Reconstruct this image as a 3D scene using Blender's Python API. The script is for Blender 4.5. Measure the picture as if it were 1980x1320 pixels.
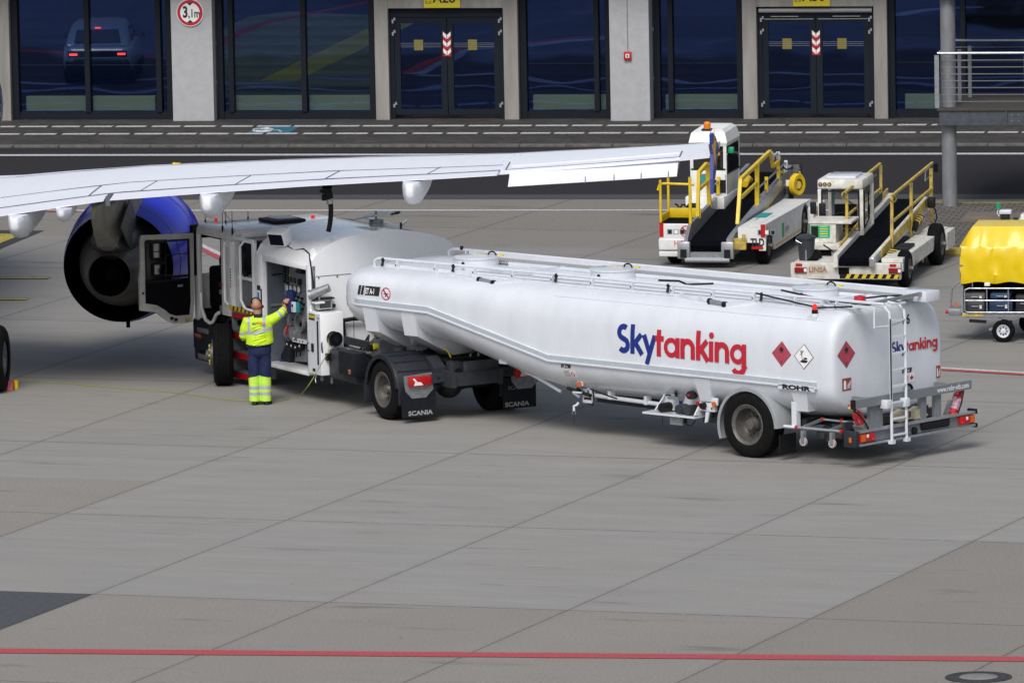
import bpy, bmesh, math, random
from mathutils import Vector, Matrix
random.seed(7)
R = math.radians; PI = math.pi
sc = bpy.context.scene
for o in list(bpy.data.objects): bpy.data.objects.remove(o)
# ---------------------------------------------------------------- camera
FPX = 17400.0; PITCH = math.atan(2260/FPX); ROLL = R(1.1); CH = 20.55
CAM = Vector((0, -CH/math.tan(PITCH), CH))
cF = Vector((0, math.cos(PITCH), -math.sin(PITCH))); r0 = Vector((1, 0, 0)); u0 = r0.cross(cF)
cR = r0*math.cos(ROLL) - u0*math.sin(ROLL); cU = r0*math.sin(ROLL) + u0*math.cos(ROLL)
cd = bpy.data.cameras.new('camera'); cam = bpy.data.objects.new('camera', cd); sc.collection.objects.link(cam)
m = Matrix((cR, cU, -cF)).transposed().to_4x4(); m.translation = CAM; cam.matrix_world = m
cd.sensor_width = 36; cd.lens = 36*FPX/1980; cd.clip_start = 5; cd.clip_end = 5000; sc.camera = cam
# ---------------------------------------------------------------- world, sun, exposure
W = bpy.data.worlds.new('World'); sc.world = W; W.use_nodes = True
nt = W.node_tree; bg = nt.nodes['Background']
sky = nt.nodes.new('ShaderNodeTexSky'); sky.sky_type = 'NISHITA'; sky.sun_disc = False
SEL, SAZ = R(48), R(193)
sky.sun_elevation = SEL; sky.sun_rotation = SAZ; sky.air_density = 1; sky.dust_density = 3; sky.ozone_density = 1
hs = nt.nodes.new('ShaderNodeHueSaturation'); hs.inputs['Saturation'].default_value = .68
nt.links.new(sky.outputs[0], hs.inputs['Color']); nt.links.new(hs.outputs[0], bg.inputs['Color'])
bg.inputs['Strength'].default_value = 0.105
sl = bpy.data.lights.new('sun', 'SUN'); sl.energy = 1.95; sl.angle = R(26); sl.color = (1, .97, .93)
so = bpy.data.objects.new('sun', sl); sc.collection.objects.link(so)
sd = Vector((math.sin(SAZ)*math.cos(SEL), math.cos(SAZ)*math.cos(SEL), math.sin(SEL)))
so.rotation_euler = (-sd).to_track_quat('-Z', 'Y').to_euler(); so.location = (0, 0, 60)
vs = sc.view_settings; vs.view_transform = 'Standard'; vs.look = 'None'; vs.gamma = 1; vs.exposure = 0.22
sc.render.resolution_x = 1024; sc.render.resolution_y = 682
# ---------------------------------------------------------------- helpers
def G(px, py, z=0.0):
    r = cF + cR*((px-990)/FPX) + cU*((660-py)/FPX); t = (z-CAM.z)/r.z
    return CAM + r*t
def UY(px, py, Y):
    r = cF + cR*((px-990)/FPX) + cU*((660-py)/FPX)
    return CAM + r*((Y-CAM.y)/r.y)
def frame(org, deg):
    return Matrix.Translation(Vector((org[0], org[1], org[2] if len(org) > 2 else 0))) @ Matrix.Rotation(R(deg), 4, 'Z')
def L(M, p): return M.inverted() @ p
MATS = {}
def mat(name, col, rough=.5, metal=0, noise=0, nscale=8, bump=0, bscale=60, coat=0, alpha=None, stretch=None, emit=None, dirt=None, spec=.5):
    if name in MATS: return MATS[name]
    m = bpy.data.materials.new(name); m.use_nodes = True; n = m.node_tree; b = n.nodes['Principled BSDF']
    b.inputs['Base Color'].default_value = (*col, 1); b.inputs['Roughness'].default_value = rough
    b.inputs['Metallic'].default_value = metal; b.inputs['Coat Weight'].default_value = coat; b.inputs['Coat Roughness'].default_value = .05; b.inputs['Coat IOR'].default_value = 1.6
    b.inputs['Specular IOR Level'].default_value = spec
    tc = n.nodes.new('ShaderNodeTexCoord'); mp = n.nodes.new('ShaderNodeMapping'); n.links.new(tc.outputs['Object'], mp.inputs[0])
    if stretch: mp.inputs['Scale'].default_value = stretch
    if noise:
        t = n.nodes.new('ShaderNodeTexNoise'); t.inputs['Scale'].default_value = nscale; t.inputs['Detail'].default_value = 6; t.inputs['Roughness'].default_value = .6
        n.links.new(mp.outputs[0], t.inputs['Vector'])
        mr = n.nodes.new('ShaderNodeMapRange'); mr.inputs[1].default_value = .3; mr.inputs[2].default_value = .7; n.links.new(t.outputs[0], mr.inputs[0])
        mx = n.nodes.new('ShaderNodeMix'); mx.data_type = 'RGBA'; n.links.new(mr.outputs[0], mx.inputs['Factor'])
        c2 = dirt or tuple(c*(1-noise) for c in col)
        mx.inputs['A'].default_value = (*c2, 1); mx.inputs['B'].default_value = (*tuple(min(1, c*(1+noise*.3)) for c in col), 1)
        n.links.new(mx.outputs['Result'], b.inputs['Base Color'])
        m2 = n.nodes.new('ShaderNodeMapRange'); m2.inputs[3].default_value = min(1, rough+.12); m2.inputs[4].default_value = max(.05, rough-.08)
        n.links.new(mr.outputs[0], m2.inputs[0]); n.links.new(m2.outputs[0], b.inputs['Roughness'])
    if bump:
        t = n.nodes.new('ShaderNodeTexNoise'); t.inputs['Scale'].default_value = bscale; t.inputs['Detail'].default_value = 4; n.links.new(mp.outputs[0], t.inputs['Vector'])
        bp = n.nodes.new('ShaderNodeBump'); bp.inputs['Strength'].default_value = bump; bp.inputs['Distance'].default_value = .02
        n.links.new(t.outputs[0], bp.inputs['Height']); n.links.new(bp.outputs[0], b.inputs['Normal'])
    if emit: b.inputs['Emission Color'].default_value = (*emit[0], 1); b.inputs['Emission Strength'].default_value = emit[1]
    MATS[name] = m; return m
white = mat('white_paint', (.90, .92, .95), .25, noise=.06, nscale=1.6, coat=1, stretch=(1, 1, .35))
whited = mat('white_paint_dirty', (.78, .79, .79), .35, noise=.22, nscale=3.5, coat=.6, stretch=(1, 1, .4))
white2 = mat('white_paint_machine', (.74, .74, .71), .45, noise=.2, nscale=3, stretch=(1, 1, .5))
wingw = mat('wing_paint', (.80, .82, .88), .33, noise=.08, nscale=1.3, stretch=(.35, 1.8, 1), dirt=(.73, .75, .81))
greyp = mat('grey_paint', (.17, .185, .20), .5, noise=.25, nscale=6)
dgrey = mat('dark_grey_plastic', (.010, .012, .018), .6, spec=.25, noise=.3, nscale=7, bump=.1)
black = mat('black_plastic', (.007, .007, .009), .55, spec=.3)
rub = mat('tyre_rubber', (.006, .006, .007), .9, spec=.18, noise=.4, nscale=12, bump=.2, bscale=90)
alu = mat('brushed_aluminium', (.48, .50, .53), .38, .8, noise=.25, nscale=9)
galv = mat('galvanised_steel', (.34, .36, .38), .45, .6, noise=.35, nscale=14)
rimm = mat('wheel_rim', (.145, .138, .128), .45, .45, noise=.4, nscale=10)
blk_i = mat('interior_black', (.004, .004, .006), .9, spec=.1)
redl = mat('red_lens', (.42, .008, .010), .3, emit=((1, .02, .02), .02))
redon = mat('red_lamp_lit', (.6, .015, .015), .25, emit=((1, .03, .02), .3))
oral = mat('orange_lens', (.55, .11, .006), .3, emit=((1, .25, .0), .03))
redp = mat('red_paint', (.50, .012, .02), .4, noise=.15, nscale=8)
yel = mat('yellow_paint', (.75, .52, .01), .4, noise=.2, nscale=5)
yelw = mat('yellow_paint_worn', (.62, .44, .04), .5, noise=.45, nscale=9, dirt=(.28, .22, .10))
belt = mat('belt_rubber', (.003, .0033, .006), .95, spec=.05, noise=.25, nscale=5)
decal_k = mat('decal_black', (.015, .015, .018), .5)
decal_w = mat('decal_white', (.8, .8, .8), .5)
decal_r = mat('decal_red', (.46, .012, .03), .45)
decal_b = mat('decal_blue', (.008, .022, .20), .45)
decal_p = mat('placard_red', (.40, .055, .085), .5, noise=.12, nscale=9)
decal_y = mat('decal_yellow', (.7, .6, .03), .5)
green = mat('decal_green', (.02, .35, .13), .5)
teal = mat('decal_teal', (.01, .25, .26), .5)
refl = mat('reflective_tape', (.42, .47, .52), .35, noise=.12, nscale=20)
brown_r = mat('decal_brown_red', (.28, .05, .035), .5)

class MB:
    def __init__(s): s.v = []; s.f = []; s.mi = []; s.ms = []; s.M = None
    def mid(s, m):
        if m not in s.ms: s.ms.append(m)
        return s.ms.index(m)
    def add(s, vs, fs, m):
        b = len(s.v); i = s.mid(m)
        for v in vs:
            v = Vector(v); s.v.append(s.M @ v if s.M else v)
        for f in fs: s.f.append([b+k for k in f]); s.mi.append(i)
        return s
    def box(s, x0, x1, y0, y1, z0, z1, m, bv=0):
        if x0 > x1: x0, x1 = x1, x0
        if y0 > y1: y0, y1 = y1, y0
        if z0 > z1: z0, z1 = z1, z0
        if bv:
            bm = bmesh.new(); bmesh.ops.create_cube(bm, size=1)
            for v in bm.verts: v.co = Vector(((x0+x1)/2+v.co.x*(x1-x0), (y0+y1)/2+v.co.y*(y1-y0), (z0+z1)/2+v.co.z*(z1-z0)))
            bmesh.ops.bevel(bm, geom=bm.edges[:], offset=bv, segments=2, affect='EDGES', profile=.5)
            bm.verts.ensure_lookup_table()
            s.add([v.co.copy() for v in bm.verts], [[v.index for v in f.verts] for f in bm.faces], m); bm.free(); return s
        return s.add([(x, y, z) for z in (z0, z1) for y in (y0, y1) for x in (x0, x1)],
            [(0, 2, 3, 1), (4, 5, 7, 6), (0, 1, 5, 4), (2, 6, 7, 3), (0, 4, 6, 2), (1, 3, 7, 5)], m)
    def prism(s, pts, d, m):
        """pts: 3D loop; d: extrusion vector"""
        n = len(pts); P = [Vector(p) for p in pts]; d = Vector(d)
        return s.add(P+[p+d for p in P], [list(range(n))[::-1], list(range(n, 2*n))]+[(i, (i+1) % n, n+(i+1) % n, n+i) for i in range(n)], m)
    def cyl(s, p0, p1, r, m, n=14, r1=None, caps=True):
        p0 = Vector(p0); p1 = Vector(p1); d = (p1-p0).normalized(); a = d.orthogonal().normalized(); b = d.cross(a); r1 = r if r1 is None else r1
        vs = [p+(a*math.cos(2*PI*i/n)+b*math.sin(2*PI*i/n))*q for p, q in ((p0, r), (p1, r1)) for i in range(n)]
        fs = [(i, (i+1) % n, n+(i+1) % n, n+i) for i in range(n)]
        if caps: fs += [list(range(n))[::-1], list(range(n, 2*n))]
        return s.add(vs, fs, m)
    def tube(s, pts, r, m, n=8, closed=False):
        P = [Vector(p) for p in pts]; K = len(P); rings = []; prev = None
        for i in range(K):
            if closed: t = (P[(i+1) % K]-P[i-1]).normalized()
            else: t = (P[min(i+1, K-1)]-P[max(i-1, 0)]).normalized()
            a = t.orthogonal().normalized() if prev is None else (prev-t*prev.dot(t)).normalized()
            prev = a; b = t.cross(a); rings.append([P[i]+(a*math.cos(2*PI*k/n)+b*math.sin(2*PI*k/n))*r for k in range(n)])
        vs = [v for g in rings for v in g]; fs = []
        for i in range(K if closed else K-1):
            for k in range(n): fs.append((i*n+k, i*n+(k+1) % n, ((i+1) % K)*n+(k+1) % n, ((i+1) % K)*n+k))
        if not closed: fs += [list(range(n))[::-1], list(range((K-1)*n, K*n))]
        return s.add(vs, fs, m)
    def bar(s, p0, p1, w, h, m, up=(0, 0, 1)):
        p0 = Vector(p0); p1 = Vector(p1); d = (p1-p0).normalized(); up = Vector(up)
        if abs(d.dot(up)) > .99: up = Vector((1, 0, 0))
        a = d.cross(up).normalized()*w/2; b = a.cross(d).normalized()*h/2
        vs = [p+q for p in (p0, p1) for q in (-a-b, a-b, a+b, -a+b)]
        return s.add(vs, [(0, 1, 2, 3), (7, 6, 5, 4), (0, 4, 5, 1), (1, 5, 6, 2), (2, 6, 7, 3), (3, 7, 4, 0)], m)
    def loft(s, secs, m, cap=True, closed=True):
        n = len(secs[0]); vs = [v for q in secs for v in q]; fs = []
        for i in range(len(secs)-1):
            for k in range(n if closed else n-1): fs.append((i*n+k, i*n+(k+1) % n, (i+1)*n+(k+1) % n, (i+1)*n+k))
        if cap: fs += [list(range(n))[::-1], list(range((len(secs)-1)*n, len(secs)*n))]
        return s.add(vs, fs, m)
    def lathe(s, prof, c, ax, m, n=32, caps=False):
        """prof: (along, radius)"""
        c = Vector(c); d = Vector(ax).normalized(); a = d.orthogonal().normalized(); b = d.cross(a)
        secs = [[c+d*t+(a*math.cos(2*PI*i/n)+b*math.sin(2*PI*i/n))*r for i in range(n)] for t, r in prof]
        return s.loft(secs, m, cap=caps)
    def sph(s, c, r, m, n=12, k=8, sc_=(1, 1, 1)):
        c = Vector(c); secs = []
        for j in range(k+1):
            th = PI*j/k; rr = max(math.sin(th), 1e-3)
            secs.append([c+Vector((r*sc_[0]*rr*math.cos(2*PI*i/n), r*sc_[1]*rr*math.sin(2*PI*i/n), -r*sc_[2]*math.cos(th))) for i in range(n)])
        return s.loft(secs, m)
    def sheet(s, pts, m): return s.add(pts, [list(range(len(pts)))], m)
    def build(s, name, parent=None, smooth=38, fix=True):
        me = bpy.data.meshes.new(name); me.from_pydata([tuple(v) for v in s.v], [], s.f)
        for x in s.ms: me.materials.append(x)
        for p, i in zip(me.polygons, s.mi): p.material_index = i
        if fix or smooth:
            bm = bmesh.new(); bm.from_mesh(me)
            if fix: bmesh.ops.recalc_face_normals(bm, faces=bm.faces[:])
            if smooth:
                for f in bm.faces: f.smooth = True
                for e in bm.edges:
                    if len(e.link_faces) != 2 or e.calc_face_angle(9) > R(smooth): e.smooth = False
            bm.to_mesh(me); bm.free()
        o = bpy.data.objects.new(name, me); sc.collection.objects.link(o)
        if parent: o.parent = parent
        return o
def tag(o, label=None, cat=None, group=None, kind=None):
    if label: o['label'] = label
    if cat: o['category'] = cat
    if group: o['group'] = group
    if kind: o['kind'] = kind
    return o
def thing(name, label, cat, M=None, group=None):
    o = bpy.data.objects.new(name, None); sc.collection.objects.link(o); o.empty_display_size = .3
    if M is not None: o.matrix_world = M
    return tag(o, label, cat, group)
def copytree(o, parent=None):
    c = o.copy(); sc.collection.objects.link(c)
    if parent: c.parent = parent; c.matrix_parent_inverse = o.matrix_parent_inverse.copy()
    for ch in [x for x in bpy.data.objects if x.parent == o]: copytree(ch, c)
    return c
def textgeo(body, size, offset=0, align='LEFT', space=1):
    c = bpy.data.curves.new('t', 'FONT'); c.body = body; c.size = size; c.offset = offset; c.align_x = align; c.space_character = space; c.resolution_u = 3
    o = bpy.data.objects.new('t', c); me = bpy.data.meshes.new_from_object(o)
    vs = [v.co.copy() for v in me.vertices]; fs = [list(p.vertices) for p in me.polygons]
    bpy.data.objects.remove(o); bpy.data.curves.remove(c); bpy.data.meshes.remove(me); return vs, fs
def text(mb, body, size, m, org, u, v, offset=0, align='LEFT', sx=1, shear=0):
    vs, fs = textgeo(body, size, offset, align); org = Vector(org); u = Vector(u); v = Vector(v)
    mb.add([org+u*((p.x+shear*p.y)*sx)+v*p.y for p in vs], fs, m)
# stroke lettering: round single-storey letters
def arc(cx, cy, r, a0, a1, n=18, ry=None): return [(cx+r*math.cos(R(a0+(a1-a0)*i/n)), cy+(ry or r)*math.sin(R(a0+(a1-a0)*i/n))) for i in range(n+1)]
def logo_strokes():
    w = .195; xh = .70; out = []; x = 0
    def st(p, col, closed=False, ww=w): out.append(([(q[0]+x, q[1]) for q in p], col, closed, ww))
    B, K = 0, 1
    st(arc(.27, .715, .20, 50, 250, 14, .20)+arc(.27, .285, .205, 75, -140, 14, .20), B); x += .60
    st([(.09, 0), (.09, 1.02)], B); st([(.13, .30), (.50, xh)], B, ww=.19); st([(.24, .38), (.54, 0)], B, ww=.20); x += .57
    st([(.06, xh), (.31, .10)], B, ww=.2); st([(.56, xh), (.18, -.32)], B, ww=.19); x += .58
    st([(.17, 0), (.17, .92)], K); st([(0, .62), (.40, .62)], K); x += .42
    st(arc(.33, .345, .262, 0, 360, 24), K, True, .165); st([(.62, 0), (.62, xh)], K); x += .76
    def nn(): st([(.09, 0), (.09, xh)], K); st(arc(.33, .38, .235, 180, 0, 14)+[(.565, 0)], K)
    nn(); x += .72
    st([(.09, 0), (.09, 1.02)], K); st([(.13, .30), (.50, xh)], K, ww=.19); st([(.24, .38), (.54, 0)], K, ww=.20); x += .60
    st([(.09, 0), (.09, xh)], K); st(arc(.09, .90, .055, 0, 360, 12), K, True, .11); x += .26
    nn(); x += .72
    st(arc(.33, .345, .262, 0, 360, 24), K, True, .165); st([(.62, xh), (.62, -.05)]+arc(.36, -.05, .26, 0, -150, 12), K); x += .72
    return out, x
def ribbon(p, w, closed):
    n = len(p); P = [Vector((a, b)) for a, b in p]
    if closed: P = P[:-1]; n -= 1
    Lf, Rt = [], []
    for i in range(n):
        a = P[i-1] if (closed or i > 0) else None; c = P[(i+1) % n] if (closed or i < n-1) else None
        d1 = (P[i]-a).normalized() if a is not None else None; d2 = (c-P[i]).normalized() if c is not None else None
        d = ((d1 or d2)+(d2 or d1)).normalized(); nn = Vector((-d.y, d.x)); k = 1
        if d1 is not None and d2 is not None: k = 1/max(.6, nn.dot(Vector((-d1.y, d1.x))))
        Lf.append(P[i]+nn*w/2*k); Rt.append(P[i]-nn*w/2*k)
    vs = Lf+Rt; fs = [(i, (i+1) % n, n+(i+1) % n, n+i) for i in range(n if closed else n-1)]
    return vs, fs
def logo(mb, cap, width, fn, mb_, mr_, cut=0.0):
    """fn(u,v,k)->3D point of layer k"""
    S, tot = logo_strokes(); sx = width/tot
    for k, (p, col, cl, w) in enumerate(S):
        if cut:
            q = [p[0]]
            for a, b in zip(p, p[1:]):
                nseg = max(1, int(math.hypot(b[0]-a[0], b[1]-a[1])/cut))
                q += [(a[0]+(b[0]-a[0])*i/nseg, a[1]+(b[1]-a[1])*i/nseg) for i in range(1, nseg+1)]
            p = q
        vs, fs = ribbon(p, w, cl)
        mb.add([fn(v.x*sx, v.y*cap, k) for v in vs], fs, mr_ if col else mb_)
# ================================================================ GROUND
SF = frame(G(180, 1148), -18.5)
def ground_mat():
    m = bpy.data.materials.new('apron_concrete'); m.use_nodes = True; n = m.node_tree; b = n.nodes['Principled BSDF']; N = n.nodes.new; K = n.links.new
    def math_(op, a, b_=None, c=None):
        q = N('ShaderNodeMath'); q.operation = op
        for i, v in enumerate((a, b_, c)):
            if v is None: continue
            if isinstance(v, (int, float)): q.inputs[i].default_value = v
            else: K(v, q.inputs[i])
        return q.outputs[0]
    tc = N('ShaderNodeTexCoord'); sp = N('ShaderNodeSeparateXYZ'); K(tc.outputs['Object'], sp.inputs[0])
    v = sp.outputs['Y']; u = math_('SUBTRACT', sp.outputs['X'], math_('MULTIPLY', v, .045))
    wob = N('ShaderNodeTexNoise'); wob.inputs['Scale'].default_value = 6; K(tc.outputs['Object'], wob.inputs['Vector'])
    wf = N('ShaderNodeTexNoise'); wf.inputs['Scale'].default_value = 35; wf.inputs['Detail'].default_value = 3; K(tc.outputs['Object'], wf.inputs['Vector'])
    wo = math_('ADD', math_('MULTIPLY', math_('SUBTRACT', wob.outputs[0], .5), .02), math_('MULTIPLY', math_('SUBTRACT', wf.outputs[0], .5), .018))
    def jd(c, per, w, off=0):
        q = math_('ADD', math_('ADD', c, off), wo); f = math_('FRACT', math_('DIVIDE', q, per))
        d = math_('MULTIPLY', math_('MINIMUM', f, math_('SUBTRACT', 1, f)), per)
        cell = math_('FLOOR', math_('DIVIDE', math_('ADD', c, off), per))
        return d, cell
    du, cu = jd(u, 3.66, 0); dv, cv = jd(v, 7.43, 0)
    wide = math_('ADD', .006, math_('MULTIPLY', wob.outputs[0], .012))
    ju = math_('LESS_THAN', du, wide); jv = math_('MULTIPLY', math_('LESS_THAN', dv, math_('MULTIPLY', wide, 1.3)), math_('GREATER_THAN', wob.outputs[0], .36))
    cx = N('ShaderNodeCombineXYZ'); K(cu, cx.inputs[0]); K(cv, cx.inputs[1]); wn = N('ShaderNodeTexWhiteNoise'); K(cx.outputs[0], wn.inputs['Vector'])
    # colours
    n1 = N('ShaderNodeTexNoise'); n1.inputs['Scale'].default_value = .35; n1.inputs['Detail'].default_value = 8; n1.inputs['Roughness'].default_value = .65; K(tc.outputs['Object'], n1.inputs['Vector'])
    mp = N('ShaderNodeMapping'); mp.inputs['Scale'].default_value = (.35, 1.6, 1); mp.inputs['Rotation'].default_value = (0, 0, R(8)); K(tc.outputs['Object'], mp.inputs[0])
    n2 = N('ShaderNodeTexNoise'); n2.inputs['Scale'].default_value = 1.1; n2.inputs['Detail'].default_value = 9; n2.inputs['Roughness'].default_value = .7; K(mp.outputs[0], n2.inputs['Vector'])
    n3 = N('ShaderNodeTexNoise'); n3.inputs['Scale'].default_value = 22; n3.inputs['Detail'].default_value = 6; n3.inputs['Roughness'].default_value = .85; K(tc.outputs['Object'], n3.inputs['Vector'])
    n4 = N('ShaderNodeTexNoise'); n4.inputs['Scale'].default_value = .9; n4.inputs['Detail'].default_value = 3; K(mp.outputs[0], n4.inputs['Vector'])
    def mix(a, b_, f):
        q = N('ShaderNodeMix'); q.data_type = 'RGBA'
        for k_, v_ in (('A', a), ('B', b_)):
            if isinstance(v_, tuple): q.inputs[k_].default_value = (*v_, 1)
            else: K(v_, q.inputs[k_])
        if isinstance(f, (int, float)): q.inputs['Factor'].default_value = f
        else: K(f, q.inputs['Factor'])
        return q.outputs['Result']
    def rng(x, a, b_, c=0, d=1):
        q = N('ShaderNodeMapRange'); q.inputs[1].default_value = a; q.inputs[2].default_value = b_; q.inputs[3].default_value = c; q.inputs[4].default_value = d; K(x, q.inputs[0]); return q.outputs[0]
    smooth_ = mix((0.224, 0.217, 0.203), (0.273, 0.268, 0.254), rng(n2.outputs[0], .3, .7))
    rough_ = mix((0.176, 0.162, 0.142), (0.270, 0.251, 0.226), rng(n3.outputs[0], .36, .64))
    near = math_('LESS_THAN', v, 0.0); far = math_('GREATER_THAN', v, 42.0)
    left = math_('MULTIPLY', math_('LESS_THAN', u, -3.66), math_('MULTIPLY', math_('LESS_THAN', v, 11.0), 1))
    rgt = math_('MULTIPLY', math_('GREATER_THAN', u, 10.98), math_('LESS_THAN', v, 7.43))
    old = math_('MAXIMUM', math_('MAXIMUM', near, far), math_('MAXIMUM', left, rgt))
    fr = rng(n1.outputs[0], .45, .62); selr = math_('MAXIMUM', math_('MULTIPLY', old, .85), math_('MULTIPLY', fr, .25))
    col = mix(smooth_, rough_, selr)
    col = mix(col, mix((0.142, 0.128, 0.111), col, .45), math_('MULTIPLY', rgt, .35))
    tint = rng(wn.outputs['Value'], 0, 1, 1.06, 1.12)
    q = N('ShaderNodeVectorMath'); q.operation = 'SCALE'; K(col, q.inputs[0]); K(tint, q.inputs['Scale']); col = q.outputs[0]
    q = N('ShaderNodeVectorMath'); q.operation = 'SCALE'; K(col, q.inputs[0]); K(rng(n1.outputs[0], .3, .7, .95, 1.04), q.inputs['Scale']); col = q.outputs[0]
    q = N('ShaderNodeVectorMath'); q.operation = 'SCALE'; K(col, q.inputs[0]); K(rng(n3.outputs[0], .3, .7, .84, 1.14), q.inputs['Scale']); col = q.outputs[0]
    # stains: dark worn blotches, tyre smears
    st = rng(n4.outputs[0], .64, .74, 0, .5); col = mix(col, (.07, .066, .062), st)
    lt = rng(n4.outputs[0], .30, .22, 0, .25); col = mix(col, (.26, .26, .26), lt)
    mp2 = N('ShaderNodeMapping'); mp2.inputs['Scale'].default_value = (.10, 2.2, 1); mp2.inputs['Rotation'].default_value = (0, 0, R(-12)); K(tc.outputs['Object'], mp2.inputs[0])
    n5 = N('ShaderNodeTexNoise'); n5.inputs['Scale'].default_value = 1.6; n5.inputs['Detail'].default_value = 5; n5.inputs['Distortion'].default_value = .4; K(mp2.outputs[0], n5.inputs['Vector'])
    col = mix(col, (.085, .082, .080), rng(n5.outputs[0], .60, .72, 0, .12))
    vo = N('ShaderNodeTexVoronoi'); vo.inputs['Scale'].default_value = .75; K(tc.outputs['Object'], vo.inputs['Vector'])
    col = mix(col, (.05, .048, .046), math_('MULTIPLY', rng(vo.outputs['Distance'], .05, .02, 0, .55), n3.outputs[0]))
    # grime next to joints
    gr = math_('MULTIPLY', rng(math_('MINIMUM', du, dv), .12, 0.0, 0, .22), n3.outputs[0]); col = mix(col, (.11, .10, .085), gr)
    col = mix(col, (.035, .033, .032), math_('MULTIPLY', math_('MAXIMUM', ju, jv), .72))
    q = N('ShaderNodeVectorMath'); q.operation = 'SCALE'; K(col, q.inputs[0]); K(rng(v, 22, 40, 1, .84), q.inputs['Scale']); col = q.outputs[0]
    K(col, b.inputs['Base Color']); b.inputs['Roughness'].default_value = .82; b.inputs['Specular IOR Level'].default_value = .35
    bp = N('ShaderNodeBump'); bp.inputs['Strength'].default_value = .25; bp.inputs['Distance'].default_value = .01; K(n3.outputs[0], bp.inputs['Height']); K(bp.outputs[0], b.inputs['Normal'])
    return m
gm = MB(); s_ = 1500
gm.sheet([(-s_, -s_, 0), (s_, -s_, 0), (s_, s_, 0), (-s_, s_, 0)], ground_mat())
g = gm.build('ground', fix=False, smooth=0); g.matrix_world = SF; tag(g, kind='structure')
FM = frame(G(990, 235), -9.27)
def fx(px, py): return L(FM, G(px, py)).x
asph = mat('asphalt', (.030, .029, .032), .9, spec=.2, noise=.35, nscale=30, bump=.15, bscale=150)
asph2 = mat('asphalt_edge', (.056, .058, .058), .85, noise=.3, nscale=20)
def strip(name, x0, x1, y0, y1, z, m, M=FM, kind='structure', label=None):
    b = MB(); b.M = M; b.sheet([(x0, y0, z), (x1, y0, z), (x1, y1, z), (x0, y1, z)], m); return tag(b.build(name, smooth=0, fix=False), kind=kind, label=label)
strip('service_road', -90, 90, -14.0, -5.2, .004, asph)
strip('road_edge', -90, 90, -14.85, -14.0, .004, asph2)
linew = mat('line_white', (.62, .63, .64), .6, noise=.3, nscale=16, dirt=(.30, .30, .29))
liner = mat('line_red', (.48, .045, .055), .6, noise=.35, nscale=18, dirt=(.27, .06, .06))
liney = mat('line_yellow', (.50, .42, .03), .6, noise=.5, nscale=16, dirt=(.14, .12, .04))
linek = mat('line_black', (.03, .03, .03), .7)
strip('road_line', -90, 90, -6.78, -6.46, .008, linew)
strip('apron_line', -90, 90, -16.88, -16.68, .008, linew)
# pavement (dark pavers) with kerb
def pavers():
    m = mat('pavers', (.05, .047, .044), .85, noise=.4, nscale=12); n = m.node_tree; b = n.nodes['Principled BSDF']
    tc = n.nodes.new('ShaderNodeTexCoord'); mp = n.nodes.new('ShaderNodeMapping'); mp.inputs['Rotation'].default_value = (0, 0, R(45)); n.links.new(tc.outputs['Object'], mp.inputs[0])
    br = n.nodes.new('ShaderNodeTexBrick'); br.inputs['Scale'].default_value = 1; br.inputs['Brick Width'].default_value = .22; br.inputs['Row Height'].default_value = .11; br.inputs['Mortar Size'].default_value = .008
    br.inputs['Color1'].default_value = (.034, .032, .030, 1); br.inputs['Color2'].default_value = (.055, .051, .047, 1); br.inputs['Mortar'].default_value = (.010, .010, .009, 1)
    n.links.new(mp.outputs[0], br.inputs['Vector']); ns = n.nodes.new('ShaderNodeTexNoise'); ns.inputs['Scale'].default_value = 1.3; ns.inputs['Detail'].default_value = 7; n.links.new(tc.outputs['Object'], ns.inputs['Vector'])
    mx = n.nodes.new('ShaderNodeMix'); mx.data_type = 'RGBA'; mx.blend_type = 'MULTIPLY'; mx.inputs['Factor'].default_value = .8
    mr = n.nodes.new('ShaderNodeMapRange'); mr.inputs[1].default_value = .3; mr.inputs[2].default_value = .7; mr.inputs[3].default_value = .6; mr.inputs[4].default_value = 1.5; n.links.new(ns.outputs[0], mr.inputs[0])
    n.links.new(br.outputs['Color'], mx.inputs['A']); n.links.new(mr.outputs[0], mx.inputs['B']); n.links.new(mx.outputs['Result'], b.inputs['Base Color']); return m
pav = pavers()
pb = MB(); pb.box(-90, 90, -4.95, 1.2, .0, .045, pav); o = pb.build('pavement', smooth=0); o.matrix_world = FM; tag(o, kind='structure')
kerbm = mat('kerb_stone', (.13, .125, .115), .85, noise=.4, nscale=6)
kb = MB(); x = -30.0
while x < 30: kb.box(x, x+.985, -5.2, -4.953, .0, .055, kerbm, .01); x += 1.0
kb.M = None; o = kb.build('kerb', smooth=0); o.matrix_world = FM; tag(o, kind='structure')
# dashes on the pavement
db = MB()
for yy, st in ((-1.33, .0), (-2.85, .35)):
    x = -13+st
    while x < 12:
        w = .68+random.uniform(-.06, .06); db.sheet([(x, yy-.14, .052), (x+w, yy-.14, .052), (x+w, yy+.14, .052), (x, yy+.14, .052)], linew); x += w+.09+random.uniform(-.02, .05)
o = db.build('pavement_dashes', fix=False, smooth=0); o.matrix_world = FM; tag(o, kind='structure')
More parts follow.
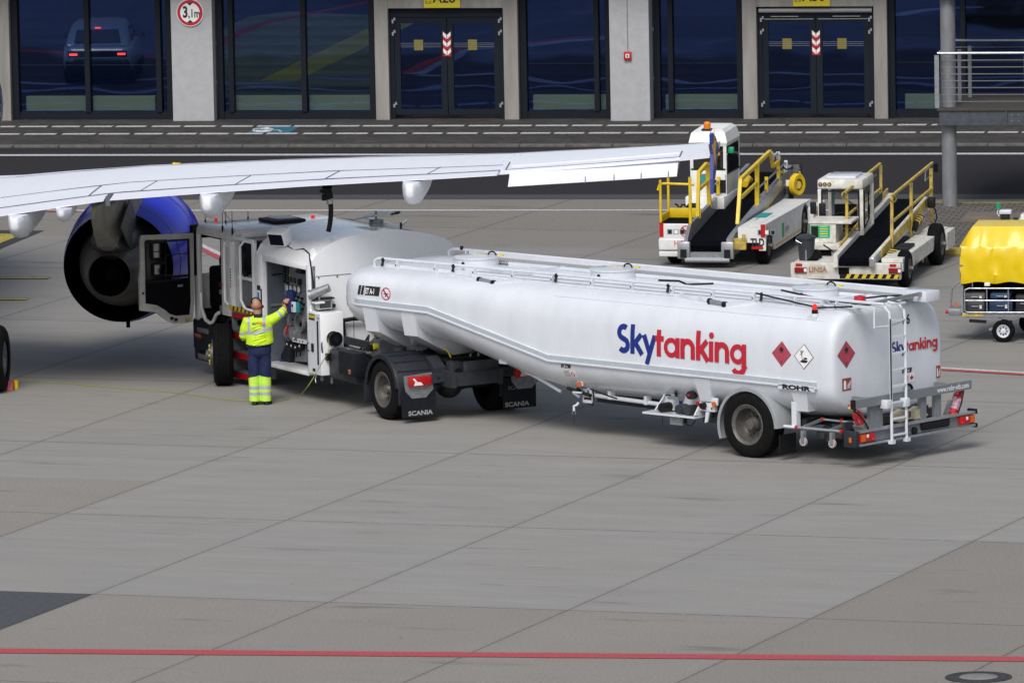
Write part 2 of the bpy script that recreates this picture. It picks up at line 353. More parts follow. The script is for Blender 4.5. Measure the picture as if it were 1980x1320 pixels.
# accessible-parking pictogram panel
hb = MB(); hb.M = FM
bluep = mat('pictogram_blue', (.03, .15, .22), .7, noise=.3, nscale=20)
def hq(x0, x1, y0, y1, z, m): hb.sheet([(x0, y0, z), (x1, y0, z), (x1, y1, z), (x0, y1, z)], m)
hx = fx(528, 256); hq(hx-.46, hx+.46, -2.72, -1.42, .050, bluep)
hb.tube([(hx-.2+.22*math.cos(t/10*5.2+.6), -2.2+.28*math.sin(t/10*5.2+.6), .056) for t in range(11)], .03, linew, 4)
hb.cyl((hx-.22, -1.62, .052), (hx-.22, -1.62, .057), .06, linew); hb.bar((hx-.2, -1.7 , .057), (hx-.16, -2.15, .057), .05, .004, linew); hb.bar((hx-.16, -2.15 , .057), (hx+.12, -2.15, .057), .05, .004, linew); hb.bar((hx+.12, -2.15 , .057), (hx+.25, -2.5, .057), .05, .004, linew)
tag(hb.build('parking_pictogram', smooth=0), kind='structure')
# red and other lines on the apron, given by ground points
def gline(name, pts, w, m, z=.008, ends=None):
    b = MB(); Q = [G(*p) for p in pts]; P = []
    for a_, c_ in zip(Q, Q[1:]):
        ns = max(1, int((c_-a_).length/.45)); P += [a_.lerp(c_, k_/ns) for k_ in range(ns)]
    P.append(Q[-1])
    for p in P: p.z = z
    n = len(P); Lf = []; Rt = []
    for i in range(n):
        d = (P[min(i+1, n-1)]-P[max(i-1, 0)]).normalized(); q = Vector((-d.y, d.x, 0))*(w/2+(random.uniform(-.012, .012) if w > .1 else 0)); Lf.append(P[i]+q); Rt.append(P[i]-q)
    b.add(Lf+Rt, [(i, i+1, n+i+1, n+i) for i in range(n-1)], m); return tag(b.build(name, fix=False, smooth=0), kind='structure')
gline('red_line', [(-400, 1255), (0, 1258), (990, 1266), (1980, 1274), (2500, 1278)], .40, liner)
gline('stand_line', [(1560, 683), (1810, 711), (2100, 728)], .16, linew); gline('stand_line', [(1560, 686.5), (1810, 714.5), (2100, 732)], .16, liner, .0115)
gline('stand_line', [(300, 429.5), (393, 476), (423.5, 491), (500, 529)], .13, linew); gline('stand_line', [(300, 437), (393, 483.5), (423.5, 498.5), (500, 536.5)], .14, liner, .0115)
gline('stand_line', [(60, 408.6), (150, 409.6)], .16, liner, .012)
for pts in ([(-200, 536), (0, 538), (96, 538)], [(-200, 577), (0, 579), (54, 579)]):
    gline('guide_line', pts, .34, linek, .008); gline('guide_line', pts, .18, liney, .012)
gline('guide_line', [(-90, 500), (40, 446)], .95, linek, .008); gline('guide_line', [(-90, 499), (20, 453)], .5, liney, .012)
# dark patch bottom left, manhole
b = MB(); P = [G(-60, 1139.5), G(0, 1142), G(180, 1148), G(0, 1216), G(-60, 1240)]
for p in P: p.z = .004
b.sheet(P, mat('bitumen_patch', (.062, .066, .072), .8, noise=.2, nscale=10)); tag(b.build('bitumen_patch', fix=False, smooth=0), kind='structure')
mh = thing('manhole_cover', 'round iron manhole cover set in the concrete beside the red line', 'manhole cover', frame(G(1892, 1309), -9))
b = MB(); iron = mat('cast_iron', (.05, .05, .052), .6, .3, noise=.4, nscale=20)
b.lathe([(0, .46), (.012, .46), (.014, .44), (.006, .43), (.006, .41), (.014, .40), (.014, .36), (.008, .35), (.008, .32), (.014, .31), (.014, .27)], (0, 0, 0), (0, 0, 1), iron, 40); b.build('frame', mh)
b = MB(); b.lathe([(.010, .27), (.016, .26), (.016, .001)], (0, 0, 0), (0, 0, 1), mat('cover_concrete', (.22, .21, .2), .8, noise=.3, nscale=20), 30); b.build('cover', mh)
# paved island on the right with yellow kerb
A_ = L(FM, G(1790, 490)); B_ = L(FM, G(1790, 397))
b = MB(); x0 = fx(1768, 440); b.box(x0, x0+25, A_.y, B_.y, .0, .055, mat('pavers_island', (.16, .15, .13), .85, noise=.3, nscale=8)); 
n_ = b.ms[0].node_tree; bs = n_.nodes['Principled BSDF']; tc = n_.nodes.new('ShaderNodeTexCoord'); br = n_.nodes.new('ShaderNodeTexBrick'); br.inputs['Scale'].default_value = 1; br.inputs['Brick Width'].default_value = .24; br.inputs['Row Height'].default_value = .22; br.inputs['Mortar Size'].default_value = .016
br.inputs['Color1'].default_value = (.10, .092, .08, 1); br.inputs['Color2'].default_value = (.14, .128, .11, 1); br.inputs['Mortar'].default_value = (.025, .024, .022, 1); n_.links.new(tc.outputs['Object'], br.inputs['Vector']); n_.links.new(br.outputs['Color'], bs.inputs['Base Color'])
o = b.build('paved_island', smooth=0); o.matrix_world = FM; tag(o, kind='structure')
strip('island_slab', fx(1868, 420), x0+25, A_.y+4.6, B_.y-1.7, .059, mat('old_concrete', (.17, .14, .115), .85, noise=.35, nscale=1.5))
strip('island_line', x0, x0+25, B_.y-.12, B_.y+.02, .060, liney)
b = MB(); x = x0
while x < x0+12: b.box(x, x+.97, A_.y-.32, A_.y-.003, 0, .12, yelw, .02); x += 1.0
o = b.build('yellow_kerb', smooth=0); o.matrix_world = FM; tag(o, kind='structure')
# ================================================================ TERMINAL
TB = thing('terminal_building', 'terminal front with pale columns, dark blue glazing and grey door portals', 'building', FM)
conc = mat('facade_concrete', (.30, .29, .275), .8, noise=.22, nscale=2.2, dirt=(.20, .19, .175), stretch=(1.6, 1.6, .22))
concw = mat('column_plaster', (.40, .41, .43), .75, noise=.12, nscale=5)
fram = mat('window_frame_dark', (.009, .012, .018), .6, spec=.15)
def glass_mat(name, tint, refl_, rough=.03, gcol=(.16, .30, 1, 1)):
    m = bpy.data.materials.new(name); m.use_nodes = True; n = m.node_tree; n.nodes.remove(n.nodes['Principled BSDF']); out = n.nodes['Material Output']
    tr = n.nodes.new('ShaderNodeBsdfTransparent'); tr.inputs[0].default_value = (*tint, 1)
    gl = n.nodes.new('ShaderNodeBsdfGlossy'); gl.inputs['Color'].default_value = gcol; gl.inputs['Roughness'].default_value = rough
    mx = n.nodes.new('ShaderNodeMixShader'); mx.inputs[0].default_value = refl_
    tc = n.nodes.new('ShaderNodeTexCoord'); mp = n.nodes.new('ShaderNodeMapping'); mp.inputs['Scale'].default_value = (.55, .55, .9); n.links.new(tc.outputs['Object'], mp.inputs[0])
    t = n.nodes.new('ShaderNodeTexNoise'); t.inputs['Scale'].default_value = 1.0; t.inputs['Detail'].default_value = 1; n.links.new(mp.outputs[0], t.inputs['Vector'])
    bp = n.nodes.new('ShaderNodeBump'); bp.inputs['Strength'].default_value = 1; bp.inputs['Distance'].default_value = .012; n.links.new(t.outputs[0], bp.inputs['Height']); n.links.new(bp.outputs[0], gl.inputs['Normal'])
    n.links.new(tr.outputs[0], mx.inputs[1]); n.links.new(gl.outputs[0], mx.inputs[2]); n.links.new(mx.outputs[0], out.inputs[0]); return m
fglass = glass_mat('tinted_glass', (.28, .34, .38), .11)
ZC = 3.6
def bx(name, parent, *a, **k):
    b = MB(); b.box(*a, **k); return b.build(name, parent, smooth=0)
for x0, x1, yf in ((-17.1, -16.2, -.36), (-7.50, -6.58, -.20), (2.24, 3.11, -.38), (12.0, 12.9, -.36)):
    c = bx('column', TB, x0, x1, yf, .16, .04, ZC, concw, bv=.012)
b = MB(); b.box(-7.49, -7.30, -.203, -.2, .1, .13, mat('rust_stain', (.42, .27, .10), .9)); 
# spandrel above, storey over it, canopy
bx('upper_wall', TB, -40, 40, -.1, 1.0, ZC+.003, 6.2, mat('upper_wall', (.22, .23, .24), .6, noise=.15, nscale=1))
bx('canopy', TB, -40, 40, -1.6, -.103, ZC+.45, ZC+.85, conc)
bx('left_wall', TB, -40, -17.1, .0, .4, .04, ZC, conc)
bx('right_wall', TB, 12.9, 40, .0, .4, .04, ZC, conc)
# bays: (x0, x1, [mullions], transoms)
def bay(x0, x1, mull, heavy=None):
    f = MB(); f.box(x0, x0+.13, .10, .30, .04, ZC, fram); f.box(x1-.13, x1, .10, .30, .04, ZC, fram); f.box(x0+.13, x1-.13, .14, .32, .04, .21, fram); f.box(x0+.13, x1-.13, .14, .32, ZC-.3, ZC, fram)
    w = f.build('window', TB, smooth=0)
    ms = [x0+.13]+mull+[x1-.13]
    for xm in mull: bx('mullion', w, xm-.055, xm+.055, .105, .30, .21, ZC-.3, fram)
    for a, c in zip(ms, ms[1:]): (lambda q: q.sheet([(a, .24, .21), (c, .24, .21), (c, .24, ZC-.3), (a, .24, ZC-.3)], fglass).build('pane', w, 0))(MB())
    t = MB(); t.box(x0+.13, x1-.13, .248, .26, 1.235, 1.247, galv)
    if heavy: t.box(x0+.13, x1-.13, .248, .27, heavy[0], heavy[1], mat('blind_box', (.02, .022, .026), .7))
    t.build('transom', w, smooth=0)
bay(-16.1, -11.95, [-14.6, -13.2]); bay(-11.14, -7.55, [-9.46, -7.86]); bay(-6.55, -3.03, [-6.24, -4.62]); bay(.20, 2.2, [1.87])
bay(3.14, 5.09, [3.50], (1.80, 2.25)); bay(8.29, 11.95, [9.9], (1.80, 2.25))
bluesh = mat('door_frame_blue', (.010, .014, .022), .6, spec=.15)
def chevron(b, x, z0, z1, y, flip):
    h = (z1-z0)/6; w = .085; 
    for i in range(6):
        za = z0+i*h; m_ = (decal_r if i % 2 == flip else decal_w)
        b.prism([(x-w, y, za), (x-.006, y, za-h*.8 if i else za), (x-.006, y, za+h*.2), (x-w, y, za+h)], (0, -.006, 0), m_)
        b.prism([(x+w, y, za), (x+.006, y, za-h*.8 if i else za), (x+.006, y, za+h*.2), (x+w, y, za+h)], (0, -.006, 0), m_)
def portal(x0, x1, w0, w1, num, roller):
    p = MB(); p.box(x0, x0+w0, -.06, .35, .04, ZC, conc, .01); p.box(x1-w1, x1, -.06, .35, .04, ZC, conc, .01); p.box(x0+w0+.002, x1-w1-.002, -.05, .35, 2.49, ZC, conc); pt = p.build('door_portal', TB, smooth=0)
    a, c = x0+w0+.003, x1-w1-.003; mid = (a+c)/2
    f = MB(); f.box(a, a+.10, .10, .28, .04, 2.488, bluesh); f.box(c-.10, c, .10, .28, .04, 2.488, bluesh); f.box(a+.10, c-.10, .10, .28, 2.28, 2.488, bluesh); f.build('door_frame', TB, smooth=0)
    for s in (-1, 1):
        xa, xb = (a+.105, mid-.008) if s < 0 else (mid+.008, c-.105)
        d = MB(); d.box(xa, xa+.13, .12, .20, .14, 2.275, bluesh); d.box(xb-.13, xb, .12, .20, .14, 2.275, bluesh); d.box(xa+.13, xb-.13, .12, .20, .14, .26, bluesh); d.box(xa+.13, xb-.13, .12, .20, 2.14, 2.275, bluesh)
        dl = d.build('door', TB, smooth=0); (lambda q: q.sheet([(xa+.13, .16, .26), (xb-.13, .16, .26), (xb-.13, .16, 2.14), (xa+.13, .16, 2.14)], fglass).build('pane', dl, 0))(MB())
        h = MB()
        for z in (1.62, 1.66, 1.70): h.box(xa+.13, xb-.13, .148, .1535, z, z+.006, galv)
        h.build('bar', dl, smooth=0)
        st = MB(); sxx = (xa+xb)/2-(.05 if s < 0 else .03); st.box(sxx-.1, sxx+.1, .154, .157, 1.55, 1.78, mat('notice_yellow', (.20, .17, .03), .7)); st.build('notice', dl, smooth=0)
        hg = MB(); xe = xa-.01 if s < 0 else xb+.01
        for z in (.30, 1.88, 2.15): hg.box(xe-.035, xe+.005, .085, .118, z, z+.08, alu); hg.box(xe+.006, xe+.045, .085, .118, z+.06, z+.12, alu)
        hg.build('hinge', dl, smooth=0)
    b = MB(); chevron(b, mid, 1.42, 1.96, .115, 0); b.build('chevron_plate', TB, smooth=0)
    if roller:
        b = MB(); b.cyl((a+.04, .06, 2.40), (c-.04, .06, 2.40), .055, mat('roller_case', (.3, .3, .3), .6)); b.box(a+.3, a+.9, .06, .09, 2.26, 2.275, alu); b.box(c-.9, c-.3, .06, .09, 2.26, 2.275, alu); b.box(a+.15, mid-.05, .09, .11, 2.2, 2.215, alu); b.box(mid+.05, c-.15, .09, .11, 2.2, 2.215, alu); b.build('roller', TB)
    sg = thing('gate_sign', 'yellow gate sign %s on the concrete lintel over the %s doors' % (num, 'middle' if num == 'A28' else 'right'), 'sign', FM, 'gate signs')
    b = MB(); b.box(mid-.46, mid+.34, -.085, -.062, 2.50, 3.0, mat('sign_yellow', (.62, .52, .02), .5)); b.build('panel', sg, smooth=0)
    b = MB(); text(b, num, .30, decal_k, (mid-.26, -.0865, 2.615), (1, 0, 0), (0, 0, 1), .006)
    b.tube([(mid-.42, -.087, 2.60), (mid-.42, -.087, 2.72), (mid-.30, -.087, 2.72), (mid-.30, -.087, 2.60)], .006, decal_k, 4, True); b.cyl((mid-.39, -.088, 2.63), (mid-.39, -.086, 2.63), .012, decal_k); b.cyl((mid-.33, -.088, 2.63), (mid-.33, -.086, 2.63), .012, decal_k); b.build('lettering', sg, smooth=0, fix=False)
portal(-3.0, .17, .30, .32, 'A28', False); portal(5.11, 8.27, .31, .29, 'A30', True)
bx('door_portal', TB, -11.93, -11.16, -.06, .35, .04, ZC, conc, bv=.01)
# made-up open space behind the glass, holding what the panes reflect
hf = mat('reflected_ground_blue', (.012, .022, .065), .7, noise=.35, nscale=.5)  # dark blue of the reflected ground put into the floor colour
strip('reflected_ground', -30, 30, 1.2, 34, .012, hf); bx('added_rear_wall', TB, -30, 30, 34, 34.3, 0, 4, mat('added_rear_wall', (.1, .12, .14), .8))
for k_ in range(14): bx('added_shade_beam', TB, -30, 30, 1.003+k_*2.4, 1.003+k_*2.4+1.55, ZC+.01, ZC+.30, conc)  # added slotted beams, unseen, to dim the space below
def refl_stripe(name, pts, w, m, z=.016): gline(name, pts, w, m, z)
bw = mat('stripe_bluewhite', (.18, .26, .60), .6); rdk = mat('stripe_red', (.30, .02, .05), .6); yg = mat('stripe_yellow', (.42, .42, .05), .6)  # reflections of the apron lines, painted as stripes on the added floor
def smoothp(P, k=4):
    out = []
    for i in range(len(P)-1):
        p0 = P[max(i-1, 0)]; p1 = P[i]; p2 = P[i+1]; p3 = P[min(i+2, len(P)-1)]
        for j in range(k):
            t = j/k; out.append(tuple(.5*((2*b)+(-a+c)*t+(2*a-5*b+4*c-d)*t*t+(-a+3*b-3*c+d)*t**3) for a, b, c, d in zip(p0, p1, p2, p3)))
    return out+[P[-1]]
refl_stripe('courtyard_stripe', smoothp([(-40, 158), (37, 161), (110, 164), (200, 161), (335, 153), (430, 162), (500, 163), (560, 158), (600, 152), (728, 155), (775, 147), (865, 148), (968, 144), (1015, 152), (1060, 160), (1100, 162), (1180, 152), (1272, 153), (1340, 163), (1435, 154), (1490, 142), (1575, 146), (1680, 145), (1730, 151), (1810, 153), (1980, 150)]), .38, bw)  # each courtyard_stripe is a painted reflection of an apron line
refl_stripe('courtyard_stripe', smoothp([(760, 148), (800, 144), (830, 128), (865, 116), (885, 100), (930, 95), (1015, 90), (1080, 82), (1180, 74), (1272, 56), (1330, 58)]), .55, bw)
refl_stripe('courtyard_stripe', smoothp([(750, 147), (795, 140), (825, 124), (862, 110), (890, 96), (1015, 86), (1080, 78), (1180, 70)]), .35, rdk, .02)
refl_stripe('courtyard_stripe', smoothp([(-30, 96), (60, 100), (200, 108), (335, 115)]), .45, rdk)
refl_stripe('courtyard_stripe', smoothp([(420, 88), (500, 50), (600, 28), (720, 4)]), .35, rdk)
refl_stripe('courtyard_stripe', smoothp([(540, 158), (590, 132), (650, 104), (728, 66), (800, 30)]), .9, yg, .020)
refl_stripe('courtyard_stripe', smoothp([(1690, 40), (1740, 30), (1800, 20), (1900, 15)]), .5, bw)
grn = mat('dull_green', (.17, .22, .15), .9, noise=.3, nscale=2)  # dull green tone behind the glass, laid as an added sheet
b = MB(); P = [G(*q) for q in [(425, 190), (425, 60), (480, 34), (560, 24), (740, 32), (740, 190)]]
for p in P: p.z = .0145
b.sheet(P, grn); tag(b.build('dull_green_sheet', fix=False, smooth=0), kind='structure')
cvm = mat('convector_cream', (.93, .90, .50), .6, noise=.05, nscale=3)
for k, (x0, x1, wh) in enumerate([(-10.9, -9.5, 'left of the first bay'), (-9.4, -8.0, 'right of the first bay'), (-6.3, -4.7, 'left of the second bay'), (-4.55, -3.15, 'right of the second bay'), (.42, 2.1, 'between the middle doors and the alarm column'), (3.35, 5.0, 'left of the right-hand doors'), (8.6, 11.5, 'behind the steel platform')]):
    r = thing('radiator_box', 'low cream radiator box behind the dark glass, %s' % wh, 'radiator', FM, 'radiator boxes behind the glazing')
    b = MB(); b.box(x0, x1, .33, .50, .22, .54, cvm, .01); b.build('casing', r, smooth=0)
    b = MB(); b.box(x0+.1, x0+.14, .36, .46, .045, .22, galv); b.box(x1-.14, x1-.1, .36, .46, .045, .22, galv); b.build('foot', r, smooth=0)
# height limit sign on the left column
hs_ = thing('height_limit_sign', 'round red and white 3.1m height limit sign on the left pale column', 'road sign', FM)
b = MB(); cx, cz, yy = -7.06, 2.43, -.235
b.cyl((cx, yy+.02, cz), (cx, yy, cz), .30, decal_w, 40); b.build('disc', hs_)
b = MB(); b.lathe([(0, .285), (.004, .283), (.004, .222), (0, .220)], (cx, yy-.001, cz), (0, -1, 0), decal_r, 40); b.build('rim', hs_)
b = MB(); text(b, '3', .34, decal_k, (cx-.165, yy-.004, cz-.10), (1, 0, 0), (0, 0, 1), .012, sx=.72); text(b, ',1m', .25, decal_k, (cx-.04, yy-.004, cz-.10), (1, 0, 0), (0, 0, 1), .006, sx=.72)
for s in (1, -1): b.sheet([(cx-.07, yy-.004, cz+s*.218), (cx+.07, yy-.004, cz+s*.218), (cx, yy-.004, cz+s*.155)], decal_k)
b.build('lettering', hs_, smooth=0, fix=False)
fa = thing('fire_alarm', 'small red fire alarm box on the pale column between the two doorways', 'fire alarm', FM)
b = MB(); b.box(2.56, 2.72, -.45, -.382, 1.38, 1.56, redp, .01); b.box(2.60, 2.68, -.453, -.45, 1.43, 1.51, decal_w); b.cyl((2.64, -.46, 1.47), (2.64, -.453, 1.47), .02, decal_k); b.build('housing', fa)
b = MB(); b.tube([(2.64, -.392, 1.56), (2.64, -.392, 2.6), (2.66, -.392, ZC)], .008, galv, 6); b.build('conduit', fa)
# steel platform at right
SM = frame(G(1837, 403), -9.27)
SP = thing('steel_platform', 'grey steel platform on a round post with rod railings at the upper right', 'platform', SM)
b = MB(); b.cyl((0, 0, 0), (0, 0, 5.2), .148, mat('zinc_column', (.25, .26, .28), .5, .3, noise=.3, nscale=6, stretch=(1, 1, .4)), 28); b.build('post', SP)
b = MB(); b.box(-.2, 5, -.32, 2.6, 1.98, 2.03, mat('deck_grating', (.06, .055, .045), .8, noise=.2, nscale=20)); b.box(-.2, 8, -.3, 3.4, 4.20, 4.26, galv); b.build('deck', SP, smooth=0)
stl = mat('steel_beam', (.08, .09, .11), .5, .3, noise=.35, nscale=8)
b = MB(); b.box(-.16, 5, -.28, -.24, 1.70, 1.978, stl); b.box(-.2, 5, -.34, -.18, 1.69, 1.71, stl); b.box(-.16, -.12, -.24, 2.6, 1.70, 1.978, stl); b.box(1.16, 1.19, -.33, -.285, 1.715, 1.978, stl)
b.cyl((0, 0, 0), (0.001, 0, 0), .001, stl); [b.cyl((x, -.295, z), (x, -.28, z), .012, galv, 8) for x in (1.28, 1.42) for z in (1.77, 1.89)]; b.build('beam', SP)
for i, (x, y) in enumerate([(-.17, -.30), (.15, .35), (.27, 1.05), (.40, 1.75), (1.56, -.30)]):
    b = MB()
    if i == 0: b.box(-.24, -.15, -.31, -.29, 2.03, 3.08, galv); b.box(-.12, -.10, -.31, -.28, 2.03, 3.05, stl)
    else: b.box(x-.02-.18 if i < 4 else x-.02, x+.05-.18 if i < 4 else x+.02, y-.02, y+.02, 2.03, 3.06, galv)
    b.build('railing_post', SP, smooth=0)
b = MB(); b.tube([(5, -.3, 3.12), (-.17, -.3, 3.12), (-.16, 2.3, 3.12), (5, 2.3, 3.12)], .026, alu, 8); b.build('handrail', SP)
for k in range(7):
    z = 2.16+k*.137; b = MB(); b.tube([(5, -.295, z), (-.11, -.295, z), (-.11, 2.3, z), (5, 2.3, z)], .008, alu, 5); b.build('rod', SP)
# stand-in for the white car reflected in the first bay, added behind its glass
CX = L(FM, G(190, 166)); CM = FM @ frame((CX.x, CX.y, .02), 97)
car = thing('car', 'pale blue stand-in for a reflected car with glowing red tail lights, added behind the dark glazing at far left', 'car', CM)
cp = mat('reflected_car_blue', (.20, .31, .60), .3, coat=.6)  # bluish tone of the reflection put into the body colour
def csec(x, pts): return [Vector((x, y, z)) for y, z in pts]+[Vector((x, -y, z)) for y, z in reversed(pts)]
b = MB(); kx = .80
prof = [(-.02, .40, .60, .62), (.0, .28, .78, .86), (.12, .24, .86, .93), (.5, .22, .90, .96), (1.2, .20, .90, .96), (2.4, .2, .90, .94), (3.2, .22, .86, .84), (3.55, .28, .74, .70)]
b.loft([csec(x, [(w*.72, z0), (w*.95, z0+.08), (w, z0+.22), (w*1.0, (z0+zt)/2), (w*.97, zt-.10), (w*.92, zt-.03), (w*.8, zt)]) for x, z0, w, zt in prof], cp); b.build('body', car, 60)  # body and the parts below all belong to the stand-in car
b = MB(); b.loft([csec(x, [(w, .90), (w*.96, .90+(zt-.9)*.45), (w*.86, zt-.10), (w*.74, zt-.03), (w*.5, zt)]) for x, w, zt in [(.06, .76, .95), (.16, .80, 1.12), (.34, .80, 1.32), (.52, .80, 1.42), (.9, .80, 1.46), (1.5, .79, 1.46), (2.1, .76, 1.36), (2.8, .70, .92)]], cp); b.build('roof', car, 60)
b = MB(); b.prism([(.05, .58, 1.0), (.05, -.58, 1.0), (.27, -.52, 1.27), (.27, .52, 1.27)], (-.03, 0, .02), black); b.build('reflected_rear_window', car, 0)
b = MB(); b.prism([(.6, -.80, .98), (2.4, -.76, .96), (1.95, -.70, 1.26), (.75, -.715, 1.32)], (0, -.012, 0), black); b.build('reflected_side_window', car, 0)
b = MB(); b.box(-.03, .03, -.74, .74, .66, .80, black, .01); b.build('reflected_light_bar', car, 0)
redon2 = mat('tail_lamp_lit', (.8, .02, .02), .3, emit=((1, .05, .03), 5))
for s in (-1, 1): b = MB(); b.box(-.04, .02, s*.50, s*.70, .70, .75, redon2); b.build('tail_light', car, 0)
b = MB(); b.box(.26, .30, -.07, .07, 1.31, 1.335, redon2); b.build('reflected_brake_light', car, 0)
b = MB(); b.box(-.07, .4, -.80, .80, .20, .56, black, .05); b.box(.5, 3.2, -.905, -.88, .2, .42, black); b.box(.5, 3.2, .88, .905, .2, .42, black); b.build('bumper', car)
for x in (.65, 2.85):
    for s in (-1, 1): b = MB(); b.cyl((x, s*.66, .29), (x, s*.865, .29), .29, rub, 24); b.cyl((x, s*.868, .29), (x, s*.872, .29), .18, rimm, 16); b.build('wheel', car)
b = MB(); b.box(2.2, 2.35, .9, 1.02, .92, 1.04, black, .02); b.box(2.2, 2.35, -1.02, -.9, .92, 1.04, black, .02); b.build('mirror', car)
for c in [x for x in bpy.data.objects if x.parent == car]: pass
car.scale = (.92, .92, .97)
# ================================================================ AIRCRAFT
def ray(px, py): return cF + cR*((px-990)/FPX) + cU*((660-py)/FPX)
def OX(M, px, py, lx):
    i = M.inverted(); o = i @ CAM; d = i.to_3x3() @ ray(px, py); return o + d*((lx-o.x)/d.x)
def OY(M, px, py, ly):
    i = M.inverted(); o = i @ CAM; d = i.to_3x3() @ ray(px, py); return o + d*((ly-o.y)/d.y)
def pz(M, px, py, y): v = OY(M, px, py, y); return Vector((v.x, y, v.z))
def px_(M, px, py, x): v = OX(M, px, py, x); return Vector((x, v.y, v.z))
ABETA = 6.5
gw = G(13, 757); hd = R(90-ABETA); ylv = Vector((-math.sin(hd), math.cos(hd), 0))
AM = frame(gw + ylv*4.2, 90-ABETA)
AC = thing('airliner', 'white airliner wing with blue engine and tip fence, reaching in over the tanker', 'airplane', AM)
def te(y): return -1.2 if y < 6.4 else -1.2-(y-6.4)*.287
def le(y): return 5.0-(y-2)*.495
def interp(T, x):
    if x <= T[0][0]: return T[0][1]
    for (a, b), (c, d) in zip(T, T[1:]):
        if x <= c: return b+(d-b)*(x-a)/(c-a)
    return T[-1][1]
ZT = []
for px, py in [(-60, 427), (0, 418), (100, 403), (205, 388), (400, 373), (620, 358), (850, 346), (965, 339), (1150, 325), (1305, 312), (1372, 305)]:
    lx = -1.2
    for k in range(25):
        P = OX(AM, px, py, lx); lx = te(-P.y)
    ZT.append((-P.y, P.z))
ZT.insert(0, (1.0, ZT[0][1]-(ZT[0][0]-1)*.09)); ytip = 16.75
def naca(t, T): return 5*T*(.2969*math.sqrt(max(t, 0))-.126*t-.3516*t*t+.2843*t**3-.1015*t**4)
def wz(y, x, up=True):
    c = le(y)-te(y); t = min(1, max(0, (le(y)-x)/c)); z = interp(ZT, y)
    T = .085 if up else .075
    return z + .012*c*(1-t) + (naca(t, T)*c if up else -naca(t, T)*c)
def wsec(y, t0, t1, n=14, dz=0):
    c = le(y)-te(y); U = []; D = []
    for i in range(n+1):
        t = t0+(t1-t0)*(i/n)**(1.6 if t0 == 0 else 1); x = le(y)-t*c
        U.append(Vector((x, -y, wz(y, x)+dz+.003))); D.append(Vector((x, -y, wz(y, x, False)+dz-.003)))
    return U+D[::-1]
ys = [1.4, 2.5, 4, 5, 6.4, 7.5, 9, 10.5, 12, 13.1, 15, 16.1, 16.5, 16.75]
b = MB(); secs = [wsec(y, 0, .87 if y > 0 else 1) for y in ys]
b.loft(secs, wingw); w = b.build('wing', AC, 50)
def flap(name, y0, y1, t0, n=6):
    b = MB(); se = []
    for i in range(n+1):
        y = y0+(y1-y0)*i/n; s = wsec(y, t0, 1, 6); c = le(y)-te(y); hx_ = le(y)-t0*c; hz = (s[0].z+s[-1].z)/2

        se.append(s)
    b.loft(se, wingw); return b.build(name, w, 50)
flap('flap', 1.4, 6.15, .876); flap('flap', 6.26, 13.08, .876); flap('wingtip_edge', 16.22, 16.73, .876)
# aileron, drooped: placed from its hinge and trailing edge
b = MB(); se = []
for i in range(9):
    y = 13.27+(16.17-13.27)*i/8; px0 = 980+(1305-980)*i/8
    hxx = te(y)+.62; hz = wz(y, hxx)+.02; lo = OX(AM, 980+(1312-980)*i/8, 361-(361-341)*i/8, te(y)+.02)
    se.append([Vector((hxx, -y, hz)), Vector((hxx-.3, -y, (hz*.52+lo.z*.48)+.03)), Vector((te(y)+.02, -y, lo.z)), Vector((te(y)+.05, -y, lo.z-.01)), Vector((hxx-.05, -y, hz-.16))])
b.loft(se, wingw); al = b.build('aileron', w, 40)
b = MB()
for i, f in enumerate((.46, .63, .79, .95)):
    y = 13.27+2.9*f; lo = OX(AM, 980+332*f, 361-20*f, te(y)+.01); b.cyl((te(y)+.01, -y, lo.z-.02), (te(y)+.05, -y, lo.z+.09), .008, greyp, 6)
b.build('static_wick', al)
# panel lines, walkway marks
pl = mat('panel_gap', (.10, .11, .14), .7); b = MB()
def wline(pts, r=.012, dz=.004):
    P = []
    for (y0, x0), (y1, x1) in zip(pts, pts[1:]):
        for k in range(8): y = y0+(y1-y0)*k/8; x = x0+(x1-x0)*k/8; P.append((x, -y, wz(y, x)+dz))
    y, x = pts[-1]; P.append((x, -y, wz(y, x)+dz)); b.tube(P, r, pl, 4)
def ct(y, t): return le(y)-t*(le(y)-te(y))
wline([(1.5, ct(1.5, .87)), (4, ct(4, .872)), (6.4, ct(6.4, .872))], .016); wline([(6.4, ct(6.4, .872)), (9, ct(9, .872)), (13.1, ct(13.1, .872))], .016)
wline([(1.5, ct(1.5, .70)), (6.4, ct(6.4, .66)), (10, ct(10, .66)), (13.1, ct(13.1, .70))], .010)
wline([(1.5, ct(1.5, .25)), (6.4, ct(6.4, .2)), (16.5, ct(16.5, .2))], .008)
for y in (6.9, 8.6, 10.2, 12.0): wline([(y, ct(y, .67)), (y-.18, ct(y-.18, .868))], .010)
for y in (3.6, 5.9): wline([(y, ct(y, .67)), (y-.1, ct(y, .868))], .010)
for y in (13.2, 16.2): wline([(y, ct(y, .62)), (y, ct(y, .868))], .014)
wline([(13.2, ct(13.2, .86)), (16.2, ct(16.2, .86))], .010)
b.build('panel_gap', w, 0, False)
b = MB(); k = wz(6.9, 2.0); b.cyl((2.0, -6.9, k+.0), (2.0, -6.9, k+.03), .04, decal_y, 8); b.box(1.9, 2.1, -6.99, -6.9, k+.004, k+.02, mat('mark_orange', (.8, .45, .02), .5)); b.build('marker', w, 0)
b = MB(); yk = 6.20; b.box(te(yk)+.1, te(yk)+.62, -yk-.05, -yk+.03, wz(yk, te(yk)+.3)-.14, wz(yk, te(yk)+.4)+.012, pl); b.build('flap_gap', w, 0)
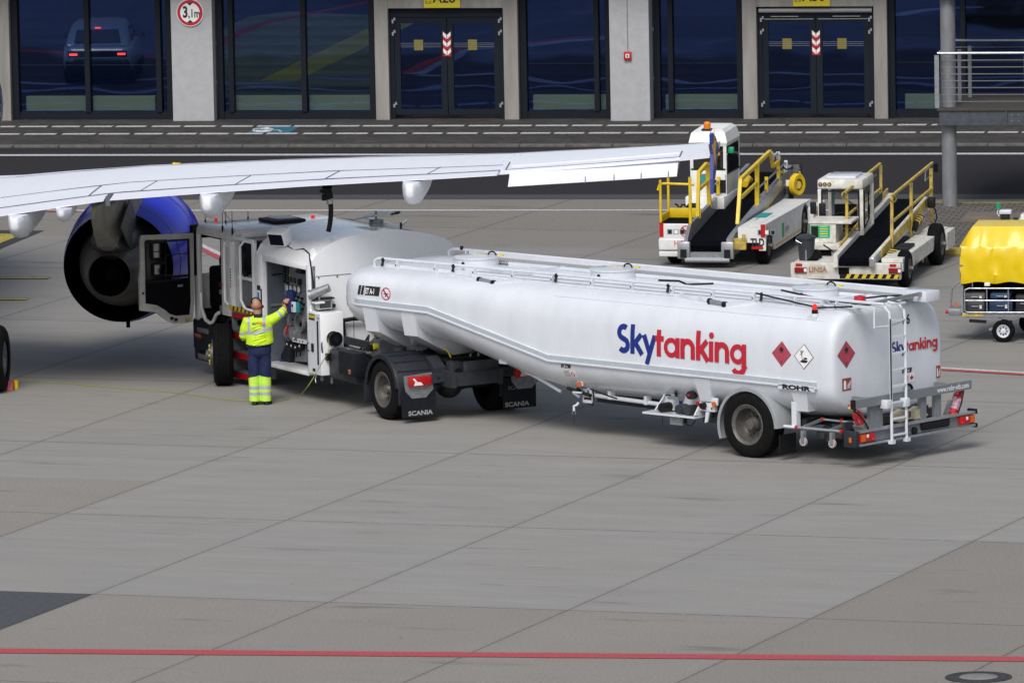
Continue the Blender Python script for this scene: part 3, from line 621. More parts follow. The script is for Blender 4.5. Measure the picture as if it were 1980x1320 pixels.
# track fairings
for (px, py, L_, s, bl) in ((58, 434, 3.9, 1.42, 1), (140, 412, 1.9, .90, 0), (430, 396, 3.8, 1.40, 0), (822, 372, 3.3, 1.25, 0)):
    lx = -1.5
    for k in range(20): P = OX(AM, px-(22 if s < 1 else 30), py, lx); lx = te(-P.y)-.35
    yc = P.y; zc = P.z; b = MB(); se = []
    for i in range(17):
        t = (i/16)**1.7; x = lx-.02+L_*t; rr = .23*s*((.26+.74*min(1, t/.16)**.62) if t < .4 else 1-((t-.4)/.6)**2.0*.93); zz = zc+.02+.20*t*s
        zcap = (wz(-yc, x, False)+wz(-yc, x))/2 if x > te(-yc)+.1 else interp(ZT, -yc)-.02
        se.append([Vector((x, yc+rr*.66*math.copysign(abs(math.cos(a))**.75, math.cos(a)), min(zcap, zz+rr*1.15*math.copysign(abs(math.sin(a))**.8, math.sin(a))))) for a in [2*PI*q/16 for q in range(16)]])
    b.loft(se, wingw); b.box(lx+.32, lx+1.4*s, yc-.05, yc+.05, zc, wz(-yc, lx+1.1, False)+.02, wingw); b.build('track_fairing', w, 50)
# tip fence with star
b = MB(); zt_ = interp(ZT, 16.7)+.03; xt = te(16.75)
fp = [(xt+1.0, .02), (xt+.30, .30), (xt-.12, .40), (xt-.26, .38), (xt-.16, .05), (xt-.26, -.35), (xt-.28, -.60), (xt-.12, -.58), (xt+.45, -.22)]
b.prism([(x, -16.76, zt_+z) for x, z in fp], (0, -.05, 0), mat('fence_blue', (.015, .035, .30), .3, coat=.4)); fe = b.build('tip_fence', w, 0)
b = MB(); st = []
for k in range(10): a = PI/2+k*PI/5; r_ = .40 if k % 2 == 0 else .16; st.append((xt+.05+r_*1.2*math.cos(a), -16.814, zt_+.1+r_*math.sin(a)))
st2 = [(x, -16.756, z) for x, y, z in st]
b.add([(xt+.05, -16.814, zt_+.1)]+st, [(0, k+1, (k+1) % 10+1) for k in range(10)], mat('star_yellow', (.85, .5, .08), .5)); b.add([(xt+.05, -16.756, zt_+.1)]+st2, [(0, k+1, (k+1) % 10+1) for k in range(10)], MATS['star_yellow']); b.build('star', fe, 0, False)
# engine
EC = Vector((2.7, 0, 0)); e0 = OX(AM, 229, 516, 2.7); ey, ez = e0.y, e0.z
eblue = mat('engine_blue', (.001, .013, .52), .12, coat=0, spec=.06, noise=.1, nscale=.8)
emet = mat('exhaust_metal', (.16, .15, .14), .5, .4, noise=.45, nscale=3); edark = mat('exhaust_dark', (.004, .004, .005), .95, spec=.05)
b = MB(); b.lathe([(0, .965), (.3, 1.01), (.8, 1.07), (1.4, 1.12), (2.0, 1.13), (2.6, 1.10), (2.95, 1.02), (3.05, .93), (3.0, .87), (2.8, .83), (2.3, .81)], (2.7, ey, ez), (1, 0, .03), eblue, 64); b.M = None
nc = b.build('nacelle', AC, 50)
b = MB(); b.lathe([(0, .965), (-.004, .955), (0, .945), (.4, .95), (1.4, .93), (1.41, .3)], (2.7, ey, ez), (1, 0, .03), edark, 48); b.build('fan_duct', nc, 50)
b = MB(); b.lathe([(1.2, .80), (.5, .77), (0, .68), (-.5, .53), (-1.0, .385), (-1.05, .375), (-1.0, .36)], (2.7, ey, ez), (1, 0, .03), emet, 48); b.build('core_cowl', nc, 50)
b = MB(); b.lathe([(-1.0, .36), (-.5, .35), (-.3, .34), (-.29, .2)], (2.7, ey, ez), (1, 0, .03), edark, 32); b.lathe([(-.3, .24), (-.7, .17), (-1.0, .06), (-1.08, .005)], (2.7, ey, ez), (1, 0, .03), edark, 24); b.build('exhaust_plug', nc, 50)
for rr in (.45, 1.9): b = MB(); b.tube([(2.7+rr, ey+interp([(0, .965), (.3, 1.01), (.8, 1.07), (1.4, 1.12), (2.0, 1.13)], rr)*1.002*math.cos(a), ez+.03*rr+interp([(0, .965), (.3, 1.01), (.8, 1.07), (1.4, 1.12), (2.0, 1.13)], rr)*1.002*math.sin(a)) for a in [2*PI*q/48 for q in range(48)]], .008, mat('engine_line', (.05, .05, .2), .4), 4, True); b.build('cowl_line', nc, 0, False)
# swoosh and stencils on the cowl

b = MB(); b.cyl((3.0, ey-.1, ez-.97), (3.0, ey-.1, ez-1.1), .035, edark, 8); b.build('drain_mast', nc)
# pylon
pyg = mat('pylon_beige', (.30, .29, .25), .5, noise=.25, nscale=3); pyd = mat('pylon_dark', (.09, .09, .10), .45, .4, noise=.4, nscale=4)
b = MB(); se = []
for x, hw, zb, zt2 in ((.1, .04, 2.95, 3.15), (.8, .16, 2.62, 3.18), (1.6, .26, 2.28, 3.25), (2.4, .33, 2.15, 3.3), (3.4, .33, 2.35, 3.35), (4.6, .20, 2.7, 3.2)):
    se.append([Vector((x, ey-hw*.7, zb)), Vector((x, ey-hw, (zb+zt2)/2)), Vector((x, ey-hw*.8, zt2)), Vector((x, ey+hw*.8, zt2)), Vector((x, ey+hw, (zb+zt2)/2)), Vector((x, ey+hw*.7, zb))])
b.loft(se, pyg); py_ = b.build('pylon', AC, 30)
b = MB(); b.prism([(.9, 0, 0), (1.9, 0, -.5), (2.6, 0, -.5), (2.6, 0, .0), (2.0, 0, .35)], (0, .02, 0), pyd); 
for v in range(len(b.v)): b.v[v] = b.v[v]+Vector((0, ey-.345, 2.72))
b.build('heat_panel', py_, 0)
b = MB(); se = []
for x, r_, dz in ((1.55, .20, .58), (2.2, .40, .50), (2.9, .5, .45)):
    se.append([Vector((x, ey+r_*math.cos(a), ez+dz+r_*.8*math.sin(a))) for a in [2*PI*q/14 for q in range(14)]])
b.loft(se, pyd); b.build('aft_fairing', py_, 40)
# main gear
b = MB(); tyre_prof = lambda w, r: [(0, r*.56), (.0, r*.86), (w*.10, r*.96), (w*.22, r), (w*.36, r), (w*.37, r-.012), (w*.40, r-.012), (w*.41, r), (w*.59, r), (w*.60, r-.012), (w*.63, r-.012), (w*.64, r), (w*.78, r), (w*.90, r*.96), (w, r*.86), (w, r*.56)]
for yo in (-4.2, -3.3):
    b = MB(); b.lathe(tyre_prof(.42, .575), (0, yo, .575), (0, 1, 0), rub, 40); wt = b.build('gear_wheel', AC, 40)
    b = MB(); b.lathe([(.03, .325), (.05, .28), (.12, .26), (.12, .09), (.06, .08), (.06, .001)], (0, yo, .575), (0, 1, 0), mat('gear_hub', (.16, .18, .2), .5, .5, noise=.3, nscale=10), 32); b.build('rim', wt, 40)
b = MB(); b.cyl((0, -4.1, .575), (0, -2.9, .575), .07, galv); b.cyl((0, -3.55, .5), (.1, -3.5, 3.2), .13, galv, 16); b.bar((0, -3.5, 1.0), (1.6, -3.3, 3.0), .1, .1, galv); b.build('gear_leg', AC)
# fuselage
b = MB(); se = []
for x, r_, zc in ((-16, .35, 4.6), (-12, 1.2, 4.1), (-8, 1.85, 3.7), (-5, 1.98, 3.6), (11.5, 1.98, 3.6), (13.5, 1.93, 3.55), (15, 1.7, 3.4), (16.3, 1.3, 3.15), (17.2, .8, 2.95), (17.6, .35, 2.85), (17.7, .05, 2.82)):
    se.append([Vector((x, r_*math.cos(a), zc+r_*1.03*math.sin(a))) for a in [2*PI*q/40 for q in range(40)]])
FUS = b.loft(se[:5], wingw, cap=False) and None; b.loft(se[4:], mat('fuselage_blue', (.01, .02, .20), .25, coat=.6), cap=False); b.build('fuselage', AC, 50)
# chocks
for px, lab in ((8, 'red wheel chock against the airliner main wheel'),):
    CM_ = frame(G(2, 754), -ABETA); c = thing('wheel_chock', lab, 'wheel chock', CM_); b = MB()
    b.prism([(-.35, -.10, 0), (-.35, .10, 0), (-.35, .05, .16), (-.35, -.02, .16)], (.57, 0, 0), mat('chock_red', (.30, .02, .03), .5, noise=.3)); b.build('block', c, 20)
    b = MB(); b.cyl((.20, .12, .05), (.26, .12, .05), .012, galv); b.cyl((.235, .14, .0), (.235, .14, .15), .045, yel, 12); b.build('grip', c)
# ================================================================ TANK TRAILER
TM = frame(G(1445, 885), 137.5)
TR = thing('tank_trailer', 'long white fuel tank semi-trailer with blue and red lettering', 'tank trailer', TM)
TC = -1.42; THW = 1.41; XR = -1.80; XF = 9.12
def tzw(x): return interp([(-2, 1.28), (4.28, 1.30), (6.95, 1.90), (9.2, 1.93)], x)
def tzb(x): return interp([(-2, .68), (-1.0, .62), (4.2, .60), (5.0, .72), (6.9, 1.22), (9.2, 1.34)], x)
def tzt(x): return 2.50
NT, NBt = 4.4, 2.25
def tsec(x, s, n=72):
    zw = tzw(x); zt = tzt(x); zb = tzb(x); zc = (zt+zb)/2; out = []
    for i in range(n):
        a = 2*PI*i/n; c, q = math.cos(a), math.sin(a)
        e = NT if q >= 0 else NBt
        y = THW*math.copysign(abs(c)**(2/e), c); z = zw+((zt-zw) if q >= 0 else (zw-zb))*math.copysign(abs(q)**(2/e), q)
        out.append(Vector((x, TC+y*s, zc+(z-zc)*s)))
    return out
tmat = mat('tank_paint', (.68, .71, .765), .30, noise=.05, nscale=2.2, coat=.6, stretch=(1.2, 1.2, .5), dirt=(.60, .635, .69))
pl_soft = mat('seam_grey', (.55, .57, .60), .4)
b = MB(); st = [(-1.80, .01), (-1.80, .5), (-1.798, .86), (-1.79, .92), (-1.772, .953), (-1.735, .976), (-1.69, .99), (-1.62, .998), (-1.54, 1)]
st += [(x, 1) for x in (-1, 0, 1, 2, 3, 3.8, 4.1, 4.28, 4.45, 4.7, 5, 5.5, 6, 6.5, 6.8, 6.95, 7.1, 7.4, 7.9, 8.3)] + [(8.55, .995), (8.72, .975), (8.86, .94), (8.98, .88), (9.06, .80), (9.10, .7), (9.12, .5), (9.12, .01)]
b.loft([tsec(x, s) for x, s in st], tmat); TK = b.build('tank', TR, 60)
def tside(x, z):
    zw = tzw(x); s = min(.97, max(0, (z-zw)/(tzt(x)-zw))); return TC+THW*(1-s**NT)**(1/NT) if z >= zw else TC+THW*(1-min(.97, (zw-z)/(zw-tzb(x)))**NBt)**(1/NBt)
# waist strip: white moulding + reflective tape (outside shape of the belt follows tzw)
b = MB(); b2 = MB(); xs = [-1.50, -1, 0, 1.5, 3, 4.2, 4.28, 5.5, 6.9, 6.95, 8.0, 8.55, 8.75]
def belt_y(x): return .01 if x < 8.4 else .01-(x-8.4)**2*.7
for side in (0, 1):
    def yy(x, o): y = belt_y(x)+o; return y if side == 0 else 2*TC-y
    P = []
    for x in xs:
        z = tzw(x); P.append([Vector((x, yy(x, -.06), z-.075)), Vector((x, yy(x, .02), z-.055)), Vector((x, yy(x, .02), z-.03)), Vector((x, yy(x, .006), z-.024)), Vector((x, yy(x, .006), z+.055)), Vector((x, yy(x, -.06), z+.065))])
    b.loft(P, tmat)
    b2.loft([[Vector((x, yy(x, .0085), tzw(x)-.02)), Vector((x, yy(x, .0085), tzw(x)+.05))] for x in xs], refl, cap=False, closed=False)
bm_ = b.build('moulding', TK, 30); b2.build('reflective_strip', bm_, 0)
b = MB()
b.tube([(x, tside(x, 2.30)+.001, 2.30) for x in (4.3, 3.5, 2.5, 1.5, .5, -.5, -1.5)], .004, pl_soft, 4)
b.build('weld_seam', TK, 0)
b = MB(); b.sheet([(-.02, tside(0, 2.02)+.004, 1.95), (-.045, tside(0, 2.02)+.004, 1.95), (-.05, tside(0, 2.1)+.005, 2.08), (-.03, tside(0, 2.1)+.005, 2.08)], mat('rust_streak', (.62, .52, .30), .7)); b.build('rust_mark', TK, 0, False)
# saddle brackets under the front
for x in (8.15, 7.28):
    b = MB(); zz = tzw(x)-.06; b.prism([(x, .0, zz), (x, -.09, zz-.42), (x, -.95, 1.02), (x, -1.9, 1.02), (x, -2.75, zz-.42), (x, -2.84, zz)], (.30, 0, 0), tmat); b.build('saddle_bracket', TR, 20)
for x in (-1.10, .95):
    b = MB(); b.prism([(x-.18, .005, 1.22), (x+.18, .005, 1.22), (x+.12, -.10, .83), (x-.12, -.10, .83)], (0, -.35, 0), tmat); b.prism([(x-.18, 2*TC-.005, 1.22), (x+.18, 2*TC-.005, 1.22), (x+.12, 2*TC+.10, .83), (x-.12, 2*TC+.10, .83)], (0, .35, 0), tmat); b.build('support_bracket', TR, 20)
# side lettering
zb0 = 1.505
b = MB()
def fside(u, v, k):
    x = 2.76-u; z = zb0+.05*0+v; return Vector((x, tside(x, z)+.004+k*.0006, z))
logo(b, .47, 2.77, fside, decal_b, decal_r, .16); b.build('lettering', TK, 0, False)
def decal_rect(b, x0, x1, z0, z1, m, o=.004, n=4):
    for i in range(n):
        za = z0+(z1-z0)*i/n; zb_ = z0+(z1-z0)*(i+1)/n
        b.sheet([(x0, tside(x0, za)+o, za), (x1, tside(x1, za)+o, za), (x1, tside(x1, zb_)+o, zb_), (x0, tside(x0, zb_)+o, zb_)], m)
def stext(b, s, size, x, z, m, o=.007, sx=1, off=.004, shear=0, face='side', align='LEFT'):
    vs, fs = textgeo(s, size, off, align)
    if face == 'side': b.add([(x-(p.x+shear*p.y)*sx, tside(x, z+p.y)+o, z+p.y) for p in vs], fs, m)
    else: b.add([(XR-o, x-(p.x+shear*p.y)*sx, z+p.y) for p in vs], fs, m)
b = MB()
def jet(b, x, z, h, face='side'):
    # slanted black plates, white letters
    def q(x0, x1, m, o=.005):
        for i in range(3):
            f0, f1 = i/3, (i+1)/3; P = [(x0-.2*h*f0, z+h*f0), (x1-.2*h*f0, z+h*f0), (x1-.2*h*f1, z+h*f1), (x0-.2*h*f1, z+h*f1)]
            if face == 'side': b.sheet([(a, tside(a, c)+o, c) for a, c in P], m)
            else: b.sheet([(XR-o, a, c) for a, c in P], m)
    q(x, x-.34*h, decal_k); q(x-.48*h, x-.82*h, decal_k); q(x-.96*h, x-3.15*h, decal_k)
    stext(b, 'JET A-1', h*.84, x-1.06*h, z+.18*h, decal_w, .010, .56, .004*h/.16, .12, face)
jet(b, 8.56, 2.05, .155); b.build('fuel_label', TK, 0, False)
def nosmoke(b, x, z, r, M3):
    P = [M3(x-r*math.cos(a), z+r*math.sin(a)) for a in [2*PI*k/24 for k in range(24)]]; Q = [M3(x-r*.84*math.cos(a), z+r*.84*math.sin(a)) for a in [2*PI*k/24 for k in range(24)]]
    b.add(P+Q, [(k, (k+1) % 24, 24+(k+1) % 24, 24+k) for k in range(24)], decal_r)
    q = r*.62; w = r*.09
    b.sheet([M3(x+q-w, z+q+w), M3(x+q+w, z+q-w), M3(x-q+w, z-q-w), M3(x-q-w, z-q+w)], decal_r)
    b.sheet([M3(x+r*.5, z-r*.05), M3(x-r*.5, z-r*.05), M3(x-r*.5, z+r*.08), M3(x+r*.5, z+r*.08)], decal_k)
    b.sheet([M3(x+r*.2, z-r*.5), M3(x+r*.02, z-r*.5), M3(x-r*.1, z-r*.1), M3(x+r*.1, z-r*.1)], decal_k)
b = MB(); nosmoke(b, 7.91, 2.10, .105, lambda x, z: (x, tside(x, z)+.005, z)); b.build('no_smoking_sign', TK, 0, False)
b = MB(); jet(b, 4.02, 1.16, .065); decal_rect(b, 4.02, 3.72, 1.0, 1.13, decal_w)
for k in range(5): decal_rect(b, 4.0, 3.86, 1.02+k*.022, 1.027+k*.022, decal_k, .006, 1)
b.sheet([(3.80-x*.05, .0, 1.06+z*.05) for x, z in ((0, 1), (1, 0), (0, -1), (-1, 0))], decal_r); b.v[-4:] = [Vector((v.x, tside(v.x, v.z)+.006, v.z)) for v in b.v[-4:]]; b.build('data_label', TK, 0, False)
# placards
flame = [(-.5, -.55), (-.75, -.15), (-.7, .25), (-.45, .0), (-.42, .45), (-.1, .9), (-.12, .35), (.1, .62), (.2, .15), (.42, .5), (.52, .05), (.72, .3), (.7, -.15), (.5, -.55)]
def diamond(b, x, z, r, kind, M3):
    def dq(k, m, o):
        for i in range(-6, 6):
            a, c = i/6, (i+1)/6; wa, wc = r*k*(1-abs(a)), r*k*(1-abs(c)); b.sheet([M3(x+wa, z+r*k*a, o), M3(x-wa, z+r*k*a, o), M3(x-wc, z+r*k*c, o), M3(x+wc, z+r*k*c, o)], m)
    dq(1, decal_k if kind == 'env' else mat('placard_edge', (.22, .05, .06), .5), .004)
    dq(.93 if kind == 'env' else .96, decal_w if kind == 'env' else decal_p, .006)
    if kind == 'fire':
        c = r*.30; n = len(flame); b.add([M3(x, z+.38*r-c*.3, .008)]+[M3(x-p[0]*c, z+.36*r+p[1]*c, .008) for p in flame], [(0, i+1, (i+1) % n+1) for i in range(n)], decal_k)
        b.sheet([M3(x+.2*r, z+.11*r, .008), M3(x-.2*r, z+.11*r, .008), M3(x-.2*r, z+.15*r, .008), M3(x+.2*r, z+.15*r, .008)], decal_k)
        vs, fs = textgeo('3', r*.26, .003, 'CENTER'); b.add([M3(x-p.x, z-.72*r+p.y, .008) for p in vs], fs, decal_k)
    else:
        for seg in ([(.0, -.3), (.06, .0), (.02, .45)], [(.05, .1), (.22, .38)], [(.04, .2), (-.14, .42)], [(.03, .05), (.24, .12)], [(.13, .25), (.1, .44)]):
            vs, fs = ribbon([(a*r+.14*r, c*r+.05*r) for a, c in seg], .05*r, False); b.add([M3(x+p.x, z+p.y, .008) for p in vs], fs, decal_k)
        b.sheet([M3(x+.42*r, z-.42*r, .008), M3(x+.1*r, z-.22*r, .008), M3(x-.45*r, z-.30*r, .008), M3(x-.3*r, z-.46*r, .008), M3(x, z-.5*r, .008)], decal_k)
        for a in range(8): pass
        P = [M3(x-.18*r-.2*r*math.cos(t), z-.14*r+.08*r*math.sin(t), .009) for t in [2*PI*k/12 for k in range(12)]]; b.sheet(P, decal_k)
ms = lambda x, z, o: (x, tside(x, z)+o, z)
mr = lambda y, z, o: (XR-o, y, z)
b = MB(); diamond(b, -.75, 1.74, .205, 'fire', ms); b.build('placard', TK, 0, False)
b = MB(); diamond(b, -1.22, 1.73, .205, 'env', ms); b.build('placard', TK, 0, False)
b = MB(); diamond(b, -.37, 1.77, .22, 'fire', mr); b.build('placard', TK, 0, False)
def extsign(b, y, z, w, h):
    b.sheet([mr(y, z, .004), mr(y-w, z, .004), mr(y-w, z+h, .004), mr(y, z+h, .004)], brown_r)
    b.sheet([mr(y-.15*w, z+.12*h, .006), mr(y-.42*w, z+.12*h, .006), mr(y-.42*w, z+.72*h, .006), mr(y-.28*w, z+.86*h, .006), mr(y-.15*w, z+.72*h, .006)], decal_w)
    for k in range(3): b.sheet([mr(y-(.55+.12*k)*w, z+.15*h, .006), mr(y-(.60+.12*k)*w, z+.13*h, .006), mr(y-(.68+.12*k)*w, z+(.5+.12*k)*h, .006), mr(y-(.60+.12*k)*w, z+(.5+.12*k)*h, .006)], decal_w)
b = MB(); extsign(b, -.26, 1.19, .22, .20); b.build('extinguisher_sign', TK, 0, False)
b = MB(); extsign(b, -2.60, 1.14, .10, .20); b.build('extinguisher_sign', TK, 0, False)
b = MB(); stext(b, '86', .22, -1.77, 2.10, decal_k, .005, .85, .006, 0, 'rear'); b.build('number', TK, 0, False)
b = MB(); logo(b, .185, 1.13, lambda u, v, k: Vector((XR-.004-k*.0006, -1.50-u, 1.655+v+u*.0)), decal_b, decal_r); b.build('rear_lettering', TK, 0, False)
b = MB(); jet(b, -1.74, 1.31, .075, 'rear'); b.sheet([mr(-1.80, 1.15, .004), mr(-2.05, 1.15, .004), mr(-2.05, 1.30, .004), mr(-1.80, 1.30, .004)], decal_w)
b.sheet([mr(-1.98, 1.26, .006), mr(-2.03, 1.22, .006), mr(-1.98, 1.18, .006), mr(-1.93, 1.22, .006)], decal_r); b.sheet([mr(-1.83, 1.27, .006), mr(-1.90, 1.27, .006), mr(-1.90, 1.18, .006), mr(-1.83, 1.18, .006)], mat('print_grey', (.4, .4, .4), .6)); b.build('data_label', TK, 0, False)
b = MB(); b.tube([(XR-.02, -1.88+.09*math.cos(t), 1.04+.08*math.sin(t)) for t in [PI*k/10 for k in range(11)]], .02, black, 8); b.box(XR-.05, XR, -1.98, -1.80, .98, 1.03, black); b.build('cable_socket', TK)
# ROHR plate
b = MB(); b.prism([(-.70, .03, 1.18), (-1.46, .03, 1.18), (-1.46, .03, 1.27), (-.70, .03, 1.27)], (0, -.10, 0), tmat); text(b, 'ROHR', .10, decal_k, (-.79, .0325, 1.19), (-1, 0, 0), (0, 0, 1), .006, sx=2.1); b.build('maker_plate', TR, 0)
# top gear: rails, lids, walkway
b = MB()
for y, x0, x1 in ((-.55, -2.46, 8.55), (-2.22, -2.1, 8.40)):
    zr = 2.60; b.tube([(x1+.12, y, zr-.16), (x1+.11, y, zr-.05), (x1+.03, y, zr-.005), (x1-.1, y, zr)]+[(x, y, zr) for x in (6, 3, 0)]+[(x0, y, zr)], .026, tmat, 8)
    if y > -1: b.bar((x1-.1, y, zr-.10), (x0+.2, y, zr-.10), .012, .035, tmat)
    else: b.bar((x1-.4, y+.05, zr-.06), (x0, y+.05, zr-.06), .02, .11, tmat)
b.build('handrail', TR)
for y, nx in ((-.50, 12), (-2.2, 12)):
    for i in range(nx):
        x = -1.5+i*(9.6/(nx-1)); b = MB(); b.bar((x, y+.02, 2.34), (x, y-.02, 2.59), .06, .025, tmat, (1, 0, 0)); b.cyl((x, y+.036, 2.52), (x, y+.04, 2.52), .014, black, 6); b.build('rail_post', TR, 0)
gr = mat('walkway_grating', (.36, .37, .39), .6, .3)
n_ = gr.node_tree; ch = n_.nodes.new('ShaderNodeTexChecker'); ch.inputs['Scale'].default_value = 38; tcg = n_.nodes.new('ShaderNodeTexCoord'); ch.inputs['Color1'].default_value = (.5, .51, .53, 1); ch.inputs['Color2'].default_value = (.24, .245, .26, 1)
n_.links.new(tcg.outputs['Object'], ch.inputs['Vector']); n_.links.new(ch.outputs[0], n_.nodes['Principled BSDF'].inputs['Base Color'])
b = MB(); b.box(-1.9, 7.9, -2.16, -1.66, 2.515, 2.535, gr); wk = b.build('walkway', TR, 0)
b = MB(); b.box(-1.9, 6.6, -1.655, -1.60, 2.50, 2.56, tmat, .008); b.box(-2.15, -1.6, -2.3, -1.95, 2.46, 2.63, tmat, .01); b.build('walkway_edge', wk)
for x, in ((7.13,), (4.10,), (-.28,)):
    b = MB(); b.lathe([(0, .37), (.15, .37), (.15, .385), (.175, .385), (.18, .36), (.186, .001)], (x, -1.42, 2.47), (0, 0, 1), tmat, 40); ld = b.build('manhole_lid', TR, 40)
    b = MB(); b.tube([(x-.22+.09*math.cos(t), -1.55, 2.66+.06*math.sin(t)) for t in [PI*k/8 for k in range(9)]], .014, black, 6); b.box(x-.15, x+.2, -1.53, -1.49, 2.655, 2.67, mat('lid_gasket', (.55, .52, .40), .7)); b.box(x-.36, x-.25, -1.7, -1.66, 2.64, 2.665, decal_y); b.build('handle', ld)
    b = MB(); b.cyl((x-.02, -1.05, 2.55), (x-.02, -1.04, 2.55), .033, black, 12); b.build('vent_hole', ld)
# folding arms, cylinder and flexible lines on the near side
b = MB()
for x in (6.2, 1.15):
    b.bar((x+.6, -.42, 2.47), (x+.25, -.36, 2.38), .03, .07, tmat); b.bar((x+.25, -.36, 2.38), (x+.12, -.36, 2.46), .03, .06, tmat); b.bar((x+.12, -.36, 2.46), (x-.02, -.34, 2.37), .03, .08, tmat); b.bar((x-.02, -.34, 2.37), (x-.12, -.33, 2.46), .03, .07, tmat); b.bar((x-.5, -.30, 2.39), (x-1.0, -.46, 2.43), .05, .09, tmat)
for x in (6.2, 1.15): pass
b.build('folding_linkage', TR, 0)
for x in (6.2, 1.15):
    b = MB(); b.cyl((x-.12, -.32, 2.43), (x-.46, -.30, 2.40), .042, alu, 14); b.cyl((x-.10, -.32, 2.43), (x-.15, -.32, 2.43), .05, black, 12); b.cyl((x-.43, -.30, 2.40), (x-.49, -.30, 2.40), .052, black, 12); b.build('pneumatic_cylinder', TR)
b = MB(); b.tube([(8.2, -.47, 2.47), (6, -.44, 2.44), (5.2, -.44, 2.45), (3, -.42, 2.44), (1.9, -.43, 2.45)], .010, tmat, 6); b.tube([(.2, -.5, 2.60), (-.8, -.46, 2.50), (-1.2, -.42, 2.47), (-2.0, -.5, 2.54)], .014, black, 6)
b.tube([(0, -.9, 2.62), (-1.2, -.7, 2.55), (-2.1, -.62, 2.56)], .016, black, 6); b.tube([(2.9, -1.2, 2.55), (2.5, -1.25, 2.56), (2.2, -1.1, 2.54), (1.8, -1.3, 2.56)], .018, black, 6); b.tube([(-1.4, -1.2, 2.55), (-1.6, -1.5, 2.57), (-1.7, -1.9, 2.55)], .016, black, 6)
b.build('air_line', TR)
b = MB()
for y_, z_, x0_, x1_ in ((-.66, 2.50, -1.7, 6.4), (-.47, 2.43, -1.6, 7.9), (-.95, 2.505, -1.5, 5.6)): b.bar((x0_, y_, z_), (x1_, y_, z_), .03, .04, tmat)
b.build('deck_rail', TR, 0)
b = MB()
for x in (8.45, 6.85, 4.55, 2.1, .1): b.cyl((x, -.53, 2.57), (x, -.50, 2.48), .022, black, 8); b.sph((x, -.53, 2.585), .035, black, 8, 6)
b.cyl((8.2, -2.2, 2.66), (8.2, -2.2, 2.6), .03, black, 8); b.build('rail_latch', TR)
# top plates (light sheets across between rails)
b = MB(); b.box(6.5, 6.1, -1.9, -.6, 2.50, 2.515, tmat); b.box(5.5, 5.44, -1.75, -.7, 2.50, 2.56, tmat); b.box(-1.15, -1.2, -1.75, -.5, 2.5, 2.56, tmat); b.bar((-1.95, -.5, 2.54), (-2.05, -2.0, 2.6), .05, .05, galv); b.build('cross_beam', TR, 0)
# beacons
b = MB(); b.cyl((-1.25, -.26, 2.30), (-1.25, -.26, 2.40), .055, tmat); b.box(-1.34, -1.16, -.34, -.18, 2.25, 2.36, tmat); b.cyl((-1.25, -.26, 2.38), (-1.25, -.26, 2.46), .05, black, 12); b.build('beacon_base', TR)
b = MB(); b.lathe([(0, .04), (.04, .042), (.08, .03), (.1, .001)], (-1.25, -.26, 2.46), (0, 0, 1), redon, 16); b.build('beacon', TR)
b = MB(); b.cyl((-1.55, -1.02, 2.50), (-1.55, -1.02, 2.545), .13, tmat, 20); b.lathe([(0, .10), (.07, .09), (.09, .001)], (-1.55, -1.02, 2.55), (0, 0, 1), mat('beacon_red', (.45, .015, .02), .25), 20); b.build('beacon', TR)
# rear ladder
b = MB(); xl = -2.42
for y in (-.735, -1.10): b.tube([(xl, y, .36), (xl, y, 2.30), (xl+.02, y, 2.44), (xl+.12, y, 2.53), (xl+.35, y, 2.55)], .024, tmat, 8)
b.build('ladder', TR)
for k in range(9): b = MB(); b.box(xl-.02, xl+.02, -1.10, -.735, .46+k*.262, .49+k*.262, tmat); b.build('rung', TR, 0)
b = MB(); b.box(xl-.05, xl+.1, -.68, -.56, .92, 1.06, tmat, .01); b.box(xl-.05, xl+.1, -1.14, -1.02, .90, 1.04, tmat, .01); b.box(xl-.04, xl+.04, -.78, -.69, .34, .40, tmat); b.box(xl-.04, xl+.04, -1.15, -1.06, .34, .4, tmat)
b.tube([(xl+.05, -.40, 2.52), (xl+.05, -.40, 2.24), (xl+.05, -.72, 2.22), (xl+.05, -1.05, 2.26)], .018, tmat, 6); b.box(xl+.02, xl+.5, -.45, -.40, 2.53, 2.57, tmat); b.build('ladder_bracket', TR)
b = MB(); b.tube([(xl-.03, -.70, 2.35), (xl-.03, -.70, 1.06)], .012, black, 6); b.build('cable', TR)
# rear frame: grey sign bar, posts, bumper
grf = mat('rear_frame_grey', (.20, .215, .235), .5, .2, noise=.2, nscale=8); grb = mat('sign_bar_grey', (.17, .185, .205), .5)
b = MB(); b.box(-2.36, -2.30, -2.82, .08, .985, 1.125, grb); b.box(-2.365, -2.29, .08, .12, .98, 1.13, black); b.box(-2.30, -1.9, -2.5, -2.42, 1.0, 1.1, grb); b.box(-2.30, -1.9, -.45, -.37, 1.0, 1.1, grb); sb = b.build('sign_bar', TR, 0)
b = MB(); text(b, 'www.rohr-nfz.com', .115, mat('print_light', (.75, .76, .78), .5), (-2.364, -1.95, 1.02), (0, -1, 0), (0, 0, 1), .003, sx=.90); b.build('web_lettering', sb, 0, False)
b = MB(); b.box(-2.30, -2.22, -.66, -.36, .55, .98, grf); b.box(-2.30, -2.22, -2.12, -1.98, .55, .98, grf); b.box(-2.30, -2.22, -1.75, -1.62, .6, .98, grf); b.box(-2.2, -1.5, -.7, -.6, .45, .6, dgrey); b.box(-2.2, -1.5, -2.2, -2.1, .45, .6, dgrey); b.build('post', TR, 0)
b = MB(); b.box(-2.33, -2.29, -2.88, -.0, .42, .58, grf); b.box(-2.38, -2.27, -2.88, 0, .585, .62, alu); b.box(-2.38, -2.27, -2.88, 0, .375, .41, alu); bp_ = b.build('bumper', TR, 0)
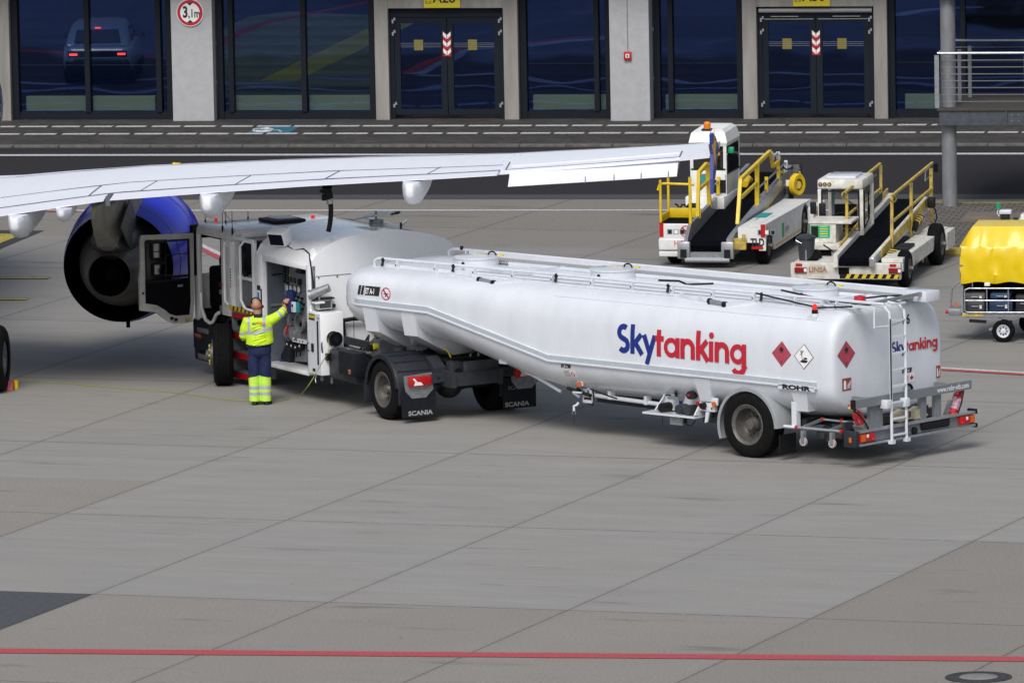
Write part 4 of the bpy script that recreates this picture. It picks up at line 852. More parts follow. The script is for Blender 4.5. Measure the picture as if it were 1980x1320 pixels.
b = MB(); b.box(-2.39, -2.2, -2.93, -2.885, .35, .42, black, .01); b.box(-2.39, -2.2, -2.93, -2.885, .57, .65, black, .01); b.box(-2.36, -2.1, .003, .08, .36, .62, mat('bumper_end', (.015, .02, .028), .5), .01); b.box(-2.27, -2.22, .082, .088, .44, .52, oral); b.box(-2.365, -2.332, -2.25, -1.55, .45, .585, black, .03); b.cyl((-2.37, -1.38, .47), (-2.33, -1.38, .47), .06, black, 12); b.build('end_cap', bp_)
for y in (-.02, -2.50):
    b = MB(); b.box(-2.375, -2.332, y-.36, y, .435, .565, redl, .006); lt = b.build('tail_light', bp_)
    b = MB(); o_ = y if y > -1 else y-.25; b.box(-2.379, -2.3755, o_-.12, o_-.01, .445, .555, oral); b.box(-2.379, -2.3755, y-.20, y-.15, .50, .55, decal_w); b.cyl((-2.382, (y-.3 if y > -1 else y-.05), .47), (-2.376, (y-.3 if y > -1 else y-.05), .47), .018, redon, 8); b.build('lens', lt)
b = MB(); b.cyl((-2.35, -2.96, .6), (-2.35, -2.90, .6), .03, mat('lamp_clear', (.7, .6, .6), .2), 10); b.build('marker_lamp', bp_)
# underframe
ufr = mat('underframe_dark', (.03, .033, .038), .6, noise=.3, nscale=6)
b = MB(); b.box(-1.9, 1.6, -1.02, -.9, .50, .72, ufr); b.box(-1.9, 1.6, -1.94, -1.82, .50, .72, ufr)
for x in (-1.8, -1.0, 1.0): b.box(x-.05, x+.05, -2.6, -.25, .56, .68, ufr)
b.box(-1.65, -1.45, -1.8, -.4, .40, .62, ufr); b.cyl((-1.3, -.45, .45), (-1.3, -2.4, .45), .13, ufr, 14); b.build('underframe', TR)
random.seed(5)
def uc(b):
    for k in range(22): x = random.uniform(-2.1, -.7); y = random.uniform(-2.5, -.35); z = random.uniform(.38, .72); w = random.uniform(.05, .18); b.box(x-w, x+w, y-w, y+w, z-.05, z+.05, random.choice((black, ufr, dgrey)), .01)
uc_ = MB(); uc(uc_); uc_.build('underframe_interior', TR)
b = MB(); b.cyl((0, -.3, .53), (0, -2.54, .53), .09, ufr); b.box(-.4, .4, -.95, -.85, .4, .55, ufr); b.box(-.4, .4, -2.0, -1.9, .4, .55, ufr); b.cyl((.25, -.75, .62), (.25, -.55, .62), .14, black); b.build('axle', TR)
b = MB(); b.box(1.6, 4.6, -1.30, -1.54, .50, .60, ufr); b.prism([(4.4, -1.3, .42), (1.4, -1.3, .36), (1.4, -1.3, .6), (4.4, -1.3, .68)], (0, -.25, 0), ufr); b.cyl((2.15, -.95, .60), (2.15, -.95, .38), .20, mat('valve_cast', (.10, .095, .085), .6, .3, noise=.3), 20, .17); b.cyl((2.15, -.95, .38), (2.15, -.95, .28), .03, black, 8); b.build('sump', TR)
# white pipe along the belly
b = MB(); b.tube([pz(TM, px, py, -.42) for px, py in ((880, 652), (930, 677), (1000, 709), (1050, 736), (1085, 757))], .028, tmat, 8); b.tube([pz(TM, px, py, -.36) for px, py in ((1118, 757), (1150, 764), (1200, 771), (1290, 783))], .035, tmat, 8); b.build('pipe', TR)
b = MB()
v = pz(TM, 976, 694, -.30); b.box(v.x-.09, v.x+.09, -.42, -.24, v.z-.08, v.z+.08, tmat, .02)
for q_ in ((1140, 760), (1180, 766), (1250, 776)): v = pz(TM, q_[0], q_[1], -.33); b.box(v.x-.03, v.x+.03, -.42, -.30, v.z-.05, v.z+.09, tmat)
b.build('pipe_clip', TR)
# wheels
def road_wheel(parent, x, y, r, w, out=1, name='wheel', rr=.60, rotz=0, dish=.12):
    """outer face at y, tyre extends inward; out=+1: outer side faces +y"""
    b = MB(); M = Matrix.Translation((x, y, r)) @ Matrix.Rotation(rotz, 4, 'Z'); b.M = M
    w_ = w; P = [(0.02, r*rr), (.0, r*.70), (.005, r*.86), (.03, r*.955), (.055, r)]
    for k in range(4): a = .055+(w_-.11)*k/4; c = .055+(w_-.11)*(k+1)/4; P += [(a+.004, r), (c-.012, r), (c-.010, r-.012), (c-.002, r-.012)]
    P += [(w_-.055, r), (w_-.03, r*.955), (w_-.005, r*.86), (w_, r*.7), (w_-.02, r*rr)]
    b.lathe(P, (0, 0, 0), (0, -out, 0), rub, 48); t = b.build(name, parent, 40)
    b = MB(); b.M = M; q = r*rr; b.lathe([(.01, q+.012), (.005, q), (.03, q-.03), (.035, q-.05), (dish, q-.06), (dish+.05, q-.10), (dish+.055, q*.42), (dish-.03, q*.36), (dish-.05, q*.30), (dish-.10, q*.26), (dish-.11, .001)], (0, 0, 0), (0, -out, 0), rimm, 40)
    for k in range(10): a = 2*PI*k/10; c = Vector((q*.52*math.cos(a), 0, q*.52*math.sin(a))); b.cyl(c+Vector((0, -out*(dish+.06), 0)), c+Vector((0, -out*(dish+.02), 0)), .018, rimm, 6)
    b.build('rim', t, 40); return t
road_wheel(TR, 0, 0, .535, .36, 1, dish=.17); road_wheel(TR, 0, -2.84, .535, .36, -1, dish=.17)
# fenders
def fender(parent, x, y0, y1, r, a0, a1, m, name='mudguard', thick=.03, zc=.53, lip=.04, ribs=0):
    b = MB(); A = [R(a0+(a1-a0)*i/26) for i in range(27)]; secs = []
    for a in A:
        c, s = math.cos(a), math.sin(a); secs.append([Vector((x+(r-lip)*c, y0, zc+(r-lip)*s)), Vector((x+(r+thick*.4)*c, y0, zc+(r+thick*.4)*s)), Vector((x+(r+thick)*c, y0-math.copysign(.03, y0-y1), zc+(r+thick)*s)), Vector((x+(r+thick)*c, y1, zc+(r+thick)*s)), Vector((x+r*c, y1, zc+r*s)), Vector((x+r*c, y0-math.copysign(.012, y0-y1), zc+r*s)), Vector((x+(r-lip)*c, y0-math.copysign(.012, y0-y1), zc+(r-lip)*s))])
    b.loft(secs, m)
    for k in range(ribs):
        a = R(35+k*110/(ribs-1)) if ribs > 1 else R(90); b.bar((x+(r+thick+.004)*math.cos(a), y0-.05 if y0 > y1 else y0+.05, zc+(r+thick+.004)*math.sin(a)), (x+(r+thick+.004)*math.cos(a), y1, zc+(r+thick+.004)*math.sin(a)), .022, .016, m, (math.cos(a), 0, math.sin(a)))
    return b.build(name, parent, 40)
fgm = mat('mudguard_grey', (.30, .32, .34), .45, noise=.15, nscale=5)
fender(TR, 0, .0, -.45, .62, -22, 178, fgm, zc=.50); fender(TR, 0, -2.84, -2.4, .62, -22, 178, fgm, zc=.50)
b = MB(); b.box(-.68, -.66, -.42, -.02, .10, .42, black); b.box(-.68, -.66, -2.8, -2.42, .10, .42, black); b.build('mudflap', TR, 0)
b = MB(); b.box(-1.0, -.90, -.16, -.06, .58, .98, tmat); b.tube([(-.75, -.05, .57), (-1.25, -.05, .57)], .025, tmat); b.build('mudguard_bracket', TR)
# valve cabinet, breather, landing leg
def mini(name, fn): b = MB(); fn(b); return b.build(name, TR, 30)
vc = MB(); vc.box(2.02, 1.18, -.30, -.26, .60, .98, tmat); vc.prism([(2.10, -.30, .55), (2.02, -.05, .62), (1.98, -.28, .88)], (-.03, 0, 0), tmat); vc.prism([(1.15, -.30, .55), (1.15, -.02, .60), (1.18, -.28, .88)], (-.03, 0, 0), tmat); vc.box(2.24, 1.12, -.28, .0, .545, .575, tmat); vo = vc.build('valve_cabinet', TR, 20)
b = MB(); 
for x in (1.88, 1.52, 1.32): b.cyl((x, -.26, .66), (x, -.06, .66), .075, black if x > 1.6 else ufr, 18)
b.cyl((1.55, -.15, .66), (1.25, -.15, .66), .08, ufr, 16); b.cyl((1.30, -.2, .90), (1.22, -.02, .92), .07, black, 16); b.cyl((1.24, .0, .92), (1.22, .01, .92), .022, redl, 8); b.box(1.75, 1.55, -.26, -.1, .80, .85, galv); b.cyl((1.66, -.18, .85), (1.66, -.18, .95), .02, black, 8); b.cyl((1.68, -.18, .90), (1.60, -.1, .94), .02, black, 8)
b.box(1.72, 1.45, -.1, -.08, .52, .40, galv); b.tube([(1.4, -.12, .52), (1.38, -.1, .42), (1.28, -.1, .40), (1.2, -.12, .5)], .01, black, 6); b.tube([(1.9, -.1, .55), (1.9, -.1, .36)], .004, black, 4)
b.build('coupling', vo)
b = MB()
for x, z in ((1.90, .84), (1.36, .84), (1.85, .80), (1.93, .92)): b.box(x-.06, x+.06, -.258, -.255, z-.012, z+.012, decal_k)
b.sheet([(1.62, -.2, .78), (1.54, -.2, .78), (1.54, -.2, .72), (1.58, -.2, .68), (1.62, -.2, .72)], decal_b); b.build('label', vo, 0, False)
b = MB(); b.box(1.12, .78, -.2, -.12, .66, .82, tmat, .02); b.cyl((1.0, -.12, .76), (1.0, -.04, .76), .05, black, 12); b.prism([(.95, -.12, .66), (.88, -.12, .66), (.92, -.12, .50), (.98, -.12, .48)], (0, .03, 0), tmat); b.box(.86, .83, -.118, -.115, .70, .74, decal_b); b.box(1.06, .96, -.118, -.115, .69, .71, decal_r); b.cyl((1.13, -.14, .78), (1.18, -.14, .78), .035, redl, 10); b.build('brake_valve', TR)
b = MB(); b.box(1.2, .75, -.5, -.3, .45, .62, ufr); b.build('air_tank', TR)
b = MB(); b.box(.83, .70, -.13, -.09, .78, .90, tmat, .01); b.cyl((.765, -.09, .80), (.765, -.075, .80), .045, oral, 14); b.build('side_marker_lamp', TR)
b = MB(); b.box(3.80, 3.68, -.20, -.16, .86, .98, tmat, .01); b.cyl((3.74, -.16, .89), (3.74, -.145, .89), .045, oral, 14); b.build('side_marker_lamp', TR)
b = MB(); b.box(3.82, 3.62, -.40, -.30, .56, .80, tmat, .02); b.cyl((3.88, -.3, .66), (3.94, -.22, .74), .03, tmat, 8); b.box(3.94, 3.75, -.32, -.2, .73, .755, tmat); b.cyl((3.85, -.28, .76), (3.85, -.22, .80), .03, black, 8)
b.tube([(3.9, -.3, .56), (3.92, -.28, .52), (3.97, -.26, .50), (3.97, -.26, .42)], .022, tmat, 8)
for d in (-.03, .03): b.bar((3.97+d, -.26, .42), (3.97+d, -.26, .36), .012, .012, galv)
b.tube([(3.6, -.32, .80), (3.56, -.3, .62), (3.6, -.3, .53), (3.68, -.3, .56)], .012, black, 6); b.cyl((3.97, -.26, .36), (3.97, -.26, .18), .003, black, 4)
b.tube([(4.05, -.2, .80), (3.8, -.25, .74), (3.6, -.27, .70)], .03, black, 8); b.tube([(3.55, -.2, .82), (3.2, -.22, .74), (3.0, -.24, .70)], .012, black, 6)
b.box(3.78, 3.62, -.299, -.296, .62, .66, decal_k); b.build('sampling_valve', TR)
b = MB(); b.prism([(.88, -.9, 0), (.70, -.9, 0), (.76, -.9, .07), (.84, -.9, .07)], (0, -.2, 0), redp); b.cyl((.80, -1.0, .05), (.80, -1.0, .45), .04, redp, 10); b.build('parking_leg', TR)
# drawbar-like trolley with castors, cable, extinguishers, chocks
trl = MB(); trl.M = Matrix.Translation((0, 0, .16)); trl.cyl((-1.15, .10, .44), (-1.95, -.05, .42), .024, alu, 10); trl.cyl((-1.3, -.35, .53), (-1.9, -.5, .5), .02, alu, 10); trl.bar((-1.25, .1, .44), (-1.3, -.35, .53), .04, .04, alu); trl.bar((-1.75, 0, .43), (-1.8, -.45, .5), .04, .04, alu); hb_ = trl.build('hose_carrier', TR)
for x, y in ((-1.28, .10), (-1.80, .0)): b = MB(); b.M = Matrix.Translation((0, 0, .16)); b.cyl((x, y-.02, .22), (x, y+.02, .22), .068, mat('castor_wheel', (.42, .36, .36), .5), 18); b.box(x-.03, x+.03, y-.035, y-.022, .2, .40, galv); b.box(x-.03, x+.03, y+.022, y+.035, .2, .40, galv); b.build('castor', hb_)
b = MB(); b.M = Matrix.Translation((0, 0, .16)); [b.cyl(p, (p[0]-.04, p[1]-.008, p[2]), .035, redl, 10) for p in ((-1.12, .107, .44), (-1.93, -.046, .42), (-1.28, -.345, .53), (-1.6, -.44, .52))]; b.cyl((-2.05, -.02, .36), (-2.07, -.02, .36), .03, mat('lamp_pale', (.8, .6, .55), .3, emit=((1, .4, .3), 1.0)), 8); b.build('end_plug', hb_)
def extinguisher(org, tilt, lab, full):
    Mx = TM @ Matrix.Translation(org) @ tilt; e = thing('fire_extinguisher', lab, 'fire extinguisher', Mx, 'fire extinguishers on the trailer tail')
    b = MB(); b.lathe([(0, .001), (.0, .07), (.02, .085), (.36, .085), (.42, .06), (.45, .03), (.46, .001)], (0, 0, 0), (0, 0, 1), mat('extinguisher_red', (.50, .012, .02), .25, coat=.5), 24); b.build('cylinder', e, 40)
    b = MB(); b.cyl((0, 0, .45), (0, 0, .50), .03, black, 10); b.bar((0, 0, .51), (.1, 0, .54), .03, .02, redp); b.build('valve', e)
    b = MB(); b.tube([(0, .02, .48), (-.06, .08, .50), (-.13, .06, .40), (-.14, .03, .2), (-.11, 0, .05)], .014, black, 8); b.build('hose', e)
    if full: b = MB(); b.lathe([(.10, .087), (.30, .087)], (0, 0, 0), (0, 0, 1), mat('extinguisher_label', (.72, .55, .60), .5, noise=.5, nscale=25, dirt=(.3, .05, .15)), 24); b.build('label', e, 40)
    else: b = MB(); b.tube([(.02+.03*math.cos(t), .03*math.sin(t)+.05, .54) for t in [2*PI*k/10 for k in range(10)]], .008, decal_y, 5, True); b.build('pin_ring', e)
extinguisher((-2.20, -2.50, .58), Matrix.Rotation(R(30), 4, 'X'), 'red fire extinguisher with pale label leaning at the right end of the rear bumper', True)
extinguisher((-2.18, -.36, .55), Matrix.Rotation(R(-32), 4, 'X'), 'red fire extinguisher tilted in a grey holder at the left end of the rear bumper', False)
b = MB(); b.M = Matrix.Translation((-2.18, -.36, .55)) @ Matrix.Rotation(R(-32), 4, 'X'); b.box(-.1, .1, -.10, .10, -.05, .20, grf); b.M = Matrix.Translation((-2.20, -2.50, .58)) @ Matrix.Rotation(R(30), 4, 'X'); b.box(.0, .1, -.10, .10, -.04, .22, grf); b.build('extinguisher_holder', TR, 0)
for i, (y, lab) in enumerate(((-1.28, 'pale plastic wheel chock on the rear bumper, just right of the ladder'), (-1.68, 'pale plastic wheel chock on the rear bumper, nearer the right-hand extinguisher'))):
    c = thing('wheel_chock', lab, 'wheel chock', TM @ Matrix.Translation((-2.15, y, .66)), 'wheel chocks on the trailer tail'); b = MB()
    b.prism([(-.12, -.15, 0), (-.12, .15, -.03), (-.12, .15, .10), (-.12, -.02, .15)], (.20, 0, 0), mat('chock_beige', (.42, .38, .27), .6, noise=.2)); b.build('block', c, 20); b = MB()
    for k in range(3): b.box(-.124, -.1205, -.1+k*.06, -.07+k*.06, .02, .1, black)
    b.build('slot', c, 0)
# earth cable on tractor frame drawn later
# ================================================================ TRACTOR WITH PUMP MODULE
KM = frame(G(740, 811), 118)
KT = thing('fuel_tractor', 'white fuelling tractor with open cab door and open pump cabinet', 'truck', KM)
def kb(name, fn, smooth=30, parent=None, fix=True): b = MB(); fn(b); return b.build(name, parent or KT, smooth, fix)
chs = mat('chassis_grey', (.034, .038, .048), .55, .1, noise=.35, nscale=7)
road_wheel(KT, 0, 0, .50, .60, 1, dish=.16, rr=.58); road_wheel(KT, 0, -2.50, .50, .60, -1, dish=.16, rr=.58)
fw = road_wheel(KT, 5.56, .39, .53, .34, 1, rotz=R(-27), dish=-.02); road_wheel(KT, 5.42, -2.56, .53, .34, -1, rotz=R(-27), dish=-.02)
def nuts(b):
    M = Matrix.Translation((5.56, .39, .53)) @ Matrix.Rotation(R(-27), 4, 'Z'); b.M = M
    for k in range(10): a = 2*PI*k/10; b.cyl((.16*math.cos(a), .02, .16*math.sin(a)), (.16*math.cos(a), .075, .16*math.sin(a)), .022, mat('nut_yellow', (.45, .40, .05), .5), 8)
    b.lathe([(-.02, .21), (.05, .19), (.06, .11), (.10, .09), (.10, .001)], (0, 0, 0), (0, 1, 0), rimm, 24)
kb('hub', nuts, 30, fw)
kb('chassis', lambda b: (b.box(-1.05, 6.6, -.85, -.77, .58, .84, chs), b.box(-1.05, 6.6, -1.73, -1.65, .58, .84, chs), b.box(-1.02, -.94, -1.65, -.85, .60, .82, chs), b.box(.3, .4, -1.65, -.85, .6, .82, chs), b.box(2.2, 2.3, -1.65, -.85, .6, .8, chs)), 0)
kb('axle', lambda b: (b.cyl((0, -.5, .5), (0, -2.0, .5), .10, ufr, 14), b.sph((0, -1.25, .5), .24, ufr), b.cyl((5.42, -.2, .5), (5.42, -2.3, .5), .07, ufr), b.cyl((.45, -.8, .42), (.45, -1.75, .42), .1, black)))
kb('fifth_wheel', lambda b: (b.cyl((.0, -1.25, .93), (.0, -1.25, .99), .46, black, 28), b.prism([(-.55, -.95, .90), (-.75, -1.0, .84), (-.75, -1.5, .84), (-.55, -1.55, .90)], (.2, 0, .05), black), b.box(-.3, .35, -1.7, -.8, .82, .92, chs)))
kb('fuel_tank', lambda b: b.box(1.2, 2.3, -.62, -.12, .45, .95, chs, .05)); kb('side_tank', lambda b: b.box(1.2, 2.3, -2.4, -1.9, .4, .95, chs, .05))
kb('side_box', lambda b: (b.box(1.02, 1.55, -.25, .02, .60, 1.0, dgrey, .02), b.box(1.10, 1.16, .02, .03, .64, .72, galv), b.cyl((1.13, .03, .70), (1.13, .04, .70), .022, oral, 8), b.box(1.10, 1.16, .0305, .034, .64, .655, redl)))
# hoses, boxes, tank behind the module
def gear(b):
    b.box(2.25, .75, -.45, -.40, 1.02, 1.14, chs); b.box(.72, .95, -.62, -.34, .92, 1.22, greyp); b.cyl((.80, -.36, 1.12), (.80, -.26, 1.12), .05, decal_y, 12); b.cyl((.85, -.34, 1.10), (.85, -.20, 1.10), .055, black, 12)
    b.box(2.3, .8, -.40, -.36, .92, .96, galv)
kb('deck_frame', gear, 20)
kb('air_reservoir', lambda b: (b.cyl((.62, -.85, 1.24), (.62, -1.15, 1.24), .16, tmat, 20), b.sph((.62, -.85, 1.24), .16, tmat, 16, 8, (1, .4, 1))))
kb('coupling_board', lambda b: (b.box(.30, .34, -1.35, -1.10, 1.15, 1.40, tmat), b.box(.28, .42, -1.38, -1.05, 1.38, 1.50, decal_b), [b.tube([(.27, -1.12-.06*k, 1.42), (.24, -1.10-.06*k, 1.30), (.27, -1.16-.05*k, 1.20), (.27, -1.13-.06*k, 1.15)], .012, mat('air_hose_blue', (.02, .08, .3), .4), 6) for k in range(4)]))
kb('air_hose', lambda b: (b.tube([(2.50, -.30, 1.34), (2.45, -.7, 1.38), (2.45, -1.5, 1.36), (2.5, -2.0, 1.38)], .035, black, 8), b.tube([(2.48, -.55, 1.36), (2.45, -.55, 1.0), (2.3, -.6, .85)], .045, black, 8), b.tube([(2.45, -1.05, 1.36), (2.42, -1.15, 1.15), (2.3, -1.15, .9)], .05, black, 8), b.tube([(1.9, -.35, .95), (1.4, -.3, .93), (1.05, -.35, .98)], .025, mat('hose_grey', (.2, .18, .17), .6), 8), b.tube([(2.2, .0, 1.25), (2.15, .02, .95), (2.2, -.02, .80)], .014, black, 6)))
# rear fenders with ribs, flaps, lamps
fk = mat('mudguard_dark', (.017, .020, .028), .5, spec=.28, noise=.3, nscale=6)
for y0, y1 in ((.02, -.64), (-2.52, -1.88)):
    fender(KT, 0, y0, y1, .58, 8, 172, fk, zc=.50, ribs=7, lip=.06)
    s = 1 if y0 > -1 else -1
    b = MB(); b.box(-.66, -.60, min(y0, y1), max(y0, y1), .30, .62, fk, .02); b.box(.58, .64, min(y0, y1), max(y0, y1), .22, .6, fk, .02) if y0 > -1 else None; b.build('mudguard_skirt', KT)
    b = MB(); b.box(-.72, -.70, min(y0, y1)+.0, max(y0, y1)-.02, .10, .62, dgrey); mf = b.build('mudflap', KT, 0)
    b = MB(); lt_ = mat('flap_lettering', (.36, .36, .35), .6)
    text(b, 'SCANIA', .105, lt_, (-.7225, y0-.13 if s > 0 else -1.93, .135), (0, -1, 0), (0, 0, 1), .003, sx=1.22)
    if s < 0: text(b, 'SCANIA', .085, mat('flap_lettering_dim', (.16, .16, .16), .6), (-.7225, -1.99, .42), (0, -1, 0), (0, 0, 1), .002, sx=1.2)
    b.build('flap_lettering', mf, 0, False)
    yc = -.30 if s > 0 else -2.30
    b = MB(); b.prism([(-.73, yc+.26, .80), (-.73, yc-.26, .83), (-.73, yc-.28, .55), (-.73, yc-.14, .42), (-.73, yc+.12, .42), (-.73, yc+.24, .55)], (.025, 0, 0), galv); b.build('lamp_plate', KT, 0)
    b = MB(); b.box(-.80, -.735, yc-.22, yc+.20, .62, .79, redl, .02); tl = b.build('tail_light', KT)
    b = MB(); b.add([(-.803, yc+.14, .76), (-.803, yc+.10, .76), (-.803, yc+.05, .70), (-.803, yc-.02, .69), (-.803, yc-.06, .64), (-.803, yc+.12, .64), (-.803, yc+.09, .70)], [(0, 1, 2, 6), (2, 3, 4, 5, 6)], decal_w); b.build('lens', tl, 0, False)
    b = MB(); b.bar((-.74, yc-.22*s, .72), (-.74, yc-.62*s, .75), .05, .15, chs, (0, 0, 1)); b.cyl((-.775, yc-.36*s, .73), (-.76, yc-.36*s, .73), .02, black, 8); b.build('lamp_bracket', KT, 0)
kb('rear_crossmember', lambda b: (b.box(-.80, -.74, -1.78, -1.12, .66, .97, mat('steel_plate_grey', (.085, .092, .105), .5, .2, noise=.3, nscale=5), .01), b.box(-.80, -.62, -1.12, -.88, .62, .98, chs, .01), b.cyl((-.81, -1.02, .80), (-.78, -1.02, .80), .075, black, 16)), 30)
kb('spring_cover', lambda b: (b.prism([(.5, -.66, .98), (-.35, -.66, 1.05), (-.62, -.66, .88), (-.62, -.66, .62), (.5, -.66, .62)], (0, -.22, 0), chs), b.cyl((.25, -.45, .98), (.25, -.45, 1.16), .15, fk, 18, .13), b.box(-.62, -.5, -1.6, -1.0, .98, 1.02, black), [b.cyl((-.62, y, 1.02), (-.62, y, 1.07), .015, galv, 6) for y in (-1.35, -1.5, -1.62)]), 30)
random.seed(11)
def clutter(b):
    for k in range(26):
        x = random.uniform(-.55, 2.2); y = random.uniform(-2.2, -.5); z = random.uniform(.72, 1.02); w = random.uniform(.05, .16); b.box(x-w, x+w, y-w*.6, y+w*.6, z-.06, z+random.uniform(.02, .10), random.choice((black, chs, ufr, greyp, dgrey)), .01)
    for k in range(7):
        x = random.uniform(.2, 2.2); y = random.uniform(-1.9, -.4); b.tube([(x, y, .95), (x-.2, y+random.uniform(-.2, .2), 1.2), (x-.5, y+random.uniform(-.3, .3), 1.12), (x-.7, y, .95)], .018, random.choice((black, MATS['hose_grey'])), 6)
kb('chassis_interior_fittings', clutter, 30)
kb('suzie_coil', lambda b: b.tube([(-.3, -1.0, 1.25), (-.35, -1.02, 1.15), (-.42, -1.05, 1.08), (-.5, -1.06, .98), (-.5, -1.0, .9)], .015, decal_y, 6))
# ---- pump module
def roofprof(): return [(.0, 2.33), (-.10, 2.50), (-.25, 2.61), (-.45, 2.70), (-.70, 2.77), (-1.0, 2.82), (-1.35, 2.845), (-1.65, 2.83), (-2.0, 2.77), (-2.3, 2.70), (-2.55, 2.62), (-2.68, 2.55), (-2.76, 2.38)]
RP = roofprof(); X0, X1 = 2.55, 4.62
MO = kb('pump_module', lambda b: (
    b.prism([(X0, y, z) for y, z in RP]+[(X0, -2.76, .95), (X0, 0, .95)], (.03, 0, 0), white),
    b.prism([(X1-.03, y, z) for y, z in RP]+[(X1-.03, -2.76, .5), (X1-.03, 0, .5)], (.03, 0, 0), white),
    b.loft([[Vector((x, y, z)) for y, z in RP]+[Vector((x, y, z-.03)) for y, z in RP[::-1]] for x in (X0+.031, X1-.031)], white),
    b.box(X0+.031, X1-.031, -2.76, -2.73, .5, 2.318, white)), 22)
kb('side_frame', lambda b: (b.box(X0+.0, X0+.16, -.10, .012, .48, 2.33, white, .012), b.box(X1-.24, X1, -.10, .012, .48, 2.33, white, .012), b.box(X0+.161, X1-.241, -.08, .008, 2.24, 2.33, white, .008), b.box(X0+.161, X1-.241, -.36, .010, .44, .50, whited, .008)), 30, MO)
kb('seam', lambda b: (b.box(X0-.004, X0, -2.75, -.10, 2.13, 2.142, pl), b.box(X0-.004, X0, -.80, -.79, 1.0, 2.13, pl), [b.cyl((X0-.012, y, 2.11), (X0, y, 2.11), .014, black, 6) for y in (-.15, -.5, -.9, -1.3, -1.7, -2.1, -2.5)]), 0, MO)
kb('lifting_eye', lambda b: (b.prism([(X0+.06, -.02, 2.28), (X0+.06, -.14, 2.28), (X0+.06, -.13, 2.58), (X0+.06, -.08, 2.62), (X0+.06, -.03, 2.58)], (-.012, 0, 0), white), b.cyl((X0+.045, -.08, 2.4), (X0+.062, -.08, 2.4), .015, black, 8)), 20, MO)
kb('lifting_eye', lambda b: b.lathe([(0, .04), (.012, .04), (.012, .015), (0, .015)], (X1-.25, -.22, 2.64), (1, .3, 0), white, 14), 20, MO); kb('lifting_eye', lambda b: b.lathe([(0, .06), (.012, .06), (.012, .02), (0, .02)], (X0+.02, -2.66, 2.48), (1, .3, 0), white, 14), 20, MO)
kb('rear_arch', lambda b: (b.box(X0+.002, X0+.02, -2.70, -.35, .84, .99, whited), ), 0, MO)
cg = mat('cabinet_grey', (.085, .10, .125), .5, noise=.2, nscale=5); cgp = mat('panel_grey', (.15, .165, .19), .5, noise=.12, nscale=4)
YP = -.38
kb('cabinet_interior', lambda b: (b.box(X0+.16, X1-.24, -.95, -.92, .5, 2.24, cg), b.box(X1-.28, X1-.242, -.92, -.08, .5, 2.24, cg), b.box(X0+.162, X1-.282, -.92, -.36, .46, .50, cg), b.box(X0+.162, X0+.19, -.92, -.10, .5, 2.24, cg), b.box(X1-.30, X1-.281, -.6, -.15, 1.98, 2.0, dgrey), b.box(X1-.31, X1-.281, -.7, -.12, 1.45, 1.49, greyp), b.box(X0+.19, X1-.3, -.9, -.6, 2.2, 2.235, cg)), 0, MO)
PX0, PX1 = X0+.20, X1-.29
GP = kb('gauge_panel', lambda b: b.box(PX0, PX1, YP-.02, YP, 1.25, 2.22, cgp), 0, MO)
def gk(px, py): v = OY(KM, px, py, YP); return v.x, v.z
def gauges(i):
    px, py = ((557.5, 556), (565, 557.5), (573, 558.5), (580.5, 560))[i]; x, z = gk(px, py)
    b = MB(); b.cyl((x, YP, z), (x, YP+.03, z), .062, mat('gauge_case', (.2, .21, .22), .3, .8), 20); o = b.build('gauge', GP)
    b = MB(); b.cyl((x, YP+.031, z), (x, YP+.033, z), .05, mat('gauge_face', (.6, .62, .62), .4), 20); b.bar((x, YP+.034, z), (x+.03, YP+.034, z+.02), .006, .003, black); b.build('dial', o)
for i in range(4): gauges(i)
def plates(b):
    for px, py, w, h in ((542, 520, .12, .18), (549, 521, .12, .2), (556, 523, .12, .2), (542, 533, .12, .2), (549, 535, .12, .2), (556, 537, .12, .2), (563, 540, .09, .09), (570, 542, .09, .09)):
        x, z = gk(px, py); b.box(x-w/2, x+w/2, YP, YP+.008, z-h/2, z+h/2, black)
        for k in range(4): b.box(x-w*.38, x+w*.3, YP+.0085, YP+.0095, z+h*(.32-.2*k), z+h*(.36-.2*k), mat('plate_print', (.16, .17, .18), .5))
    x, z = gk(586, 512); b.box(x-.12, x+.1, YP, YP+.10, z-.14, z+.06, black, .01); b.cyl((x+.04, YP+.1, z-.03), (x+.04, YP+.14, z-.03), .05, galv, 14)
    x, z = gk(581, 545); b.box(x-.05, x+.05, YP, YP+.04, z-.05, z+.05, black, .005)
    for px, py in ((572, 572), (579, 574), (586, 577), (575, 582), (583, 585), (589, 588), (580, 593), (587, 597)):
        x, z = gk(px, py); b.cyl((x, YP, z), (x, YP+.05, z), .022, black, 8); b.bar((x, YP+.05, z), (x+.03, YP+.06, z-.04), .014, .012, galv)
    x, z = gk(561, 532); b.box(x-.015, x+.015, YP+.009, YP+.012, z-.02, z+.02, decal_y)
kb('control', plates, 20, GP)
